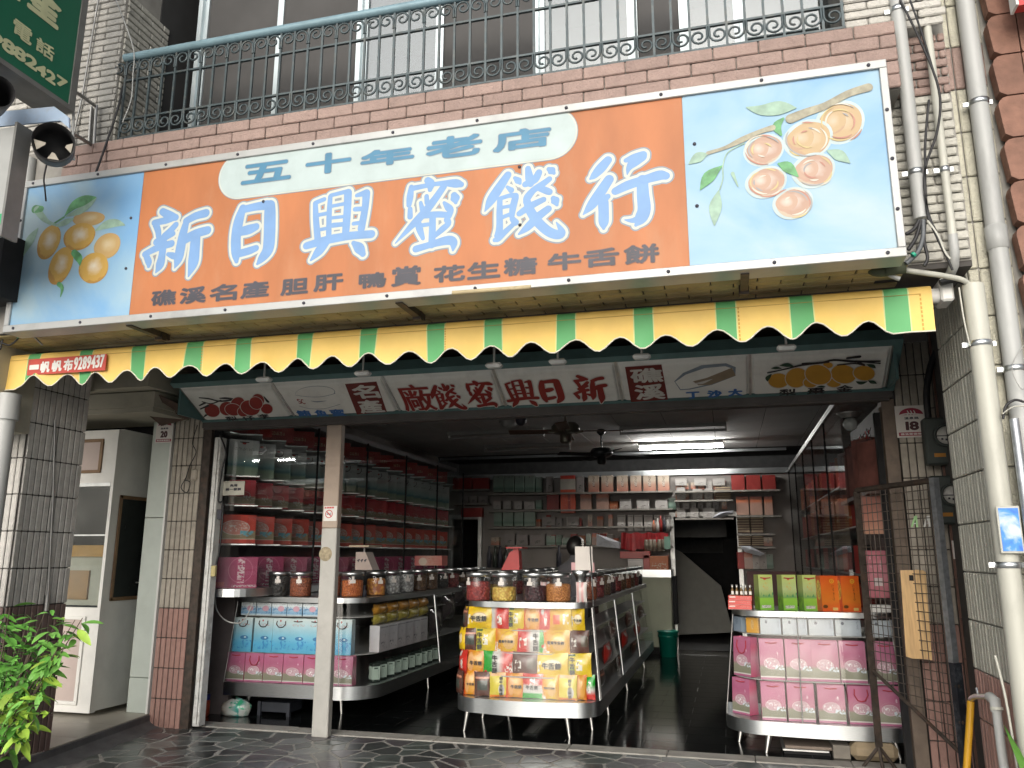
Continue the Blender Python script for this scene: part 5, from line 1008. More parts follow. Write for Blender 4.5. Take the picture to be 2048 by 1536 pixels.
# meters and sign on the brown side wall
m_meter = mat('meter_green_grey', (.045, .055, .05), .6, var=.15); m_dial = mat('meter_dial', (.55, .54, .5), .4)
for k, (cx, cy, lab) in enumerate(((1889, 872, 'upper electric meter with a round dial beside the right pillar'), (1903, 990, 'lower electric meter half hidden by the right pillar'))):
    p = W(cx, cy, Y=5.9); t = thing('electric_meter', lab, 'meter', tuple(p), 0, 'electric meters on the brown side wall'); q = MB(); q.bb(p.x-.12, p.x+.14, 5.9, 6.0, p.z-.19, p.z+.13, bev=.012); q.obj('case', m_meter, t)
    q = MB(); q.lathe([(.075, -.0), (.075, -.05), (.068, -.055), (.06, -.045), (.06, -.03)], (p.x, 5.9, p.z), 24, axis='Y'); q.obj('ring', m_meter, t); q = MB(); q.lathe([(0, -.034), (.06, -.033), (.06, -.03)], (p.x, 5.9, p.z), 24, axis='Y'); q.obj('dial', m_dial, t)
    q = MB(); q.bb(p.x-.058, p.x+.058, 5.8635, 5.866, p.z-.006, p.z); q.bb(p.x-.03, p.x-.018, 5.8635, 5.866, p.z-.03, p.z-.018); q.bb(p.x-.005, p.x+.03, 5.8635, 5.866, p.z-.036, p.z-.022); q.obj('register', m_ink, t)
    q = MB(); q.bb(p.x-.075, p.x-.005, 5.897, 5.899, p.z-.14, p.z-.115); q.obj('orange_tag', mat('meter_orange', (.4, .17, .02), .5), t)
cable([(1860, 860), (1853, 790), (1862, 730), (1880, 690)], 5.95, .022, 'dark conduit bending up above the electric meters', m_black)
ns = thing('no_smoking_sign', 'no smoking sign on the brown side wall behind the gate', 'sign', tuple(W(1922, 1100, Y=6.0)))
a = W(1903, 1081, Y=6.0); b = W(1935, 1118, Y=6.0); q = MB(); q.bb(a.x, a.x+.15, 5.998, 6.004, b.z, a.z, bev=.002); q.obj('plate', m_plate, ns); nosmoke(ns, a.x+.078, (a.z+b.z)/2-.006, .04, 5.997)
q = MB(); letter_mb(q, '請勿吸菸', frameXZ(5.997, a.x+.075, a.z-.02), .10, .018, (.001, .001)); q.obj('letters', m_redpaint, ns)
for k in range(4):
    q = MB(); q.bb(1.5-.0+k*.0, 1.5+.12, 6.0, 6.06, 2.95-k*.075, 3.0-k*.075, bev=.02); q.obj('louvre_tile', m_bt, rw)
# mesh gate standing ajar
GA, GB = Vector((.905, 6.2, 0)), Vector((1.262, 5.52, 0)); gd = (GB-GA).normalized(); GLn = (GB-GA).length
ga = thing('mesh_gate', 'rusty steel mesh gate panel standing ajar at the right of the shop', 'gate', tuple(GA))
rzg = math.atan2(gd.y, gd.x); RG = Matrix.Rotation(rzg, 3, 'Z')
def gbox(q, s_, z0, z1, wd, th): q.box(GA+gd*s_+Vector((0, 0, (z0+z1)/2)), (wd, th, z1-z0), 0, RG)
q = MB(); gbox(q, 0, .13, 1.87, .028, .010); q.box(GA+Vector((.0, -.01, 1.0)), (.012, .05, 1.7), 0, RG); q.obj('upright', m_darkmetal, ga)
q = MB(); gbox(q, GLn, .35, 1.88, .04, .04); q.obj('upright', m_galv, ga); q = MB(); gbox(q, GLn+.01, -.0, .78, .046, .05); q.obj('upright', mat('navy_flaking_steel', (.03, .035, .045), .5, .5, var=.3, dirt=.6, dscale=16, dirtcol=(.2, .22, .24)), ga)
q = MB(); q.tube([GA+Vector((0, 0, 1.86)), GA+gd*GLn+Vector((0, 0, 1.865))], .019, 4); q.obj('top_bar', m_darkmetal, ga)
q = MB(); zd0, zd1 = .64, .26; q.tube([GA+Vector((0, 0, zd0)), GA+gd*GLn+Vector((0, 0, zd1))], .015, 4); q.obj('brace', m_darkmetal, ga)
for k in range(3):
    a_ = k*2.1+.5; q = MB(); q.tube([GA+Vector((0, 0, .15)), GA+Vector((.12*math.cos(a_), .12*math.sin(a_), .0))], .012, 5); q.obj('foot', m_darkmetal, ga)
q = MB(); q.lathe([(0, -.003), (.009, -.002), (.009, .002)], (0, 0, 0), 8, axis='Y'); me = q.mesh('bolt', m_ink)
for z_ in (.2, .35, .6, .75, 1.0, 1.3, 1.55, 1.75): link('bolt', me, ga, GA+Vector((0, -.012, z_))-ORG[ga])
q = MB(); q.lathe([(0, -.008), (.013, -.006), (.016, .002)], (0, 0, 0), 8, axis='Y'); me = q.mesh('bolt', m_darkmetal)
for z_ in (.22, .45, .65): link('bolt', me, ga, GA+gd*GLn+Vector((0, -.03, z_))-ORG[ga])
m_wire = mat('mesh_wire', (.12, .10, .085), .55, .5, var=.25, dirt=.4, dscale=14, dirtcol=(.2, .13, .08))
nv = 15
for i in range(1, nv):
    s_ = GLn*i/nv; zb_ = zd0+(zd1-zd0)*i/nv; q = MB(); q.tube([GA+gd*s_+Vector((0, 0, zb_)), GA+gd*s_+Vector((random.uniform(-.003, .003), 0, 1.2)), GA+gd*s_+Vector((0, 0, 1.85))], .0026, 4, caps=False); q.obj('wire', m_wire, ga)
for i in range(26):
    z_ = .36+i*.058; s0 = max(0, (zd0-z_)/(zd0-zd1)*GLn); q = MB(); q.tube([GA+gd*s0+Vector((0, 0, z_)), GA+gd*(s0+GLn)/2+Vector((0, 0, z_-.004*math.sin(i))), GA+gd*GLn+Vector((0, 0, z_))], .0026, 4, caps=False); q.obj('wire', m_wire, ga)
# wooden board and two pegs hung on the mesh
m_board = mat('pale_board_wood', (.56, .36, .16), .6, var=.3, scale=7, stretch=(9, 9, .6), dirt=.3, dscale=3, dirtcol=(.3, .15, .05))
bd = thing('wooden_board', 'weathered wooden paddle board with a hole hung on the mesh gate', 'board', (1.09, 5.80, .8))
ct = W(1832, 1228, Y=5.78); hb = W(1825, 1140, Y=5.78).z-W(1840, 1318, Y=5.78).z; wb = W(1862, 1230, Y=5.78).x-W(1812, 1230, Y=5.78).x
Rb = Matrix.Rotation(-.22, 3, 'Z') @ Matrix.Rotation(.03, 3, 'Y')
q = MB(); nx2, nz2 = 4, 7
prof_ = [(-wb/2, -hb/2+.01), (-wb/4, -hb/2), (wb/4, -hb/2+.004), (wb/2, -hb/2), (wb/2, hb/2-.012), (wb/2-.012, hb/2), (wb*.1, hb/2+.003), (wb*.1-.004, hb/2), (-wb/2, hb/2-.004)]
n9 = len(prof_); vs = [ct+Rb @ Vector((a, -.014, b)) for a, b in prof_]+[ct+Rb @ Vector((a, .014, b)) for a, b in prof_]
q.add(vs, [tuple(range(n9)), tuple(range(2*n9-1, n9-1, -1))]+[(i, n9+i, n9+(i+1) % n9, (i+1) % n9) for i in range(n9)]); q.obj('plank', m_board, bd)
q = MB(); q.box(ct+Rb @ Vector((-.012, -.0145, hb/2-.05)), (.026, .002, .035), 0, Rb); q.obj('hole', m_dark, bd)
for k, (px, m) in enumerate(((1830, mat('peg_green', (.35, .62, .28), .5)), (1855, m_whitepaint))):
    p = W(px, 1043, Y=5.68); t = thing('clothes_peg', ['pale green clothes peg clipped on the gate mesh', 'white clothes peg clipped on the gate mesh'][k], 'peg', tuple(p), 0, 'pegs on the mesh gate'); 
    for s_, nm in ((-1, 'jaw'), (1, 'jaw')): q = MB(); q.box(p+Vector((s_*.009, 0, 0)), (.010, .012, .072), 0, Matrix.Rotation(.38 if s_ < 0 else .0, 3, 'Y')); q.obj(nm, m, t)
    q = MB(); q.box(p+Vector((.0, 0, -.012)), (.03, .008, .006)); q.obj('spring', m_alu, t)
# tap with yellow hose
tp = thing('water_tap', 'white plastic standpipe with a tap at the right pillar', 'tap', tuple(W(1995, 1500, X=1.16)))
XT = 1.14
q = MB(); q.tube([W(2012, 1560, X=XT), W(2003, 1500, X=XT), W(1993, 1420, X=XT)], .020, 12); q.tube([W(1993, 1424, X=XT), W(1990, 1402, X=XT), W(1980, 1394, X=XT)], .024, 12); q.obj('riser', m_pvc, tp)
q = MB(); q.tube([W(1993, 1414, X=XT), W(1994, 1420, X=XT)], .028, 12); q.obj('collar', m_pvc_w, tp)
q = MB(); q.tube([W(1982, 1393, X=XT), W(1950, 1393, X=XT), W(1942, 1398, X=XT), W(1941, 1404, X=XT)], .013, 10); q.tube([W(1958, 1396, X=XT), W(1953, 1376, X=XT)], .007, 6); q.obj('spout', m_alu, tp)
cable([(1942, 1402), (1940, 1440), (1936, 1500), (1932, 1560)], [W(1942, 1402, X=XT).y]*4, .018, 'yellow hose hanging from the tap', mat('yellow_hose', (.62, .33, .02), .45), 'hose')
q = MB(); pl_ = [W(x, y, Y=4.05) for x, y in ((2008, 1450), (2022, 1490), (2040, 1536), (2052, 1580))]; pr_ = [W(x, y, Y=4.03) for x, y in ((2010, 1452), (2040, 1500), (2058, 1536), (2070, 1580))]
q.add(pl_+pr_, [(0, 4, 5, 1), (1, 5, 6, 2), (2, 6, 7, 3)]); q.add([p+Vector((0, .004, 0)) for p in pl_+pr_], [(0, 1, 5, 4), (1, 2, 6, 5), (2, 3, 7, 6)]); q.solo('leaf_blade', mat('blade_green', (.12, .30, .05), .45, var=.15), 'broad green leaf blade at the bottom right corner', 'leaf')

# ================================================================== shrub at the left
shb = thing('shrub', 'leafy bright green shrub in front of the left pillar', 'shrub', (-4.0, 3.9, 0))
m_bark = mat('shrub_bark', (.10, .075, .055), .8, var=.2)
def leafmat(n_, c_):
    m = mat(n_, c_, .42, var=.18, scale=18, rnd=.25, bump=.1); b = m.node_tree.nodes['Principled BSDF']; b.inputs['Subsurface Weight'].default_value = .0; b.inputs['Transmission Weight'].default_value = .0; return m
lm = [leafmat('leaf_green', (.13, .36, .06)), leafmat('leaf_mid', (.18, .43, .08)), leafmat('leaf_yellow', (.32, .49, .07))]
def leafmesh(L, Wd, m):
    q = MB(); vs = []; n_ = 6
    for i in range(n_+1):
        t = i/n_; w_ = Wd*math.sin(math.pi*min(1, t*.96+.02))**.75*(1-.25*t); z_ = -.22*L*t*t
        vs += [(-w_/2, t*L, z_+.12*w_), (0, t*L, z_-.02*w_), (w_/2, t*L, z_+.12*w_)]
    q.add(vs, [(3*i, 3*i+1, 3*i+4, 3*i+3) for i in range(n_)]+[(3*i+1, 3*i+2, 3*i+5, 3*i+4) for i in range(n_)], 0, True); return q.mesh('leaf', m)
lms = [[leafmesh(L, w_, m) for L, w_ in ((.075, .03), (.095, .036), (.06, .022))] for m in lm]
rnd = random.Random(3)
tips = [((0, 1330), 3.9, 0), ((50, 1260), 3.85, 0), ((20, 1215), 3.9, 0), ((90, 1225), 3.8, 0), ((150, 1240), 3.75, 1), ((165, 1236), 3.7, 1), ((120, 1290), 3.75, 1), ((95, 1330), 3.7, 1), ((70, 1370), 3.65, 2), ((40, 1360), 3.6, 2), ((20, 1380), 3.6, 2), ((85, 1420), 3.6, 2), ((40, 1420), 3.65, 1), ((10, 1290), 3.95, 0), ((60, 1300), 3.8, 0), ((100, 1265), 3.8, 1), ((20, 1450), 3.6, 0), ((50, 1440), 3.6, 1), ((5, 1240), 3.95, 0), ((30, 1300), 3.85, 0), ((130, 1262), 3.75, 1), ((80, 1390), 3.62, 1), ((65, 1225), 3.85, 0), ((15, 1340), 3.7, 0), ((55, 1340), 3.75, 0), ((0, 1400), 3.6, 0), ((110, 1245), 3.78, 1), ((75, 1280), 3.8, 0), ((-10, 1260), 3.9, 0), ((45, 1395), 3.6, 2)]
root = Vector((-4.12, 3.95, .0))
for i, ((px, py), Y, km) in enumerate(tips):
    tip = W(px, py, Y=Y); mid = root.lerp(tip, .55)+Vector((rnd.uniform(-.06, .02), rnd.uniform(-.04, .04), .02))
    base_ = root+Vector((rnd.uniform(-.08, .05), rnd.uniform(-.06, .06), 0)); pts = [base_, base_.lerp(mid, .5)+Vector((-.03, 0, .05)), mid, mid.lerp(tip, .6), tip]
    q = MB(); q.tube(pts, [.009, .007, .005, .0035, .002], 5); q.obj('branch', m_bark, shb)
    for k in range(15):
        t = .15+.85*rnd.random() if k else 1; P0 = mid.lerp(tip, t); d = (tip-mid).normalized()
        az = math.atan2(d.y, d.x)-math.pi/2+rnd.uniform(-1.5, 1.5); el = rnd.uniform(-.75, .5)
        o_ = link('leaf', lms[min(2, max(0, km+rnd.choice((0, 0, 0, -1, 1))))][rnd.randrange(3)], shb, P0-ORG[shb]+Vector((rnd.uniform(-.03, .03), rnd.uniform(-.03, .03), rnd.uniform(-.035, .035))), (el, rnd.uniform(-.6, .6), az)); s_ = rnd.uniform(.85, 1.45); o_.scale = (s_, s_, s_)
q = MB(); q.lathe([(.13, 0), (.17, .3), (.18, .3), (.15, .28), (0, .28)], (root.x, root.y, 0), 20); q.solo('flower_pot', mat('dark_pot', (.05, .045, .042), .6), 'dark pot holding the green shrub', 'pot')
# ================================================================== display counters
ORD = ['first', 'second', 'third', 'fourth', 'fifth', 'sixth', 'seventh', 'eighth', 'ninth', 'tenth', 'eleventh', 'twelfth', 'thirteenth', 'fourteenth', 'fifteenth', 'sixteenth', 'seventeenth', 'eighteenth', 'nineteenth', 'twentieth', 'twenty-first', 'twenty-second', 'twenty-third', 'twenty-fourth']
m_shelf = mat('grey_shelf_board', (.34, .34, .33), .5, var=.06)
m_legm = mat('tapered_leg_steel', (.55, .55, .53), .38, 1, var=.1)
def roundfront(x0, x1, yf, yb, r0, r1, bow, n=9):
    """open outline from back left round the front to back right"""
    pts = [(x0, yb)]
    for i in range(n+1): a = math.pi+math.pi/2*i/n; pts.append((x0+r0+r0*math.cos(a), yf+bow+r0+r0*math.sin(a))) if r0 else None
    if not r0: pts.append((x0, yf+bow))
    xl, xr = x0+r0, x1-r1
    for i in range(1, 8): t = i/8; pts.append((xl+(xr-xl)*t, yf+bow*(2*t-1)**2))
    if r1:
        for i in range(n+1): a = -math.pi/2+math.pi/2*i/n; pts.append((x1-r1+r1*math.cos(a), yf+bow+r1+r1*math.sin(a)))
    else: pts.append((x1, yf+bow))
    pts.append((x1, yb)); return pts
def counter(name, label, ob, ot, inner, zs, legs, posts, zb=(.185, .295), zt=(.985, 1.03), inset=.02):
    """ob, ot: outlines at the foot and at the top; inner: points that close the plan at the back"""
    cx = sum(p[0] for p in ob)/len(ob); t = thing(name, label, 'counter', (cx, 6.7, 0))
    lerp = lambda k, d=0: [(a[0]+(b[0]-a[0])*k, a[1]+(b[1]-a[1])*k) for a, b in zip(ob, ot)]
    q = MB(); q.prism(ob+inner, zb[0], zb[1], smooth=True); q.obj('base_band', m_alu, t)
    q = MB(); q.prism(ot+inner, zt[0], zt[1], smooth=True); q.obj('counter_top', m_alu, t)
    for z_ in zs:
        k = (z_-zb[1])/(zt[0]-zb[1]); o_ = lerp(k); c0 = (sum(p[0] for p in o_)/len(o_), sum(p[1] for p in o_)/len(o_))
        sh_ = [(p[0]+(.05 if p[0] < cx else -.05), p[1]+.075) for p in o_]; q = MB(); q.prism(sh_+inner, z_-.007, z_); q.obj('shelf', m_shelf, t)
    q = MB(); n = len(ob); o1 = lerp(.0); o2 = lerp(1)
    q.add([(a, b, zb[1]) for a, b in o1]+[(a, b, zt[0]) for a, b in o2], [(i, i+1, n+i+1, n+i) for i in range(n-1)], 0, True); q.obj('glass_front', m_glass_case, t)
    for i in posts:
        q = MB(); q.tube([(o1[i][0], o1[i][1], zb[1]), (o2[i][0], o2[i][1], zt[0])], .0045 if len(posts) > 2 else .010, 6); q.obj('glass_post', m_steel, t)
    for x, y in legs: q = MB(); q.tube([(x, y, 0), (x+(.03 if x < cx else -.03), y+.02, zb[0]+.01)], [.011, .024], 10); q.obj('leg', m_legm, t)
    return t, lerp
cc, cl = counter('display_counter', 'middle glass display counter with a rounded aluminium front full of snack bags', roundfront(-2.22, -1.03, 6.36, 11.2, .26, .2, .05), roundfront(-2.17, -1.10, 6.50, 11.2, .24, .18, .04), [(-1.36, 11.2), (-1.36, 7.5), (-1.9, 7.5), (-1.9, 11.2)], (.46, .635, .808),
                 [(-2.165, 6.635), (-1.284, 6.60), (-1.157, 6.93), (-2.30+.12, 7.2), (-2.0, 7.4), (-1.12, 7.6), (-1.12, 9.0), (-1.12, 10.8)], (26, 27))
for y_ in (8.0, 9.5): q = MB(); q.tube([(-1.03, y_, .295), (-1.10, y_, .985)], .012, 6); q.obj('glass_post', m_alu, cc)
lcx = roundfront(-4.42, -3.02, 6.62, 11.5, 0, .34, .0); lct = roundfront(-4.36, -3.10, 6.66, 11.5, 0, .3, .0)
lc, ll = counter('display_counter', 'left glass display counter behind the steel post with blue and pink packages', lcx, lct, [], (.545, .862), [(-3.454, 7.02), (-3.2, 8.55), (-4.3, 6.8)], (1, 10, 19))
q = MB(); q.tube([(-3.02, 8.4, .295), (-3.10, 8.4, .985)], .012, 6); q.obj('glass_post', m_alu, lc)
rcx = roundfront(-.085, 1.14, 6.43, 7.2, .3, 0, .03); rct = roundfront(-.0, 1.10, 6.50, 7.2, .25, 0, .02)
rc, rl_ = counter('display_counter', 'right glass display counter stacked with pink gift bags behind the gate', rcx, rct, [], (.50, .822), [(.0, 6.82), (.187, 6.5), (1.09, 6.55)], (2, 12, len(rcx)-2), zb=(.13, .225), zt=(.955, .995))
# panel closing the left end of the wall case
q = MB(); q.bb(-4.78, -4.43, 6.72, 6.78, 0, 1.05); q.solo('end_panel', m_mauve, 'mauve painted end panel left of the left counter', 'panel')

# ================================================================== packages
def package(name, label, cat, group, w_, d_, h_, m, loc, rz=0, taper=0.0, cord=None, side=None, wr=0, rope_drop=0):
    """paper box or bag: body mesh plus rope handle"""
    key = (round(w_, 3), round(d_, 3), round(h_, 3), m.name, round(taper, 3), side.name if side else '', wr)
    if key not in package.c:
        q = MB(); nx, nz = (5, 6) if wr else (1, 1); W2, D2 = w_/2, d_/2
        rr_ = random.Random(len(package.c))
        if wr:
            def grid(f, flip):
                vs = [f(i/nx, k/nz) for k in range(nz+1) for i in range(nx+1)]
                fs = [(k*(nx+1)+i, k*(nx+1)+i+1, (k+1)*(nx+1)+i+1, (k+1)*(nx+1)+i) for k in range(nz) for i in range(nx)]
                q.add(vs, [f_[::-1] if flip else f_ for f_ in fs], 0 if not flip or flip < 2 else 1, True)
            jj = lambda e: rr_.uniform(-wr, wr) if e else 0
            def fr(u, v): e = 0 < u < 1 and 0 < v < 1; return ((u-.5)*w_, -D2+taper*D2*v*2*.5+jj(e), v*h_)
            grid(fr, 0)
            q.add([(-W2, -D2, 0), (-W2, D2, 0), (-W2, D2-taper*D2, h_), (-W2, -D2+taper*D2, h_)], [(1, 0, 3, 2)], 1)
            q.add([(-W2, D2*.1, h_*.55)], [], 1)
            q.add([(W2, -D2, 0), (W2, D2, 0), (W2, D2-taper*D2, h_), (W2, -D2+taper*D2, h_)], [(0, 1, 2, 3)], 1)
            q.add([(-W2, D2, 0), (W2, D2, 0), (W2, D2-taper*D2, h_), (-W2, D2-taper*D2, h_)], [(1, 0, 3, 2)], 1)
        else:
            q.box((0, 0, h_/2), (w_, d_, h_), 0, None, .0015)
        package.c[key] = q.mesh(name, [m, side or m])
    t = thing(name, label, cat, loc, rz, group)
    link('body', package.c[key], t)
    if cord:
        yk = -d_/2+taper*d_/2-.004
        if rope_drop:
            pts = [(-.042, yk, h_-.022), (-.046, yk-.006, h_-.022-rope_drop*.5), (-.025, yk-.008, h_-.022-rope_drop), (0, yk-.008, h_-.022-rope_drop*1.08), (.025, yk-.008, h_-.022-rope_drop), (.046, yk-.006, h_-.022-rope_drop*.5), (.042, yk, h_-.022)]
        else: pts = [(-.042, yk, h_-.022), (0, yk-.006, h_-.026), (.042, yk, h_-.022)]
        q = MB(); q.tube(pts, .0042, 6); q.obj('rope_handle', cord, t, True)
    return t
package.c = {}
m_rope = mat('red_rope', (.42, .03, .05), .7)
m_dkrope = mat('dark_rope', (.06, .02, .02), .7)
pk_base = ('v', [(0, (.40, .13, .23)), (.055, (.40, .13, .23)), (.06, (.62, .58, .56)), (.085, (.62, .58, .56)), (.09, (.22, .22, .155)), (.30, (.25, .24, .18)), (.38, (.44, .17, .24)), (.7, (.44, .12, .225)), (1, (.46, .15, .26))])
m_pkbag = printmat('pink_bag_print', ('X', 'Z'), pk_base, (('ell', .48, .40, .31, .14, (.52, .33, .38)), ('ring', .48, .40, .31, .14, .045, (.78, .70, .72)), ('ring', .52, .47, .36, .13, .02, (.70, .55, .60)), ('noise', .22, .31, .74, .48, 17, .52, (.80, .76, .78)), ('noise', .62, .24, .98, .37, 14, .47, (.62, .68, .74)), ('noise', .15, .60, .85, .9, 5, .64, (.74, .58, .64))), .3, .05, .06)
m_pkside = printmat('pink_bag_side', ('Y', 'Z'), ('v', [(0, (.50, .09, .18)), (.5, (.60, .30, .38)), (.75, (.60, .13, .22)), (1, (.55, .15, .26))]), (), .35, .06)
m_blbag = printmat('blue_bag_print', ('X', 'Z'), ('v', [(0, (.10, .38, .58)), (.25, (.10, .42, .66)), (.5, (.22, .52, .68)), (.8, (.46, .64, .70)), (1, (.62, .70, .70))]), (('ell', .45, .93, .04, .03, (.45, .05, .05)), ('noise', .2, .78, .85, .84, 26, .5, (.5, .3, .28)), ('ell', .6, .42, .22, .06, (.05, .20, .42)), ('ell', .64, .43, .06, .025, (.55, .68, .72)), ('noise', 0, .1, 1, .35, 6, .52, (.05, .26, .55)), ('noise', .2, .58, .8, .64, 30, .55, (.3, .5, .6))), .35, .05)
m_blside = printmat('blue_bag_side', ('Y', 'Z'), ('v', [(0, (.10, .34, .5)), (1, (.5, .6, .6))]), (), .35)
m_smbox = printmat('blue_landscape_box', ('X', 'Z'), ('v', [(0, (.62, .68, .70)), (.2, (.22, .42, .62)), (.5, (.40, .52, .66)), (.75, (.66, .72, .74)), (1, (.68, .72, .74))]), (('noise', 0, .15, 1, .7, 5, .5, (.12, .28, .48)), ('ell', .62, .55, .22, .22, (.62, .36, .44)), ('noise', .1, .84, .9, .96, 30, .5, (.16, .14, .2))), .35)
m_silver = printmat('silver_box_print', ('X', 'Z'), ('u', [(0, (.50, .54, .56)), (.45, (.44, .48, .52)), (1, (.38, .43, .49))]), (('ring', .22, .45, .22, .4, .025, (.26, .3, .33)), ('ell', .29, .76, .06, .1, (.14, .15, .18)), ('noise', .02, .05, .28, .4, 16, .54, (.24, .28, .32)), ('ring', .52, .2, .2, .55, .02, (.28, .32, .36)), ('noise', .82, .4, .92, .92, 28, .5, (.2, .22, .26)), ('noise', .4, .1, .98, .3, 10, .6, (.34, .37, .42))), .3)
m_orbox = printmat('orange_box_print', ('X', 'Z'), ('u', [(0, (.62, .30, .03)), (1, (.62, .33, .05))]), (('ell', .5, .55, .13, .32, (.62, .42, .16)), ('noise', .38, .3, .62, .8, 20, .5, (.35, .12, .02))), .35)
m_bluebox = printmat('slate_box_print', ('X', 'Z'), ('u', [(0, (.22, .27, .34)), (1, (.24, .3, .37))]), (('noise', .3, .5, .6, .9, 20, .5, (.06, .08, .12)),), .35)
def zrow(y, Y): return W(1600, y, Y=Y).z
# ---- right counter
G = 'pink gift bags on the right counter'
for row, (z_, ht, Yr, xs_) in enumerate(((.226, .255, 6.53, [(1482, 1518, 0), (1518, 1560, 1), (1567, 1597, 2)]), (.501, .29, 6.57, []))): pass
def xr(px, Y): return W(px, 1350, Y=Y).x
low = [(1487, 1568), (1570, 1625), (1628, 1684), (1685, 1745), (1749, 1802)]
low = [(1519, 1568), (1571, 1626), (1632, 1687), (1692, 1746), (1749, 1803)]
upp = [(1521, 1571), (1573, 1627), (1626, 1681), (1682, 1736), (1748, 1800)]
for row, (lst, z_, ht, Yf, nm) in enumerate(((low, .227, .258, 6.50, 'lower'), (upp, .502, .285, 6.54, 'upper'))):
    for i, (a, b) in enumerate(lst):
        x0_, x1_ = xr(a, Yf), xr(b, Yf); drop = .075 if (row == 0 and i == 3) else 0
        package('gift_bag', 'pink gift bag, %s from the left in the %s row of the right counter' % (ORD[i], nm), 'gift bag', G, x1_-x0_-.004, .10, ht*(1 if row else 1), m_pkbag, ((x0_+x1_)/2, Yf+.055, z_), random.uniform(-.03, .03), .25, m_rope, m_pkside, .0045, drop)
    package('gift_bag', 'pink gift bag at the rounded end of the right counter, %s row' % nm, 'gift bag', G, .17, .10, ht, m_pkbag, (.06 if row == 0 else .085, 6.72, z_), -.75, .25, m_rope, m_pkside, .004, .09 if row else 0)
G = 'silver boxes on the right counter'
for i, (a, b) in enumerate(((1526, 1569), (1571, 1622), (1624, 1676), (1678, 1731))):
    Yf = 6.55; x0_, x1_ = xr(a, Yf), xr(b, Yf); package('gift_box', 'silver gift box, %s from the left under the right counter top' % ORD[i], 'box', G, x1_-x0_-.004, .12, .118, m_silver, ((x0_+x1_)/2, Yf+.07, .824))
package('gift_box', 'orange gift box at the rounded end of the right counter', 'box', None, .10, .1, .112, m_orbox, (.165, 6.69, .824), -.45); package('gift_box', 'slate blue gift box at the left tip of the right counter', 'box', None, .11, .1, .112, m_bluebox, (.075, 6.77, .824), -.95)
package('gift_box', 'grey gift box behind the gate mesh at the end of the right counter', 'box', None, .17, .12, .118, m_silver, (xr(1772, 6.57), 6.63, .824)); package('gift_box', 'white box lying on the right counter behind the gate mesh', 'box', None, .17, .12, .05, m_whitepaint, (xr(1772, 6.6), 6.66, .996))
gr_base = ('v', [(0, (.16, .38, .05)), (.33, (.24, .46, .06)), (.36, (.14, .30, .10)), (.45, (.30, .40, .14)), (.6, (.38, .46, .22)), (1, (.44, .54, .16))])
m_grbag = printmat('green_bag_front', ('X', 'Z'), gr_base, (('ell', .45, .88, .1, .035, (.55, .12, .05)), ('noise', .3, .55, .7, .78, 16, .52, (.55, .33, .06)), ('rect', .12, .06, .78, .14, (.55, .58, .5)), ('noise', .05, .38, 1, .5, 9, .5, (.06, .22, .10)), ('noise', .12, .06, .78, .14, 40, .5, (.1, .1, .1))), .35)
m_grside = printmat('green_bag_side', ('Y', 'Z'), ('v', [(0, (.10, .24, .03)), (.36, (.16, .28, .04)), (.4, (.10, .20, .06)), (.6, (.25, .30, .11)), (1, (.27, .31, .09))]), (('noise', 0, 0, 1, .4, 5, .5, (.07, .16, .03)),), .35)
m_orbag = printmat('orange_bag_front', ('X', 'Z'), ('v', [(0, (.56, .08, .02)), (.3, (.55, .16, .02)), (.7, (.55, .12, .015)), (1, (.54, .08, .012))]), (('ell', .62, .85, .13, .065, (.62, .33, .03)), ('ring', .62, .85, .06, .03, .3, (.45, .07, .01)), ('noise', .6, .3, .72, .74, 24, .5, (.16, .04, .01)), ('ell', .18, .14, .14, .05, (.10, .04, .01)), ('rect', .58, .03, .85, .11, (.58, .42, .14))), .35)
m_orside = printmat('orange_bag_side', ('Y', 'Z'), ('v', [(0, (.45, .07, .02)), (1, (.45, .07, .012))]), (('ell', .5, .6, .4, .28, (.55, .36, .06)), ('noise', .2, .4, .8, .8, 12, .5, (.05, .04, .02))), .35)
zt_ = .997
for i, px in enumerate((1538, 1586, 1628)):
    package('gift_bag', 'green tea-field gift bag, %s from the left on the right counter top' % ORD[i], 'gift bag', 'green gift bags on the right counter', .115, .085, .262, m_grbag, (xr(px, 6.6), 6.64, zt_), .45, .15, m_rope, m_grside, .002)
for i, px in enumerate((1670, 1712)):
    package('gift_bag', ['orange gift bag next to the green bags on the right counter', 'orange gift bag at the right end of the right counter top'][i], 'gift bag', 'orange gift bags on the right counter', .14, .085, .258, m_orbag, (xr(px, 6.56), 6.61, zt_), .35, .12, None, m_orside, .003)
m_redbox = printmat('red_carton_print', ('X', 'Z'), ('v', [(0, (.62, .5, .48)), (.12, (.58, .06, .05)), (1, (.6, .08, .06))]), (('rect', .05, .55, .3, .8, (.7, .6, .55)), ('noise', .5, .3, .95, .8, 20, .55, (.68, .4, .36))), .35)
for k in range(3): package('carton', 'flat red carton, %s of the stack on the left end of the right counter' % ['lowest', 'middle', 'topmost'][k], 'box', 'stack of flat red cartons', .175, .13, .034, m_redbox, (xr(1490, 6.62)+random.uniform(-.004, .004), 6.68, zt_+.0345*k), -.12+random.uniform(-.03, .03))
m_clear = glassmat('jar_glass', (.95, .96, .96), .8, 0, .03)
m_capw = mat('clear_cap', (.6, .6, .58), .3, .5)
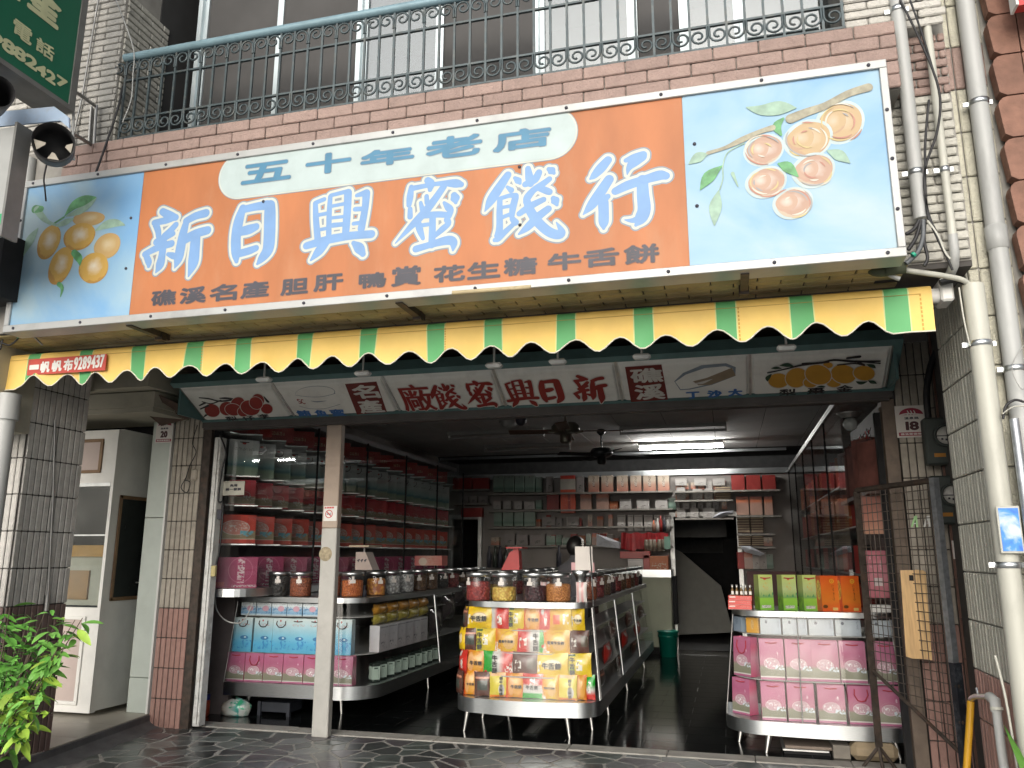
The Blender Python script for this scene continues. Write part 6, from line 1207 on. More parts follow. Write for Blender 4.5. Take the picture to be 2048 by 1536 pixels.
for k in range(5):
    p = (xr(1474, 6.6)+k*.033, 6.64-.006*k, zt_+.104); t = thing('miniature_bottle', 'tiny liquor bottle, %s from the left on the red cartons' % ORD[k], 'bottle', p, 0, 'tiny bottles on the red cartons'); q = MB(); q.lathe([(0, 0), (.013, 0), (.013, .04), (.006, .052), (.006, .064)], n=10); q.obj('body', mat('brown_liquor', (.16, .10, .035), .15), t, True); q = MB(); q.lathe([(.007, .062), (.008, .08), (0, .08)], n=8); q.obj('cap', m_capw, t, True)
    q = MB(); q.bb(-.009, .009, -.0145, -.0135, .008, .032); q.obj('paper_label', m_plate, t, True)
q = MB(); q.lathe([(0, 0), (.055, 0), (.06, .17), (.058, .17), (.053, .006), (0, .006)], (xr(1500, 6.8), 6.86, zt_), 18); q.solo('glass_tumbler', m_clear, 'empty clear tumbler behind the tiny bottles', 'tumbler')
# boards and stones under the right counter
for k, (x0_, x1_, y0_, z0_, z1_, m, lab) in enumerate(((.31, .63, 6.52, .0, .022, m_dark, 'dark lower board of the pile under the right counter'), (.30, .62, 6.5, .023, .04, m_alu2, 'thin metal edged board in the pile under the right counter'), (.32, .64, 6.5, .041, .062, mat('grey_brown_board', (.2, .16, .13), .8, var=.2, dirt=.3), 'thick grey brown board topmost in the pile under the right counter'), (.64, .755, 6.46, .0, .09, mat('grey_block', (.22, .20, .17), .85, var=.2, dirt=.3), 'small grey block between the boards and the stone'))):
    q = MB(); q.bb(x0_, x1_, y0_, y0_+.35, z0_, z1_, bev=.004); q.solo('board', m, lab, 'board')
q = MB(); q.box((.91, 6.5, .062), (.31, .16, .118), 0, None, .035); q.solo('foundation_stone', mat('worn_sandstone', (.30, .235, .15), .8, var=.25, scale=9, dirt=.35, dscale=9, bump=.3), 'worn rounded sandstone block under the right counter beside the gate', 'stone')

# ---- left counter
for row, (lst, z_, ht, Yf, nm, m, sd_, cord, grp, base_) in enumerate((
    ([(453, 490), (490, 526), (527, 565), (566, 606), (607, 640), (659, 705)], .297, .243, 6.66, 'bottom row', m_pkbag, m_pkside, m_rope, 'pink gift bags on the left counter', 'pink gift bag'),
    ([(462, 500), (503, 542), (539, 577), (572, 611), (609, 645), (661, 700)], .547, .295, 6.68, 'middle row', m_blbag, m_blside, m_dkrope, 'blue gift bags on the left counter', 'blue fish gift bag'),
    ([(475, 505), (506, 536), (537, 567), (568, 599), (600, 631), (632, 660)], .864, .112, 6.70, 'top row', m_smbox, None, None, 'landscape boxes on the left counter', 'small blue landscape box'))):
    for i, (a, b) in enumerate(lst):
        zc = z_+ht/2; x0_ = W(a, 1300, Y=Yf).x; x1_ = W(b, 1300, Y=Yf).x
        dz = W((a+b)/2, 0, Y=Yf).z*0
        package('gift_bag' if cord else 'gift_box', '%s, %s from the left in the %s of the left counter' % (base_, ORD[i], nm), 'gift bag' if cord else 'box', grp, x1_-x0_-.005, .09, ht, m, ((x0_+x1_)/2, Yf+.055, z_), random.uniform(-.05, .05), .2 if cord else 0, cord, sd_, .006 if row == 0 else .002 if cord else 0, (.075 if (row == 0 and i == 1) else .05 if row == 1 and i in (0, 1, 2, 5) else 0))
# boxes along the receding right side of the left counter (their fronts turn to the aisle)
def aisle(name, base_, cat, grp, n, y0, dy, w_, d_, h_, z_, m, where, rzv=math.pi/2-.06, x=-3.13, side=None):
    for i in range(n): package(name, '%s, %s from the front %s' % (base_, ORD[i], where), cat, grp, w_, d_, h_, m, (x-.04*0, y0+i*dy, z_), rzv+random.uniform(-.04, .04), 0, None, side)
m_whbox = printmat('white_ink_box', ('X', 'Z'), ('v', [(0, (.48, .45, .46)), (1, (.52, .52, .55))]), (('noise', .2, .1, .8, .4, 8, .55, (.06, .06, .08)), ('noise', .3, .45, .75, .85, 9, .6, (.2, .22, .26)), ('rect', .1, .9, .9, .93, (.2, .2, .22))), .4)
m_whside = printmat('pink_end_box', ('Y', 'Z'), ('u', [(0, (.55, .30, .28)), (1, (.58, .42, .38))]), (('noise', .35, .4, .65, .9, 14, .5, (.08, .05, .06)),), .4)
aisle('gift_box', 'white ink-drawn box', 'box', 'white boxes in the left counter', 6, 7.06, .2, .195, .1, .23, .547, m_whbox, 'on the left counter aisle', side=m_whside)
m_mint_b = printmat('mint_label_bottle', ('X', 'Z'), ('v', [(0, (.02, .03, .025)), (.12, (.02, .03, .025)), (.13, (.42, .52, .45)), (.82, (.46, .56, .50)), (.83, (.02, .03, .025)), (1, (.02, .03, .025))], 'CONSTANT'), (('rect', .2, .7, .7, .76, (.02, .04, .03)), ('noise', .72, .2, .85, .7, 26, .5, (.08, .14, .12))), .3)
for i in range(10): package('tin', 'mint labelled tin, %s from the front on the left counter aisle shelf' % ORD[i], 'tin', 'mint labelled tins', .075, .07, .16, m_mint_b, (-3.12, 6.95+i*.17+random.uniform(-.02, .02), .297), math.pi/2-.55+random.uniform(-.15, .15))
m_orsn = mat('orange_snack_film', (.42, .20, .03), .25, var=.35, scale=30, coat=.4, bump=.5, bscale=30); m_yesn = mat('yellow_snack_film', (.36, .30, .06), .25, var=.4, scale=26, coat=.4, bump=.5, bscale=30)
def pillow(w_, h_, d_, m, nx=8, nz=6, seed=0, flat=.0):
    """filled film bag standing up: bulged grid both sides, crimped ends"""
    key = (round(w_, 2), round(h_, 2), round(d_, 2), m.name if not isinstance(m, list) else m[0].name, seed)
    if key in pillow.c: return pillow.c[key]
    rr_ = random.Random(seed); q = MB()
    for s_ in (-1, 1):
        vs = []
        for k in range(nz+1):
            for i in range(nx+1):
                u, v = i/nx, k/nz; b = (max(0, math.sin(math.pi*u))**.55)*(max(0, math.sin(math.pi*v))**.6)
                jx = rr_.uniform(-.004, .004) if 0 < i < nx else 0; e = b*d_/2+(rr_.uniform(-.0035, .0035) if 0 < u < 1 and 0 < v < 1 else 0)
                pin = 1-.05*math.sin(math.pi*v) if u in (0, 1) else 1; pinz = -.02*h_*math.sin(math.pi*u)
                vs.append(((u-.5)*w_*pin+jx, s_*e, (v-.5)*h_*(1-.05*math.sin(math.pi*u))+rr_.uniform(-.002, .002)+h_/2))
        fs = [(k*(nx+1)+i, k*(nx+1)+i+1, (k+1)*(nx+1)+i+1, (k+1)*(nx+1)+i) for k in range(nz) for i in range(nx)]
        q.add(vs, fs if s_ < 0 else [f[::-1] for f in fs], 0, True)
    pillow.c[key] = q.mesh('film', m); return pillow.c[key]
pillow.c = {}
for row, (z_, m, nm, n_) in enumerate(((.864, m_orsn, 'orange', 5), (.78, m_yesn, 'olive yellow', 5))):
    for i in range(n_):
        t = thing('snack_bag', '%s snack packet, %s from the front on the left counter aisle' % (nm, ORD[i]), 'snack bag', (-3.15, 7.1+i*.27, z_), math.pi/2, '%s packets in the left counter' % nm); link('film', pillow(.3, .1, .1, m, seed=i), t)
for i in range(5):
    t = thing('snack_bag', 'dark sweet bag, %s from the front in the left counter far end' % ORD[i], 'snack bag', (-3.16, 8.6+i*.42, .55+.13*(i % 3)), math.pi/2, 'dark sweet bags in the left counter'); link('film', pillow(.36, .28, .16, mat('dark_sweet_film', (.05, .04, .045), .15, var=.4, scale=18, coat=.5, bump=.5, bscale=22), seed=i+20), t)
# ---- snack bags of the middle counter
def snackmat(name, ramp, shapes=()): return printmat(name, ('X', 'Z'), ('u', ramp), tuple(shapes)+(('noise', .04, .04, .96, .96, 13, .66, (.30, .12, .03)), ('noise', .04, .04, .96, .96, 17, .68, (.62, .58, .48))), .32, .08, .3, .2)
Ye, YO, Or, Rd, Wt, Gn, Br, Dk, PY = (.62, .42, .008), (.58, .26, .008), (.55, .13, .012), (.50, .025, .015), (.52, .50, .47), (.012, .28, .02), (.10, .04, .028), (.04, .027, .023), (.60, .50, .06)
cow = lambda u, v: (('noise', u-.13, v-.22, u+.13, v+.22, 7, .45, (.68, .66, .6)), ('noise', u-.1, v-.16, u+.1, v+.18, 9, .58, (.03, .03, .03)))
SM = {
 'yellow': snackmat('snack_yellow', [(0, Ye), (1, Ye)], (('ring', .7, 1.1, .5, .9, .03, YO), ('ring', .5, 0, .55, 1.0, .03, YO), ('ell', .52, .5, .3, .24, (.5, .3, .05)), ('ell', .52, .5, .27, .2, (.6, .5, .3))) + cow(.14, .42)),
 'redwhite': snackmat('snack_red_white', [(0, Wt), (.18, Wt), (.4, Rd), (1, Rd)], cow(.5, .42)),
 'cow': snackmat('snack_yellow_cow', [(0, PY), (1, Ye)], cow(.5, .5)+(('rect', .05, .86, .35, .95, (.03, .1, .02)), ('ell', .2, .3, .13, .16, (.35, .45, .03)))),
 'orange': snackmat('snack_orange', [(0, Rd), (.15, Or), (.5, YO), (1, Or)], (('ell', .62, .5, .3, .4, (.62, .30, .05)), ('ell', .3, .5, .16, .4, (.62, .32, .12)))),
 'red': snackmat('snack_red', [(0, Rd), (1, Rd)], cow(.6, .4)+(('ell', .35, .8, .14, .12, Wt),)),
 'yellowred': snackmat('snack_yellow_red_square', [(0, YO), (1, Ye)], (('rect', .2, .28, .5, .68, (.6, .10, .04)),)+cow(.76, .5)),
 'brown': snackmat('snack_brown', [(0, Br), (1, Br)], (('rect', .62, .3, .95, .75, (.09, .07, .05)),)+cow(.25, .42)),
 'dark': snackmat('snack_dark', [(0, Dk), (.15, Br), (.85, Br), (1, Dk)], (('rect', .2, .25, .8, .62, (.05, .06, .05)), ('rect', .1, .7, .9, .78, (.5, .22, .14)))),
 'orangeyellow': snackmat('snack_orange_yellow', [(0, Or), (.2, YO), (.6, Ye), (1, YO)], (('ring', .6, .4, .34, .5, .06, (.5, .22, .02)), ('ell', .6, .42, .24, .3, (.6, .36, .12)))+cow(.12, .2)),
 'tricolour': snackmat('snack_red_white_green', [(0, Rd), (.3, Rd), (.5, Wt), (.74, Wt), (.8, Gn), (1, Gn)], cow(.22, .4)+(('ell', .9, .3, .05, .07, Rd),)),
 'greenred': snackmat('snack_green_white_red', [(0, Gn), (.3, Gn), (.38, Wt), (.55, Wt), (.75, Rd), (1, Rd)], cow(.88, .35)+(('ell', .1, .12, .05, .07, Rd),)),
 'pale': snackmat('snack_pale_yellow', [(0, PY), (1, PY)], (('rect', .05, .84, .9, .97, (.66, .40, .20)), ('ell', .68, .3, .16, .22, Wt), ('rect', .02, 0, .98, .1, (.62, .18, .02)))),
 'vtri': printmat('snack_red_white_green_tall', ('X', 'Z'), ('v', [(0, Gn), (.2, Gn), (.26, Wt), (.5, Wt), (.6, Rd), (1, Rd)]), cow(.5, .62), .22, .08, .35, .5),
 'vgreen': printmat('snack_green_white_red_tall', ('X', 'Z'), ('v', [(0, Rd), (.2, Rd), (.4, Wt), (.6, Gn), (1, Gn)]), cow(.5, .5), .22, .08, .35, .5),
}
SD = {'yellow': 'yellow', 'redwhite': 'red-white', 'cow': 'cow-print', 'orange': 'orange', 'red': 'red', 'yellowred': 'yellow red-square', 'brown': 'chocolate brown', 'dark': 'dark biscuit', 'orangeyellow': 'orange-yellow', 'tricolour': 'red-white-green', 'greenred': 'green-white-red', 'pale': 'pale yellow', 'vtri': 'upright red-white-green', 'vgreen': 'upright green-white-red'}
m_btxt = mat('snack_black_letters', (.02, .018, .015), .4)
e1 = lambda a, b: (900+a/6.4, 900+b/6.4); e2 = lambda a, b: (890+a/6.4, 890+b/6.4)
rows4 = [('top', .809, .165, e1, [(130, 205, 'dark'), (200, 530, 'yellow'), (535, 750, 'redwhite'), (750, 950, 'cow'), (945, 1160, 'orange'), (1150, 1285, 'red'), (1280, 1555, 'yellowred'), (1555, 1720, 'yellow')]),
         ('second', .636, .168, e1, [(85, 165, 'yellow'), (155, 325, 'dark'), (340, 580, 'cow'), (580, 870, 'orangeyellow'), (865, 1215, 'tricolour'), (1195, 1530, 'orangeyellow'), (1530, 1765, 'brown')]),
         ('third', .461, .17, e2, [(120, 285, 'red'), (250, 500, 'orange'), (495, 860, 'greenred'), (865, 1175, 'brown'), (1170, 1570, 'yellow'), (1565, 1860, 'cow')]),
         ('bottom', .297, .175, e2, [(80, 235, 'dark'), (235, 390, 'orange'), (390, 590, 'dark'), (585, 795, 'pale'), (790, 1005, 'orange'), (1000, 1240, 'vtri'), (1235, 1450, 'orangeyellow'), (1440, 1670, 'pale'), (1660, 1785, 'orange'), (1770, 1890, 'vgreen')])]
TX = {'yellow': ('牛舌餅', .5, 'h'), 'cow': ('牛舌餅', .2, 'v'), 'orangeyellow': ('蛋黃牛舌餅', .5, 'h'), 'tricolour': ('牛舌餅', .68, 'v'), 'greenred': ('牛舌餅', .42, 'v'), 'orange': ('牛舌餅', .6, 'h'), 'pale': ('鮮牛舌酥餅', .68, 'v'), 'vtri': ('牛舌餅', .5, 'h')}
seen = {}
for rn, z_, h_, ef, lst in rows4:
    kz = (z_-.295)/.69; o_ = cl(kz)
    for i, (a, b, k) in enumerate(lst):
        Yf = 6.50+.1*kz; xa_, xb_ = W(ef(a, 0)[0], 1300, Y=Yf).x, W(ef(b, 0)[0], 1300, Y=Yf).x; xm = (xa_+xb_)/2
        u_ = (xm+1.63)/.6; yy = Yf+.0+(.17*max(0, abs(u_)-.55) if abs(u_) > .55 else 0); rz_ = (-.9 if u_ < -.85 else .9 if u_ > .92 else 0)+random.uniform(-.07, .07)
        if abs(rz_) > .5: xb_ += .04
        kk = (k, rn); seen[kk] = seen.get(kk, 0)+1
        lab = '%s snack bag, %s from the left in the %s row of the middle counter' % (SD[k], ORD[i], rn)
        t = thing('snack_bag', lab, 'snack bag', (xm, yy, z_), rz_, 'snack bags filling the middle counter')
        wd = max(.07, xb_-xa_); link('film', pillow(wd+.012, h_+.014, .05, SM[k], seed=i % 4), t, rot=(-.05, random.uniform(-.03, .03), 0))
        if k in TX and wd > .1:
            tx, uu, dr = TX[k]; q = MB(); n_ = len(tx); cx_ = (uu-.5)*wd
            for j, ch in enumerate(tx):
                if dr == 'v': s_ = min(h_*.8/n_, wd*.3); fr = ((cx_, -.031, h_*.5+(n_/2-.5-j)*s_*1.05), (1, 0, 0), (0, 0, 1), (0, -1, 0)); 
                else: s_ = min(wd*.62/n_, h_*.3); fr = ((cx_+(j-(n_-1)/2)*s_*1.05, -.031, h_*.5), (1, 0, 0), (0, 0, 1), (0, -1, 0))
                letter_mb(q, ch, fr, s_, s_*.98, (s_*.045, s_*.035), .5)
            q.obj('letters', m_btxt, t, True)
for i in range(9):
    t = thing('snack_bag', 'dim sweet bag, %s from the front inside the middle counter aisle' % ORD[i], 'snack bag', (-1.12, 7.15+i*.42, (.297, .461, .636)[i % 3]), math.pi/2, 'sweet bags on the aisle side of the middle counter'); link('film', pillow(.36, .16, .08, [SM['dark'], SM['red'], SM['brown']][i % 3], seed=i % 4), t)
# ================================================================== jars
def contents(name, c1, c2, sc_=60, rough=.6):
    if name in MATS: return MATS[name]
    m, n, l, b = nt(name); MATS[name] = m; geo = n.new('ShaderNodeNewGeometry'); vo = n.new('ShaderNodeTexVoronoi'); vo.inputs['Scale'].default_value = sc_; l.new(geo.outputs['Position'], vo.inputs['Vector'])
    cr = n.new('ShaderNodeValToRGB'); cr.color_ramp.elements[0].color = (*c1, 1); cr.color_ramp.elements[1].color = (*c2, 1); cr.color_ramp.elements[1].position = .7; l.new(vo.outputs['Distance'], cr.inputs[0]); l.new(cr.outputs[0], b.inputs['Base Color'])
    bp = n.new('ShaderNodeBump'); bp.inputs['Distance'].default_value = .01; bp.invert = True; l.new(vo.outputs['Distance'], bp.inputs['Height']); l.new(bp.outputs[0], b.inputs['Normal']); b.inputs['Roughness'].default_value = rough; return m
JC = {'dark red': contents('jerky_red', (0.372, 0.054, 0.046), (0.155, 0.019, 0.019), 45), 'yellow': contents('ginger_yellow', (0.800, 0.651, 0.155), (0.465, 0.264, 0.046), 38), 'purple black': contents('plum_dark', (0.078, 0.023, 0.031), (0.023, 0.009, 0.012), 40), 'orange brown': contents('shreds_tan', (0.698, 0.310, 0.093), (0.341, 0.124, 0.031), 75), 'black': contents('olive_black', (0.031, 0.028, 0.028), (0.009, 0.009, 0.009), 40), 'rust brown': contents('shreds_rust', (0.465, 0.139, 0.054), (0.186, 0.046, 0.019), 70), 'orange': contents('shreds_orange', (0.775, 0.248, 0.062), (0.403, 0.093, 0.019), 70), 'orange ring': contents('rings_orange', (0.800, 0.403, 0.062), (0.310, 0.078, 0.016), 32), 'foil packed': contents('foil_sweets', (0.698, 0.713, 0.713), (0.232, 0.232, 0.232), 40, .25), 'brown': contents('roots_brown', (0.186, 0.109, 0.054), (0.062, 0.031, 0.016), 45), 'red': contents('berry_red', (0.341, 0.062, 0.062), (0.093, 0.016, 0.016), 45)}
def jar_meshes(r, h):
    q = MB(); q.lathe([(0, .002), (r*.93, .002), (r, .012), (r, h*.82), (r*.95, h*.86)], n=24); gl = q.mesh('glass', m_clear)
    q = MB(); q.lathe([(r*.97, h*.85), (r*1.03, h*.85), (r*1.03, h*.985), (r*.98, h), (r*.2, h*1.0), (0, h)], n=24); ld = q.mesh('lid', m_alu)
    q = MB(); q.bb(-.011, .011, -.002, .002, .03, .06); q.bb(-.024, .024, -.002, .002, 0, .03); tg = q.mesh('price_tag', m_plate)
    return gl, ld, tg
JM = {}
def jar(kind, fill, r, h, loc, label, rz=0, group='sweet jars', tagz=.56):
    fill = min(.86, round(fill+random.choice((-.16, -.08, 0, .06)), 2)); loc = (loc[0]+random.uniform(-.008, .008), loc[1]+random.uniform(-.015, .015), loc[2]); rz += random.uniform(-.35, .35)
    key = (r, h)
    if key not in JM: JM[key] = jar_meshes(r, h)
    gl, ld, tg = JM[key]; t = thing('sweet_jar', label, 'jar', loc, rz, group); link('glass', gl, t); link('lid', ld, t)
    k2 = (r, h, kind, fill)
    if k2 not in JM: q = MB(); q.lathe([(0, .006), (r*.92, .006), (r*.96, .02), (r*.96, h*fill*.94), (r*.8, h*fill), (r*.3, h*fill*1.02), (0, h*fill)], n=20); JM[k2] = q.mesh('contents', JC[kind])
    link('contents', JM[k2], t)
    if tagz: link('price_tag', tg, t, (0, -r*1.02, h*tagz))
    return t
ZC = 1.031
for px, py, k, f, lab, rz in ((949, 1203, 'dark red', .84, 'jar of dark red jerky at the left corner of the middle counter', -.9), (1005, 1203, 'yellow', .66, 'jar of yellow ginger slices on the middle counter front', -.3), (1061, 1205, 'purple black', .55, 'jar of dark plums on the middle counter front', -.1), (1120, 1203, 'orange brown', .7, 'jar of tan shreds on the middle counter front', .1)):
    p = W(px, py, Z=ZC); jar(k, f, .104, .232, (p.x, 6.62, ZC), lab, rz, 'jars along the front of the middle counter')
for i in range(10):
    jar(['rust brown', 'red', 'brown', 'purple black', 'red', 'brown', 'rust brown', 'brown', 'red', 'black'][i], .75, .085, .23, (-1.19, 6.98+i*.42, ZC), 'jar %s from the front along the aisle edge of the middle counter' % ORD[i], .8, 'jars along the aisle edge of the middle counter', .5)
for i in range(8):
    jar(['yellow', 'brown', 'red', 'black', 'brown', 'rust brown', 'red', 'brown'][i], .7, .09, .23, (-2.05, 6.95+i*.45, ZC), 'jar %s from the front along the left edge of the middle counter' % ORD[i], -.4, 'jars along the left edge of the middle counter', 0)
for px, k, f, lab, Yj in ((557, 'black', .78, 'jar of black olives left of the steel post', 6.78), (602, 'rust brown', .84, 'jar of rust brown shreds left of the steel post', 6.78), (660, 'rust brown', .84, 'jar of brown shreds half behind the steel post', 6.84), (702, 'orange', .84, 'jar of orange shreds right of the steel post', 6.86)):
    p = W(px, 1193, Y=Yj); jar(k, f, .098, .22, (p.x, Yj, ZC), lab, .15, 'jars along the front of the left counter')
for i, k in enumerate(('orange ring', 'foil packed', 'foil packed', 'brown', 'brown', 'black', 'red', 'brown', 'rust brown', 'black')):
    jar(k, .8, .09, .22, (-3.22-.03*i*0, 7.15+i*.36, ZC), 'jar %s from the front on the left counter aisle edge, %s filling' % (ORD[i], k), .7, 'jars along the aisle edge of the left counter', .5)
q = MB(); q.lathe([(0, 0), (.02, 0), (.02, .05), (.008, .065), (.01, .1), (0, .1)], (-3.235, 6.93, ZC), 12); q.solo('sauce_bottle', m_ink, 'small black capped bottle before the orange ring jar', 'bottle')
# straws in plastic bags, funnel, payment stand without its code
for px, lab in ((1090, 'bag of pink striped straws between the plum and shred jars'), (1163, 'bag of pink striped straws at the right front of the middle counter')):
    p = W(px, 1200, Y=6.64); m_st = printmat('straw_stripes', ('X', 'Z'), ('u', [(0, (.62, .6, .58)), (.2, (.6, .32, .32)), (.4, (.62, .6, .58)), (.6, (.6, .3, .3)), (.8, (.62, .6, .58))]), (), .25)
    t = thing('straw_bag', lab, 'bag', (p.x, 6.64, ZC), 0, 'bags of striped straws'); link('film', pillow(.075 if px < 1100 else .09, .16, .04, m_st, seed=3), t)
q = MB(); p = W(1160, 1150, Y=6.75); q.lathe([(.035, ZC), (.035, ZC+.16), (.038, ZC+.2), (.085, ZC+.25), (.08, ZC+.25), (.03, ZC+.2)], (p.x, 6.75, 0), 18); q.solo('funnel_jar', m_alu, 'steel funnel standing on a narrow jar on the middle counter', 'funnel')
t = thing('payment_stand', 'white payment card stand on a pink base on the middle counter', 'stand', (W(1168, 1140, Y=6.95).x, 6.95, ZC))
a = W(1150, 1093, Y=6.95); b = W(1181, 1142, Y=6.95); q = MB(); q.bb(a.x, b.x+.02, 6.95, 6.957, b.z, a.z); q.obj('card', m_plate, t); a = W(1141, 1125, Y=6.93); q = MB(); q.bb(a.x, a.x+.2, 6.965, 6.972, a.z-.09, a.z); q.obj('pink_card', mat('pink_card', (.55, .30, .32), .4), t); q = MB(); q.bb(a.x, a.x+.2, 6.955, 7.02, ZC, ZC+.012); q.bb(a.x+.09, a.x+.11, 6.973, 6.985, ZC, a.z+.2); q.obj('stand', m_clear, t)
q = MB(); q.tube([W(1187, 1212, Y=6.62), W(1180, 1090, Y=6.9)], .006, 6); q.solo('glass_rod', m_alu, 'thin upright rod at the right front corner of the middle counter', 'rod')
t = thing('red_scale', 'red plastic market scale behind the jars of the middle counter', 'scale', (W(1022, 1140, Y=8.2).x, 8.2, 1.031)); pts = [W(x, y, Y=8.2) for x, y in ((1002, 1140), (1020, 1103), (1037, 1101), (1039, 1141))]; q = MB(); q.prism([(p.x, p.z) for p in pts][::-1], 8.2, 8.32, plane='XZ'); q.obj('housing', m_redpaint, t); q = MB(); q.bb(pts[1].x-.03, pts[2].x+.05, 8.15, 8.4, pts[1].z+.03, pts[1].z+.045); q.bb(pts[1].x+.02, pts[2].x-.01, 8.24, 8.28, pts[1].z, pts[1].z+.03); q.obj('pan', m_redpaint, t); q = MB(); q.bb(pts[0].x, pts[3].x, 8.2, 8.35, 1.031, pts[0].z); q.obj('stand', m_dark, t)
t = thing('weighing_scale', 'white spring scale with a tray behind the orange jar', 'scale', (W(727, 1145, Y=7.2).x, 7.2, 1.031))
pts = [W(x, y, Y=7.2) for x, y in ((710, 1140), (712, 1104), (731, 1104), (745, 1140))]; q = MB(); q.prism([(p.x, p.z) for p in pts][::-1], 7.2, 7.36, plane='XZ'); q.obj('housing', mat('scale_white', (.44, .36, .32), .5, var=.05), t)
q = MB(); a = W(705, 1092, Y=7.2); b = W(745, 1092, Y=7.2); q.bb(a.x, b.x, 7.12, 7.42, a.z-.012, a.z+.008, bev=.004); q.obj('tray', mat('scale_tray', (.50, .42, .30), .4), t); q = MB(); q.tube([((pts[1].x+pts[2].x)/2, 7.28, pts[1].z), ((pts[1].x+pts[2].x)/2, 7.28, a.z)], .012, 8); q.obj('stem', m_steel, t); q = MB(); q.bb(pts[0].x-.02, pts[3].x+.05, 7.16, 7.4, 1.031, pts[0].z); q.obj('foot', m_dark, t)
q = MB()
for k in range(3): stroke_mb(q, [(-.05+k*.035, .0, .006), (-.03+k*.035, .012, .004), (-.045+k*.035, -.012, .004)], ((pts[0].x+.075, 7.198, pts[1].z-.08), (1, 0, 0), (0, 0, 1), (0, -1, 0)))
q.obj('script', m_ink, t)
p = W(862, 1131, Y=9.6); package('carton', 'pink and red printed carton on the jars of the left counter', 'box', None, .36, .2, .12, printmat('pink_carton', ('X', 'Z'), ('u', [(0, (.5, .12, .12)), (.5, (.55, .32, .26)), (1, (.5, .14, .12))]), (('ell', .3, .4, .15, .4, (.6, .5, .42)), ('noise', .5, .1, .95, .9, 8, .5, (.5, .2, .16))), .4), (p.x, 9.6, p.z))

# ================================================================== left wall case (fanned boxes on stepped shelves)
lw = thing('wall_case', 'tall left wall showcase with stepped shelves of fanned gift boxes', 'showcase', (-4.5, 8, 1.1))
q = MB(); q.bb(-4.78, -4.2, 6.24, 12.3, 2.72, 2.78); q.bb(-4.775, -4.765, 6.24, 12.3, 1.1, 2.72); q.obj('case_back', mat('case_grey', (.22, .21, .22), .7), lw)
for z_ in (2.495, 2.11, 1.845, 1.50):
    q = MB(); q.bb(-4.76, -4.3, 6.26, 12.3, z_-.012, z_); 
    for k in range(14): y_ = 6.4+k*.42; q.add([(-4.3, y_, z_-.001), (-4.12, y_+.10, z_-.001), (-4.3, y_+.38, z_-.001), (-4.3, y_, z_-.011), (-4.12, y_+.10, z_-.011), (-4.3, y_+.38, z_-.011)], [(0, 1, 2), (5, 4, 3), (0, 3, 4, 1), (1, 4, 5, 2)])
    q.obj('stepped_shelf', m_alu2, lw)
lip = roundfront(-4.46, -4.02, 6.25, 9.0, 0, .28, 0)
q = MB(); q.prism(lip+[(-4.76, 9.0), (-4.76, 6.25)], 1.045, 1.112); q.obj('bottom_shelf', m_alu, lw)
for k, yy in enumerate((6.3, 7.5, 8.7, 9.9, 11.1)):
    q = MB(); q.bb(-4.082+.0, -4.078, yy, yy+1.19, 1.115, 2.7); q.obj('sliding_pane', m_glass_case, lw)
    q = MB(); q.bb(-4.09, -4.07, yy+1.185, yy+1.195, 1.115, 2.7); q.obj('pane_edge', m_dark, lw)
q = MB(); q.bb(-4.5, -4.1, 6.215, 6.22, 1.12, 2.7); q.obj('end_pane', m_glass_case, lw)
m_rdtop = printmat('red_gold_box', ('X', 'Z'), ('v', [(0, (.36, .025, .02)), (1, (.40, .03, .02))]), (('ell', .25, .5, .06, .12, (.6, .35, .2)), ('noise', .38, .4, .75, .6, 22, .48, (.6, .4, .25))), .4)
m_wgbag = printmat('white_green_bag', ('X', 'Z'), ('v', [(0, (.30, .36, .28)), (.22, (.24, .34, .25)), (.30, (.08, .20, .22)), (.38, (.22, .36, .36)), (.6, (.48, .52, .50)), (1, (.52, .53, .52))]), (('ell', .5, .9, .07, .03, (.45, .06, .05)), ('noise', .2, .70, .85, .78, 24, .5, (.25, .25, .24))), .4)
m_rbag = printmat('red_cow_bag', ('X', 'Z'), ('v', [(0, (.45, .06, .06)), (.05, (.45, .06, .06)), (.06, (.6, .52, .46)), (.09, (.24, .20, .13)), (.32, (.26, .22, .14)), (.38, (.42, .035, .045)), (1, (.44, .03, .05))]), (('ring', .5, .42, .3, .13, .05, (.62, .5, .46)), ('noise', .55, .2, .98, .38, 10, .5, (.5, .5, .48))), .4)
m_oval = printmat('red_oval_box', ('X', 'Z'), ('v', [(0, (.50, .06, .04)), (.14, (.52, .07, .05)), (.15, (.62, .5, .42)), (.18, (.25, .19, .11)), (.42, (.28, .21, .12)), (.46, (.50, .05, .03)), (1, (.52, .055, .035))]), (('ell', .5, .55, .34, .25, (.55, .22, .18)), ('ring', .5, .55, .34, .25, .05, (.62, .58, .52)), ('noise', .25, .42, .8, .72, 14, .5, (.62, .5, .45)), ('noise', .62, .25, .95, .45, 9, .45, (.12, .36, .45))), .4)
m_mag = printmat('magenta_box', ('X', 'Z'), ('u', [(0, (.26, .015, .07)), (.5, (.33, .02, .10)), (1, (.30, .02, .085))]), (('ring', .66, .58, .24, .4, .05, (.5, .12, .22)), ('noise', .6, .15, .74, .95, 15, .46, (.58, .45, .48)), ('rect', .05, .05, .35, .2, (.45, .06, .08)), ('noise', .5, .03, .98, .1, 30, .45, (.5, .42, .44))), .4)
def fan(name, base_, cat, grp, z_, w_, d_, h_, m, n, y0, dy, rz_, cord=None, where='', drop=0, side=None):
    for i in range(n): package(name, '%s, %s from the front %s' % (base_, ORD[i], where), cat, grp, w_*(1.0 if i else 1.06), d_, h_*(1+random.uniform(-.02, .02)), m, (-4.33, y0+i*dy, z_), rz_+random.uniform(-.1, .1), 0, cord, side, 0, drop if i % 3 else 0)
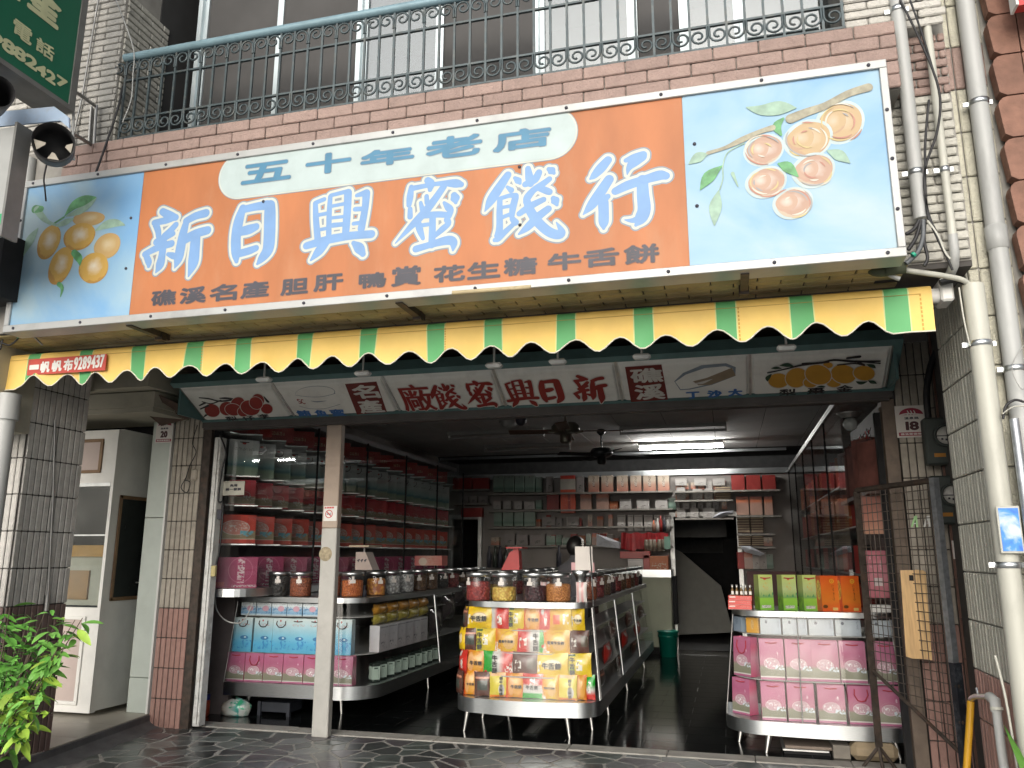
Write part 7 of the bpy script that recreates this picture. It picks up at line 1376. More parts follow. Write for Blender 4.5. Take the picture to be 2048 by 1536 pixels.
fan('gift_box', 'red gold-lettered box', 'box', 'red boxes on the topmost wall shelf', 2.497, .36, .12, .17, m_rdtop, 13, 6.62, .42, .75, None, 'on the left case topmost shelf')
fan('gift_bag', 'white and green gift bag', 'gift bag', 'white green bags in the left wall case', 2.112, .26, .09, .335, m_wgbag, 19, 6.52, .30, .75, m_dkrope, 'on the left case second shelf', .06)
fan('gift_bag', 'red cow-print gift bag', 'gift bag', 'red bags in the left wall case', 1.847, .22, .09, .235, m_rbag, 19, 6.55, .30, .75, m_rope, 'on the left case third shelf', .05)
fan('gift_box', 'red oval-window gift box', 'box', 'red oval boxes in the left wall case', 1.502, .34, .08, .255, m_oval, 17, 6.48, .33, .70, None, 'on the left case fourth shelf')
fan('gift_box', 'magenta round-print gift box', 'box', 'magenta boxes in the left wall case', 1.113, .40, .12, .27, m_mag, 12, 6.50, .46, .62, None, 'on the left case bottom shelf')
a = W(447, 963, Y=6.2); b = W(488, 990, Y=6.2); t = thing('paper_notice', 'small white notice hung before the left wall case', 'notice', (a.x, 6.2, b.z)); q = MB(); q.bb(a.x, b.x, 6.198, 6.203, b.z, a.z); q.obj('card', mat('notice_card', (.5, .49, .42), .6), t)
for tx, yy in (('免用', .7), ('統一發票', .42)):
    q = MB(); letter_mb(q, tx, frameXZ(6.196, (a.x+b.x)/2, b.z+(a.z-b.z)*yy), (b.x-a.x)*(.35 if len(tx) < 3 else .72), (a.z-b.z)*.2, (.0022, .0018)); q.obj('letters', m_ink, t)
# odds and ends on the floor at the left
p = W(421, 1425, Z=0); t = thing('plastic_jar', 'red labelled plastic jar with a blue lid on the floor by the door post', 'jar', (p.x+.02, 6.62, 0)); q = MB(); q.lathe([(0, 0), (.055, 0), (.06, .02), (.06, .12), (.05, .14)], n=16); q.obj('body', mat('jar_orange_label', (.48, .08, .04), .35), t, True); q = MB(); q.lathe([(.056, .135), (.058, .18), (0, .18)], n=16); q.obj('lid', mat('lid_blue', (.03, .04, .25), .35), t, True); q = MB(); q.bb(-.045, .045, -.066, -.060, .045, .095); q.obj('label_band', mat('label_navy', (.02, .03, .16), .4), t, True)
t = thing('plastic_bag', 'crumpled clear bag with green and white packets on the floor', 'bag', (-4.33, 6.7, 0)); q = MB(); rr_ = random.Random(5)
q.sphere((0, 0, .06), .14, 14, 9, 0, (1.1, .55, .62)); q.v = [(x+rr_.uniform(-.015, .015), y+rr_.uniform(-.015, .015), max(0, z+rr_.uniform(-.015, .015))) for x, y, z in q.v]; q.obj('film', printmat('bag_prints', ('X', 'Z'), ('u', [(0, (.35, .26, .17)), (.4, (.5, .52, .5)), (.7, (.05, .34, .30)), (1, (.4, .4, .36))]), (('noise', 0, 0, 1, 1, 4, .5, (.5, .55, .52)), ('noise', .4, .4, 1, 1, 5, .52, (.05, .36, .2))), .2, .1, .5, .4), t, True)
q = MB(); q.bb(-4.14, -3.84, 6.78, 7.0, .03, .115, bev=.004); q.bb(-3.86, -3.83, 6.76, 6.79, 0, .12); q.bb(-4.15, -4.12, 6.76, 6.79, 0, .12); q.solo('low_tray', mat('slate_drawer', (.022, .026, .035), .5, var=.15), 'dark slate low tray on feet under the left counter', 'tray')

# ================================================================== right wall case, lamp, hanging bags
rw2 = thing('wall_case', 'right wall showcase with sliding panes over dim red goods', 'showcase', (1.3, 9.5, .9))
q = MB(); q.bb(.93, 1.75, 6.95, 12.9, .82, .86); q.bb(.94, 1.75, 6.9, 12.9, 2.66, 2.72); 
for z_ in (1.25, 1.65, 2.05): q.bb(1.05, 1.74, 7.0, 12.8, z_-.012, z_)
q.obj('shelf', m_alu2, rw2)
q = MB(); q.bb(.93, .96, 6.9, 13, 2.655, 2.69); q.obj('top_rail', m_steel, rw2)
for k in range(5): yy = 7.0+k*1.18; q = MB(); q.bb(.945, .949, yy, yy+1.17, .86, 2.66); q.obj('sliding_pane', m_glass_case, rw2); q = MB(); q.bb(.938, .956, yy+1.165, yy+1.18, .86, 2.66); q.obj('pane_edge', m_dark, rw2)
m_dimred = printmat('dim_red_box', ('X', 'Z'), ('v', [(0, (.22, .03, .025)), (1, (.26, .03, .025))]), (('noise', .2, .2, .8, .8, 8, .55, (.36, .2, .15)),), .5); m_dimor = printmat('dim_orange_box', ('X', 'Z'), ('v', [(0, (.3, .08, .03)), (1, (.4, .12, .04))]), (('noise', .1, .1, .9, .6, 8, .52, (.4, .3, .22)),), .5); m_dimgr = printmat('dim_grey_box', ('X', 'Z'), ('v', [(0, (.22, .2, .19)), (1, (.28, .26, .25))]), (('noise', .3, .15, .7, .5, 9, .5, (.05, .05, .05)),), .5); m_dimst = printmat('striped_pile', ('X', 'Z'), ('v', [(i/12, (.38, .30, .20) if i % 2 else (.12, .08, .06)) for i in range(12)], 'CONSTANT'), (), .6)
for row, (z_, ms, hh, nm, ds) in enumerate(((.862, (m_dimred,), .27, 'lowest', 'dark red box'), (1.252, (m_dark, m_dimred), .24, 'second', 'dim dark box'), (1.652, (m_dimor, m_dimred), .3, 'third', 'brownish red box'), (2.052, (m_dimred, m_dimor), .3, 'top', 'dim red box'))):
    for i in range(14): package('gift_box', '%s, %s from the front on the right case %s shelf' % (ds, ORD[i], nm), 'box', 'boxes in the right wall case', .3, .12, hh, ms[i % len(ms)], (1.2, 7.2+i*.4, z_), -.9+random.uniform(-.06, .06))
m_brbag = mat('brown_paper_bag', (.14, .055, .045), .5, var=.35, scale=9, rnd=.35, coat=.15)
for i in range(9):
    t = thing('gift_bag', 'brown-red paper bag, %s from the front high by the right jamb' % ORD[i], 'gift bag', (1.06+.012*(i % 2), 6.42+i*.15, 1.88), -1.2+random.uniform(-.1, .1), 'brown bags by the right jamb')
    key = ('brb', i % 3)
    if key not in package.c: q = MB(); hh = .36+.03*(i % 3); q.box((0, 0, hh/2), (.24, .07, hh), 0, None, .004); package.c[key] = q.mesh('body', m_brbag)
    link('body', package.c[key], t); q = MB(); q.tube([(-.03, 0, .36), (-.008, 0, .42), (-.03, 0, .46)], .004, 4); q.tube([(.03, 0, .36), (.008, 0, .42), (.03, 0, .46)], .004, 4); q.obj('tie', m_redpaint if i % 2 else m_darkmetal, t, True)
q = MB(); q.bb(1.0, 1.15, 6.34, 7.8, 1.845, 1.875); q.bb(1.13, 1.15, 6.34, 7.8, .9, 2.5); q.solo('bag_shelf', mat('dark_shelf_wood', (.08, .045, .035), .6), 'narrow dark shelf carrying the brown bags by the right jamb', 'shelf')
package('gift_box', 'tall pink-red box standing behind the gate mesh', 'box', None, .17, .1, .34, printmat('tall_pink_box', ('X', 'Z'), ('v', [(0, (.35, .05, .08)), (.5, (.45, .12, .16)), (1, (.38, .05, .09))]), (('rect', .35, .25, .7, .42, (.5, .4, .4)), ('noise', .2, .5, .8, .9, 8, .55, (.5, .22, .26))), .4), (1.06, 6.62, 1.1), -.2)
package('gift_box', 'salmon coloured box on the shelf behind the gate top', 'box', None, .16, .08, .28, printmat('salmon_box', ('X', 'Z'), ('v', [(0, (.5, .24, .14)), (.4, (.42, .15, .09)), (1, (.30, .08, .05))]), (), .45), (1.06, 6.5, 1.56), -.3)
t = thing('wall_lamp', 'frosted globe wall lamp at the upper right inside the shop', 'lamp', tuple(W(1700, 850, Y=6.55))); p = W(1701, 848, Y=6.55); q = MB(); q.sphere(p, .055, 14, 10); q.obj('globe', mat('frosted_globe', (.32, .34, .33), .3), t); q = MB(); q.lathe([(.058, .045), (.085, .075), (.1, .085), (.0, .095)], p, 16); q.obj('collar', m_steel, t)

# ================================================================== back wall goods
YK = YB-.16
def bkx(px): return W(px, 1000, Y=YK).x
m_bgreen = printmat('back_green_bag', ('X', 'Z'), ('v', [(0, (.18, .24, .19)), (.2, (.08, .16, .12)), (.35, (.20, .30, .24)), (1, (.28, .34, .30))]), (('ell', .5, .9, .06, .03, (.1, .1, .1)),), .35)
m_bgrey = printmat('back_white_box', ('X', 'Z'), ('v', [(0, (.38, .36, .34)), (1, (.42, .40, .38))]), (('noise', .3, .1, .75, .5, 9, .55, (.05, .04, .04)), ('rect', .05, .88, .95, .92, (.2, .18, .17))), .4)
m_bpink = printmat('back_peach_bag', ('X', 'Z'), ('v', [(0, (.40, .14, .10)), (.45, (.44, .26, .19)), (.7, (.50, .42, .33)), (1, (.42, .34, .27))]), (('ell', .5, .55, .14, .2, (.5, .42, .35)), ('noise', .4, .3, .62, .95, 16, .5, (.08, .05, .04))), .4)
m_bred = printmat('back_red_box', ('X', 'Z'), ('v', [(0, (.26, .025, .02)), (1, (.30, .03, .025))]), (), .4); m_bredt = printmat('back_red_tall', ('X', 'Z'), ('v', [(0, (.50, .07, .03)), (.62, (.50, .07, .03)), (.63, (.4, .38, .33)), (.9, (.35, .33, .28)), (.91, (.48, .05, .03)), (1, (.48, .05, .03))]), (('rect', .5, .1, .68, .5, (.25, .03, .02)), ('noise', .1, .1, .9, .5, 16, .6, (.55, .2, .14))), .4)
m_bor = printmat('back_orange_bag', ('X', 'Z'), ('v', [(0, (.35, .2, .15)), (.6, (.36, .20, .15)), (.75, (.52, .14, .05)), (1, (.42, .09, .05))]), (), .3)
BK = [('green gift bag', m_bgreen, 'gift bag', [(986, 1007, 951, 984), (1008, 1028, 951, 984), (1029, 1048, 951, 984), (1049, 1069, 951, 984)], 'top row'), ('green gift bag', m_bgreen, 'gift bag', [(987, 1004, 1020, 1052), (1005, 1027, 1020, 1052), (1028, 1047, 1020, 1052), (1048, 1071, 1020, 1052)], 'third row'),
      ('small white box', m_bgrey, 'box', [(986, 1002, 1002, 1018), (1006, 1022, 1002, 1018), (1028, 1044, 1002, 1018), (1048, 1069, 1002, 1018)], 'second row'),
      ('peach roped gift bag', m_bpink, 'gift bag', [(1176, 1198, 951, 984), (1202, 1226, 951, 984), (1233, 1256, 951, 984), (1260, 1283, 951, 984), (1286, 1312, 951, 984), (1315, 1339, 951, 984)], 'top row'),
      ('white ink-drawn box', m_bgrey, 'box', [(1239, 1263, 998, 1020), (1273, 1299, 998, 1020), (1310, 1336, 998, 1020)], 'second row'), ('white printed carton', m_bgrey, 'box', [(1234, 1251, 1030, 1062), (1255, 1267, 1030, 1062), (1268, 1286, 1030, 1062), (1288, 1306, 1030, 1062), (1308, 1326, 1030, 1062), (1327, 1342, 1030, 1062)], 'third row'),
      ('grey lidded box', m_bgrey, 'box', [(1350, 1374, 957, 971), (1388, 1413, 957, 971), (1425, 1450, 957, 971)], 'top row'), ('pale printed box', m_bgrey, 'box', [(1353, 1371, 975, 998), (1385, 1405, 978, 998), (1408, 1426, 978, 998), (1353, 1372, 1016, 1035), (1380, 1398, 1016, 1035), (1405, 1430, 1016, 1035)], 'above the right doorway'),
      ('orange film bag', m_bor, 'snack bag', [(1160, 1183, 985, 1020), (1192, 1218, 985, 1020)], 'second row'), ('dark red box', m_bred, 'box', [(905, 943, 956, 978), (945, 977, 956, 978), (1093, 1118, 985, 1020), (922, 964, 1016, 1034)], 'left part'), ('dark red bag', m_bred, 'gift bag', [(1462, 1490, 950, 981), (1492, 1522, 950, 981), (1524, 1552, 950, 981)], 'by the right case'),
      ('orange topped bag', m_bor, 'snack bag', [(1472, 1498, 993, 1030), (1499, 1525, 993, 1030), (1528, 1546, 993, 1030)], 'beside the right case'), ('dim grey box', m_dimgr, 'box', [(917, 937, 992, 1006), (938, 955, 992, 1006), (956, 976, 992, 1006), (1085, 1111, 1034, 1051), (1135, 1158, 1034, 1051), (1008, 1030, 1068, 1090), (1032, 1056, 1070, 1090), (1060, 1090, 1070, 1090)], 'lower rows'), ('striped pile', m_dimst, 'box', [(1474, 1500, 1035, 1066), (1501, 1527, 1035, 1066), (1476, 1502, 1068, 1092), (1503, 1528, 1068, 1092), (1430, 1462, 974, 1000)], 'right part'), ('grey paper bag', m_dimgr, 'gift bag', [(1091, 1106, 953, 984), (1152, 1168, 953, 984)], 'top row')]
for base_, m, cat, lst, row in BK:
    lst = sorted(lst)
    for i, (x0_, x1_, y0_, y1_) in enumerate(lst):
        a = W(x0_, (y0_+y1_)/2, Y=YK); b = W(x1_, (y0_+y1_)/2, Y=YK); zt2 = W((x0_+x1_)/2, y0_, Y=YK).z; zb2 = W((x0_+x1_)/2, y1_, Y=YK).z
        package('gift_box' if cat == 'box' else cat.replace(' ', '_'), '%s, %s from the left on the back wall, %s' % (base_, ORD[i], row), cat, 'goods on the back wall shelves', b.x-a.x-.01, .12, zt2-zb2, m, ((a.x+b.x)/2, YK+.06, zb2))
for i in range(22):
    cx_, cy_ = 1356+(i % 7)*15.5, (1000, 1018, 978, 1034)[i // 7]; p = W(cx_, cy_, Y=YK+.05); hh_ = random.uniform(.09, .13)
    package('packet', 'small pinkish packet, %s in %s row above the right doorway' % (ORD[i % 7], ORD[i // 7]), 'packet', 'small packets above the right doorway', random.uniform(.07, .1), .05, hh_, (m_bgrey, m_bpink, m_dimgr, m_bpink)[random.randrange(4)], (p.x+random.uniform(-.01, .01), YK+.1, p.z), random.uniform(-.2, .2))
for i in range(16):
    cx_ = 1075+i*10.4; p = W(cx_, (1053, 1091)[i % 2], Y=YK+.03); package('packet', 'assorted small packet, %s from the left along the %s middle back shelf' % (ORD[i // 2], ('upper', 'lower')[i % 2]), 'packet', 'small packets on the middle back shelves', random.uniform(.06, .11), .06, random.uniform(.1, .2), random.choice((m_bgrey, m_dimgr, m_bred, m_bpink, m_bor)), (p.x, YK+.1, p.z), random.uniform(-.15, .15))
used = [r_ for b_ in BK for r_ in b_[3]]+[(1120, 1150, 951, 1020), (1075, 1235, 1030, 1052), (1235, 1345, 1055, 1095)]
for y0_, y1_, xa2, xb2, rn in ((951, 984, 980, 1345, 'top'), (994, 1019, 980, 1345, 'second'), (1028, 1052, 980, 1342, 'third'), (1066, 1090, 980, 1240, 'fourth'), (955, 978, 900, 978, 'top left'), (1100, 1138, 1475, 1545, 'lowest right'), (1068, 1092, 1476, 1545, 'lower right')):
    x_ = xa2; k = 0
    while x_ < xb2-6:
        w_ = random.uniform(11, 19)
        if any(x_ < r_[1]-1 and x_+w_ > r_[0]+1 and y0_ < r_[3]-3 and y1_ > r_[2]+3 for r_ in used): x_ += 3; continue
        a = W(x_, y1_, Y=YK); b = W(x_+w_, y0_+random.uniform(0, 9), Y=YK); m = random.choice((m_bgrey, m_bred, m_bpink, m_bgreen, m_dimred, m_dimor, m_bor))
        if k < 24: package('packet', 'packed product, %s from the left between others on the %s back shelf' % (ORD[k], rn), 'packet', 'packed products on the back shelves', b.x-a.x-.012, .1, b.z-a.z, m, ((a.x+b.x)/2, YK+.09, a.z), random.uniform(-.12, .12))
        k += 1; x_ += w_+.5
q = MB(); q.bb(.24, .93, 12.6, 12.95, 0, W(1510, 1140, Y=12.7).z-.02); q.solo('cover_block', mat('dark_red_cover', (.09, .02, .02), .5, var=.2), 'dark red block covering the dark wall right of the back doorway', 'cupboard')  # added block, its dark colour stands in for the dark lower wall
a = W(1120, 951, Y=YK-.1); b = W(1150, 1026, Y=YK-.1); package('banner_box', 'tall bright red hanging box on the back wall', 'box', None, b.x-a.x, .06, a.z-b.z, m_bredt, ((a.x+b.x)/2, YK-.05, b.z))
sh2 = thing('back_shelves', 'pale shelf boards across the back wall of the shop', 'shelf', (-1.5, YB-.1, 1.2))
m_pshelf = mat('pale_shelf', (.26, .245, .22), .6, var=.1)
for y_, x0_, x1_ in ((985, 980, 1345), (1019, 980, 1345), (1053, 980, 1342), (1091, 980, 1342), (981, 1350, 1560), (1000, 1350, 1465), (1036, 1350, 1465), (1031, 1470, 1560), (1067, 1470, 1545), (1093, 1470, 1545), (1007, 905, 978), (979, 900, 978)):
    z_ = W((x0_+x1_)/2, y_, Y=YK).z; q = MB(); q.bb(bkx(x0_), bkx(x1_), YB-.3, YB-.003, z_-.03, z_-.004); q.obj('board', m_pshelf, sh2)
for i, px in enumerate((978, 990, 1000, 1012, 1118)):
    p = W(px, 1135, Y=12.6); q = MB(); q.lathe([(0, 0), (.04, 0), (.04, .2), (.016, .27), (.016, .34), (0, .34)], (p.x, 12.6, p.z), 12); q.solo('bottle', m_ink if i % 2 == 0 else mat('green_bottle', (.05, .06, .05), .15), 'dark bottle, %s from the left on the low back shelf' % ORD[i], 'bottle', 'bottles on the low back shelf')
q = MB(); a = W(965, 1140, Y=12.55); q.bb(a.x, a.x+1.6, 12.5, 12.9, a.z-.05, a.z); q.solo('low_shelf', m_alu2, 'low metal shelf carrying bottles at the back left', 'shelf')
q = MB(); a = W(966, 1142, Y=12.5); q.bb(a.x, a.x+3.0, 12.6, 12.95, .4, a.z-.06); q.solo('back_cupboard', m_dark, 'dark cupboard under the bottle shelf', 'cupboard')
for i, px in enumerate((1293, 1301, 1309, 1319, 1327)):
    p = W(px, 1102, Y=12.4); q = MB(); q.lathe([(0, 0), (.035, 0), (.035, .12), (.028, .14), (.028, .17), (0, .17)], (p.x, 12.4, p.z), 12); q.solo('small_jar', mat('dim_jar', (.22, .19, .15), .25, var=.3), 'small dim jar, %s from the left under the red cloth' % ORD[i], 'jar', 'small jars under the red cloth')
for i, (px, h_, m) in enumerate(((1308, .17, m_bor), (1316, .2, m_plate), (1322, .24, m_bred), (1329, .22, m_ink), (1336, .18, m_bgrey))):
    p = W(px, 1063, Y=12.6); q = MB(); q.lathe([(0, 0), (.03, 0), (.03, h_*.6), (.012, h_*.8), (.012, h_), (0, h_)], (p.x, 12.6, p.z), 10); q.solo('bottle', m, 'small bottle, %s from the left above the red cloth' % ORD[i], 'bottle', 'bottles above the red cloth')
q = MB(); a = W(1242, 1066, Y=12.45); b = W(1336, 1066, Y=12.45); c_ = W(1290, 1092, Y=12.45); n_ = 24; vs = []
for i in range(n_+1): t_ = i/n_; x = a.x+(b.x-a.x)*t_; vs += [(x, 12.46+.015*math.sin(i*1.7), a.z+.01*math.sin(i)), (x, 12.42+.02*math.sin(i*2.1), c_.z-.05*math.sin(math.pi*t_)-.04*(i < 8))]
q.add(vs, [(2*i, 2*i+1, 2*i+3, 2*i+2) for i in range(n_)], 0, True); q.solo('red_cloth', mat('red_cloth', (.24, .012, .015), .35, var=.25, coat=.3), 'red plastic cloth draped on the back shelf near the right doorway', 'cloth')
for i, (pts, Y_) in enumerate((([(1193, 1068), (1215, 1075), (1240, 1085), (1238, 1097), (1193, 1092)], 11.8), ([(1423, 1036), (1440, 1024), (1467, 1021), (1466, 1026), (1440, 1035)], 12.7), ([(1481, 1092), (1500, 1092), (1530, 1108), (1520, 1112), (1490, 1104)], 12.4))):
    P_ = [W(x, y, Y=Y_) for x, y in pts]; q = MB(); n_ = len(P_); c_ = sum(P_, Vector())/n_; q.add([c_+Vector((0, -.06, .02))]+[p for p in P_]+[p+Vector((0, .1, 0)) for p in P_], [(0, 1+j, 1+(j+1) % n_) for j in range(n_)]+[(1+j, 1+n_+j, 1+n_+(j+1) % n_, 1+(j+1) % n_) for j in range(n_)])
    q.solo('plastic_bag', mat('white_plastic', (.55, .57, .62), .3, var=.15), ['crumpled white plastic bag left of the red cloth', 'white plastic bag lying on the right doorway frame', 'white plastic bag on the striped piles right of the doorway'][i], 'bag')
q = MB(); a = W(1328, 1073, Y=12.35); b = W(1341, 1098, Y=12.35); q.bb(a.x, b.x, 12.35, 12.37, b.z, a.z); q.solo('packet', mat('mint_packet', (.12, .28, .21), .4), 'mint green packet hanging beside the doorway frame', 'packet')
for i, (x0_, x1_, y0_, y1_, m) in enumerate(((1256, 1286, 1118, 1141, m_bgrey), (1300, 1336, 1112, 1141, m_dimor), (1287, 1299, 1110, 1141, m_bred), (1240, 1300, 1103, 1117, m_bred))):
    a = W(x0_, y1_, Y=12.35); b = W(x1_, y0_, Y=12.35); q = MB(); q.bb(a.x, b.x, 12.35, 12.55, a.z, b.z, bev=.004); q.solo('carton', m, ['grey open carton on the beige cupboard', 'brown carton with gold edge on the beige cupboard', 'narrow red carton on the beige cupboard', 'long dark red box above the cartons'][i], 'box')
# beige cupboard, door frames, bin, stair wall
cb = thing('beige_cupboard', 'pale green-beige cupboard with an aluminium top band at the back', 'cupboard', (-1.1, 12.3, 0)); m_cab = mat('cupboard_beige', (.34, .36, .27), .6, var=.05, scale=4, dirt=.1)
a = W(1262, 1142, Y=12.3); b = W(1345, 1152, Y=12.3); q = MB(); q.bb(a.x-.5, b.x-.02, 12.28, 12.9, b.z-.02, a.z+.02); q.obj('top_band', m_alu, cb); q = MB(); q.bb(a.x-.5, b.x-.03, 12.32, 12.9, .1, b.z-.02); q.obj('body', m_cab, cb)
xx = W(1282, 1200, Y=12.3).x; q = MB(); q.bb(xx+.006, b.x-.04, 12.305, 12.32, .14, b.z-.03, bev=.003); q.obj('door', m_cab, cb); q = MB(); q.sphere((xx+.05, 12.295, .55), .02, 10, 6); q.obj('knob', m_ink, cb); q = MB(); q.bb(a.x-.5, b.x-.03, 12.34, 12.9, 0, .1); q.obj('plinth', m_dark, cb)
for nm, x0_, x1_, zt3, lab in (('door_frame', -.86, .18, 2.0, 'aluminium door frame of the right back doorway'), ('door_frame', -4.52, -3.98, 2.0, 'aluminium door frame of the narrow left back doorway')):
    t = thing(nm, lab, 'door frame', ((x0_+x1_)/2, YB-.05, 0)); wv = .07
    for bx_ in ((x0_-wv*.3, x0_+wv*.7, 0, zt3), (x1_-wv*.7, x1_+wv*.3, 0, zt3)): q = MB(); q.bb(bx_[0], bx_[1], YB-.06, YB-.004, bx_[2], bx_[3], bev=.004); q.obj('jamb', m_alu2, t)
    q = MB(); q.bb(x0_-wv*.3, x1_+wv*.3, YB-.065, YB-.004, zt3, zt3+wv, bev=.004); q.obj('head', m_alu2, t)
q = MB(); P_ = [W(x, y, Y=14.2) for x, y in ((1350, 1098), (1362, 1104), (1442, 1172), (1466, 1265), (1350, 1270))]; q.prism([(p.x, p.z) for p in P_][::-1], 14.2, 14.3, plane='XZ'); q.solo('stair_wall', mat('grey_stair_wall', (.28, .28, .26), .8, var=.06), 'grey sloping stair wall seen through the right back doorway', 'wall')
q = MB(); q.bb(-.9, .5, 15.2, 15.6, .5, 1.45); q.bb(-.1, .5, 14.9, 15.2, 1.2, 1.7); q.solo('kitchen_unit', m_dark, 'dark kitchen bench in the room behind the right doorway', 'bench')
q = MB(); a = W(1420, 1047, Y=16); q.bb(a.x-1.4, a.x+.3, 16.0, 16.05, 1.75, 2.4); q.solo('back_window', mat('dim_window', (.25, .25, .24), .5), 'dim grey panel high in the back room', 'panel')
t = thing('waste_bin', 'teal green plastic bin on the floor by the right back doorway', 'bin', (W(1337, 1290, Y=12.1).x, 12.1, 0)); m_bin = mat('teal_plastic', (.004, .16, .115), .35, var=.08); q = MB(); q.lathe([(0, .002), (.115, .002), (.14, .33), (.155, .335), (.155, .35), (.135, .35), (.11, .01)], n=24); q.obj('bucket', m_bin, t, True); q = MB(); q.lathe([(.13, .27), (.146, .272), (.146, .29), (.13, .292)], n=24); q.obj('rim_band', m_bin, t, True)
# ================================================================== ceiling things
m_blade = mat('fan_blade_wood', (.09, .045, .025), .5, var=.2); m_fan = mat('fan_bronze', (.16, .15, .12), .35, .8, var=.1); m_fandk = mat('fan_dark', (.045, .047, .048), .4, .6)
def fan_(loc, zc, mm, mb_, label, ang0, R=.62):
    t = thing('ceiling_fan', label, 'fan', (loc[0], loc[1], zc), 0, 'ceiling fans'); q = MB(); q.tube([(0, 0, .08), (0, 0, 3.05-zc)], .012, 8); q.lathe([(.05, 3.06-zc), (.06, 3.02-zc), (.02, 2.98-zc)], n=14); q.obj('rod', mm, t, True)
    q = MB(); q.lathe([(.03, .1), (.12, .085), (.15, .05), (.15, -.0), (.1, -.03), (.06, -.035), (.06, -.11), (.04, -.13), (0, -.13)], n=22); q.obj('motor', mm, t, True)
    for k in range(4):
        a_ = ang0+k*math.pi/2; rot = Matrix.Rotation(a_, 3, 'Z') @ Matrix.Rotation(.2, 3, 'X'); q = MB(); q.box(rot @ Vector((R*.6, 0, .0)), (R*.74, .12, .008), 0, rot, .003); q.obj('blade', mb_, t, True)
        q = MB(); q.tube([rot @ Vector((.1, 0, -.02)), rot @ Vector((R*.3, 0, 0))], .012, 6); q.obj('blade_iron', mm, t, True)
p = W(1131, 858, Y=8.2); fan_((p.x, 8.2), 2.68, m_fan, m_blade, 'front ceiling fan with brown wooden blades', .12)
p = W(1203, 905, Y=10.6); fan_((p.x, 10.6), 2.72, m_fandk, m_dark, 'rear dark ceiling fan hanging before the loft', .5)
m_fix = mat('fixture_white', (.42, .42, .40), .5, var=.05); m_tube_off = mat('tube_off', (.5, .5, .5), .3)
m_lit = mat('tube_lit', (1, 1, 1), .3, emit=(1, .98, .94), es=80)
def batten(a, b, Y, label, lit=False):
    xa_ = W(a[0], a[1], Y=Y); xb_ = W(b[0], b[1], Y=Y); t = thing('light_fitting', label, 'ceiling light', ((xa_.x+xb_.x)/2, Y, 2.96), 0, 'fluorescent fittings'); z0 = 3.058
    q = MB(); q.bb(xa_.x, xb_.x, Y-.05, Y+.05, z0-.05, z0-.002); q.bb(xa_.x, xa_.x+.015, Y-.03, Y+.03, z0-.11, z0-.05); q.bb(xb_.x-.015, xb_.x, Y-.03, Y+.03, z0-.11, z0-.05); q.obj('base', m_fix, t); q = MB(); q.tube([(xa_.x+.016, Y, z0-.09), (xb_.x-.016, Y, z0-.09)], .016, 10); q.obj('tube', m_lit if lit else m_tube_off, t)
batten((897, 872), (1088, 862), 10.3, 'unlit fluorescent fitting nearest the front on the left of the ceiling'); batten((970, 898), (1140, 893), 11.7, 'unlit fluorescent fitting farther back on the left of the ceiling'); batten((1240, 862), (1453, 855), 10.4, 'unlit fluorescent fitting before the glowing tube'); batten((1277, 890), (1448, 888), 12.0, 'glowing fluorescent tube at the right back of the ceiling', True)
p = W(1017, 846, Z=3.03); t = thing('smoke_detector', 'round white smoke detector on the ceiling behind the lintel', 'detector', tuple(p)); q = MB(); q.lathe([(0, -.0), (.06, 0), (.1, .03), (.1, .05), (.12, .055), (.12, .07)], (p.x, p.y, 2.98), 22); q.obj('cover', mat('detector_white', (.5, .5, .48), .5), t)
p = W(1038, 843, Z=3.0); q = MB(); q.sphere((p.x+.05, p.y-.1, 3.0), .07, 14, 8); q.bb(p.x+.02, p.x+.08, p.y-.13, p.y-.07, 3.0, 3.06); q.solo('dome_camera', m_ink, 'black dome camera beside the smoke detector', 'camera')
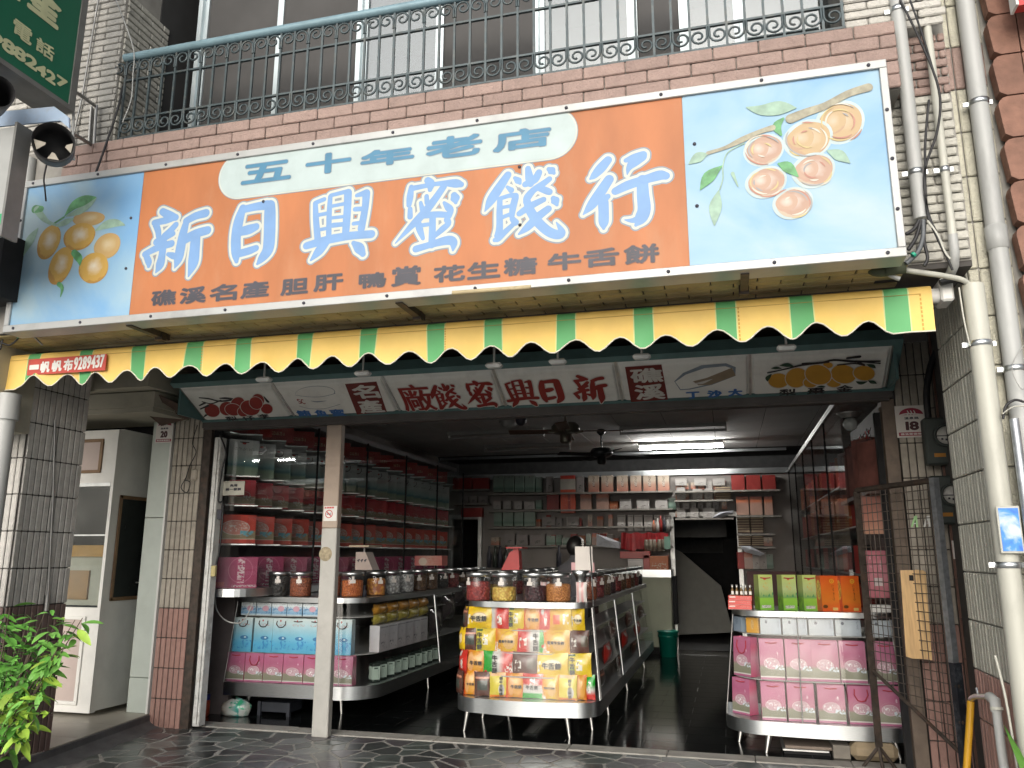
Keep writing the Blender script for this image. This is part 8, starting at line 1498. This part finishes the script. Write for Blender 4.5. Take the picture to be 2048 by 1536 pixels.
# ================================================================== shopkeeper behind the middle counter
pe = thing('person', 'dark haired person in a grey top seated behind the middle counter', 'person', (-1.62, 8.7, 0), 2.6)
V = [(0, 0, .95), (0, .0, 1.12), (0, -.02, 1.28), (0, -.02, 1.36), (0, -.045, 1.43), (0, -.05, 1.52), (-.17, -.02, 1.27), (-.22, -.06, 1.05), (-.14, -.22, .98), (.17, -.02, 1.27), (.22, -.06, 1.05), (.14, -.22, .98), (-.1, .02, .8), (-.1, .0, .45), (-.1, 0, .05), (.1, .02, .8), (.1, .0, .45), (.1, 0, .05)]
E_ = [(0, 1), (1, 2), (2, 3), (3, 4), (4, 5), (2, 6), (6, 7), (7, 8), (2, 9), (9, 10), (10, 11), (0, 12), (12, 13), (13, 14), (0, 15), (15, 16), (16, 17)]
Rr = [.15, .15, .13, .055, .085, .085, .065, .048, .035, .065, .048, .035, .09, .06, .045, .09, .06, .045]
me = bpy.data.meshes.new('body'); me.from_pydata(V, E_, []); me.materials.append(mat('grey_shirt', (.10, .10, .11), .8, var=.1)); ob = link('body', me, pe)
md = ob.modifiers.new('skin', 'SKIN')
if not me.skin_vertices: pass
lay = me.skin_vertices[0].data if me.skin_vertices else None
if lay:
    for i, r in enumerate(Rr): lay[i].radius = (r, r*.85)
    lay[0].use_root = True
ob.modifiers.new('sub', 'SUBSURF').render_levels = 2
m_skin = mat('skin', (.42, .26, .18), .5)
q = MB(); q.sphere((0, -.055, 1.475), .098, 18, 12, 0, (.82, .95, 1.12)); q.sphere((0, -.152, 1.465), .016, 8, 6, 0, (.8, 1, 1.3)); q.sphere((-.085, -.045, 1.47), .022, 8, 6, 0, (.4, .8, 1.2)); q.sphere((.085, -.045, 1.47), .022, 8, 6, 0, (.4, .8, 1.2)); q.obj('face', m_skin, pe, True)
q = MB()
for s_ in (-1, 1): q.sphere((s_*.034, -.143, 1.485), .011, 8, 6, 0, (1.2, .5, .7))
q.bb(-.022, .022, -.151, -.146, 1.42, 1.427); q.obj('eyes_and_mouth', m_ink, pe, True)
q = MB(); q.sphere((0, -.035, 1.50), .112, 18, 10, 0, (.88, .98, 1.02)); q.v = [(x, y if not (z < 1.5 and y < -.08) else -.08, z) for x, y, z in q.v]; q.obj('hair', mat('black_hair', (.008, .007, .007), .45, var=.3, scale=40), pe, True)
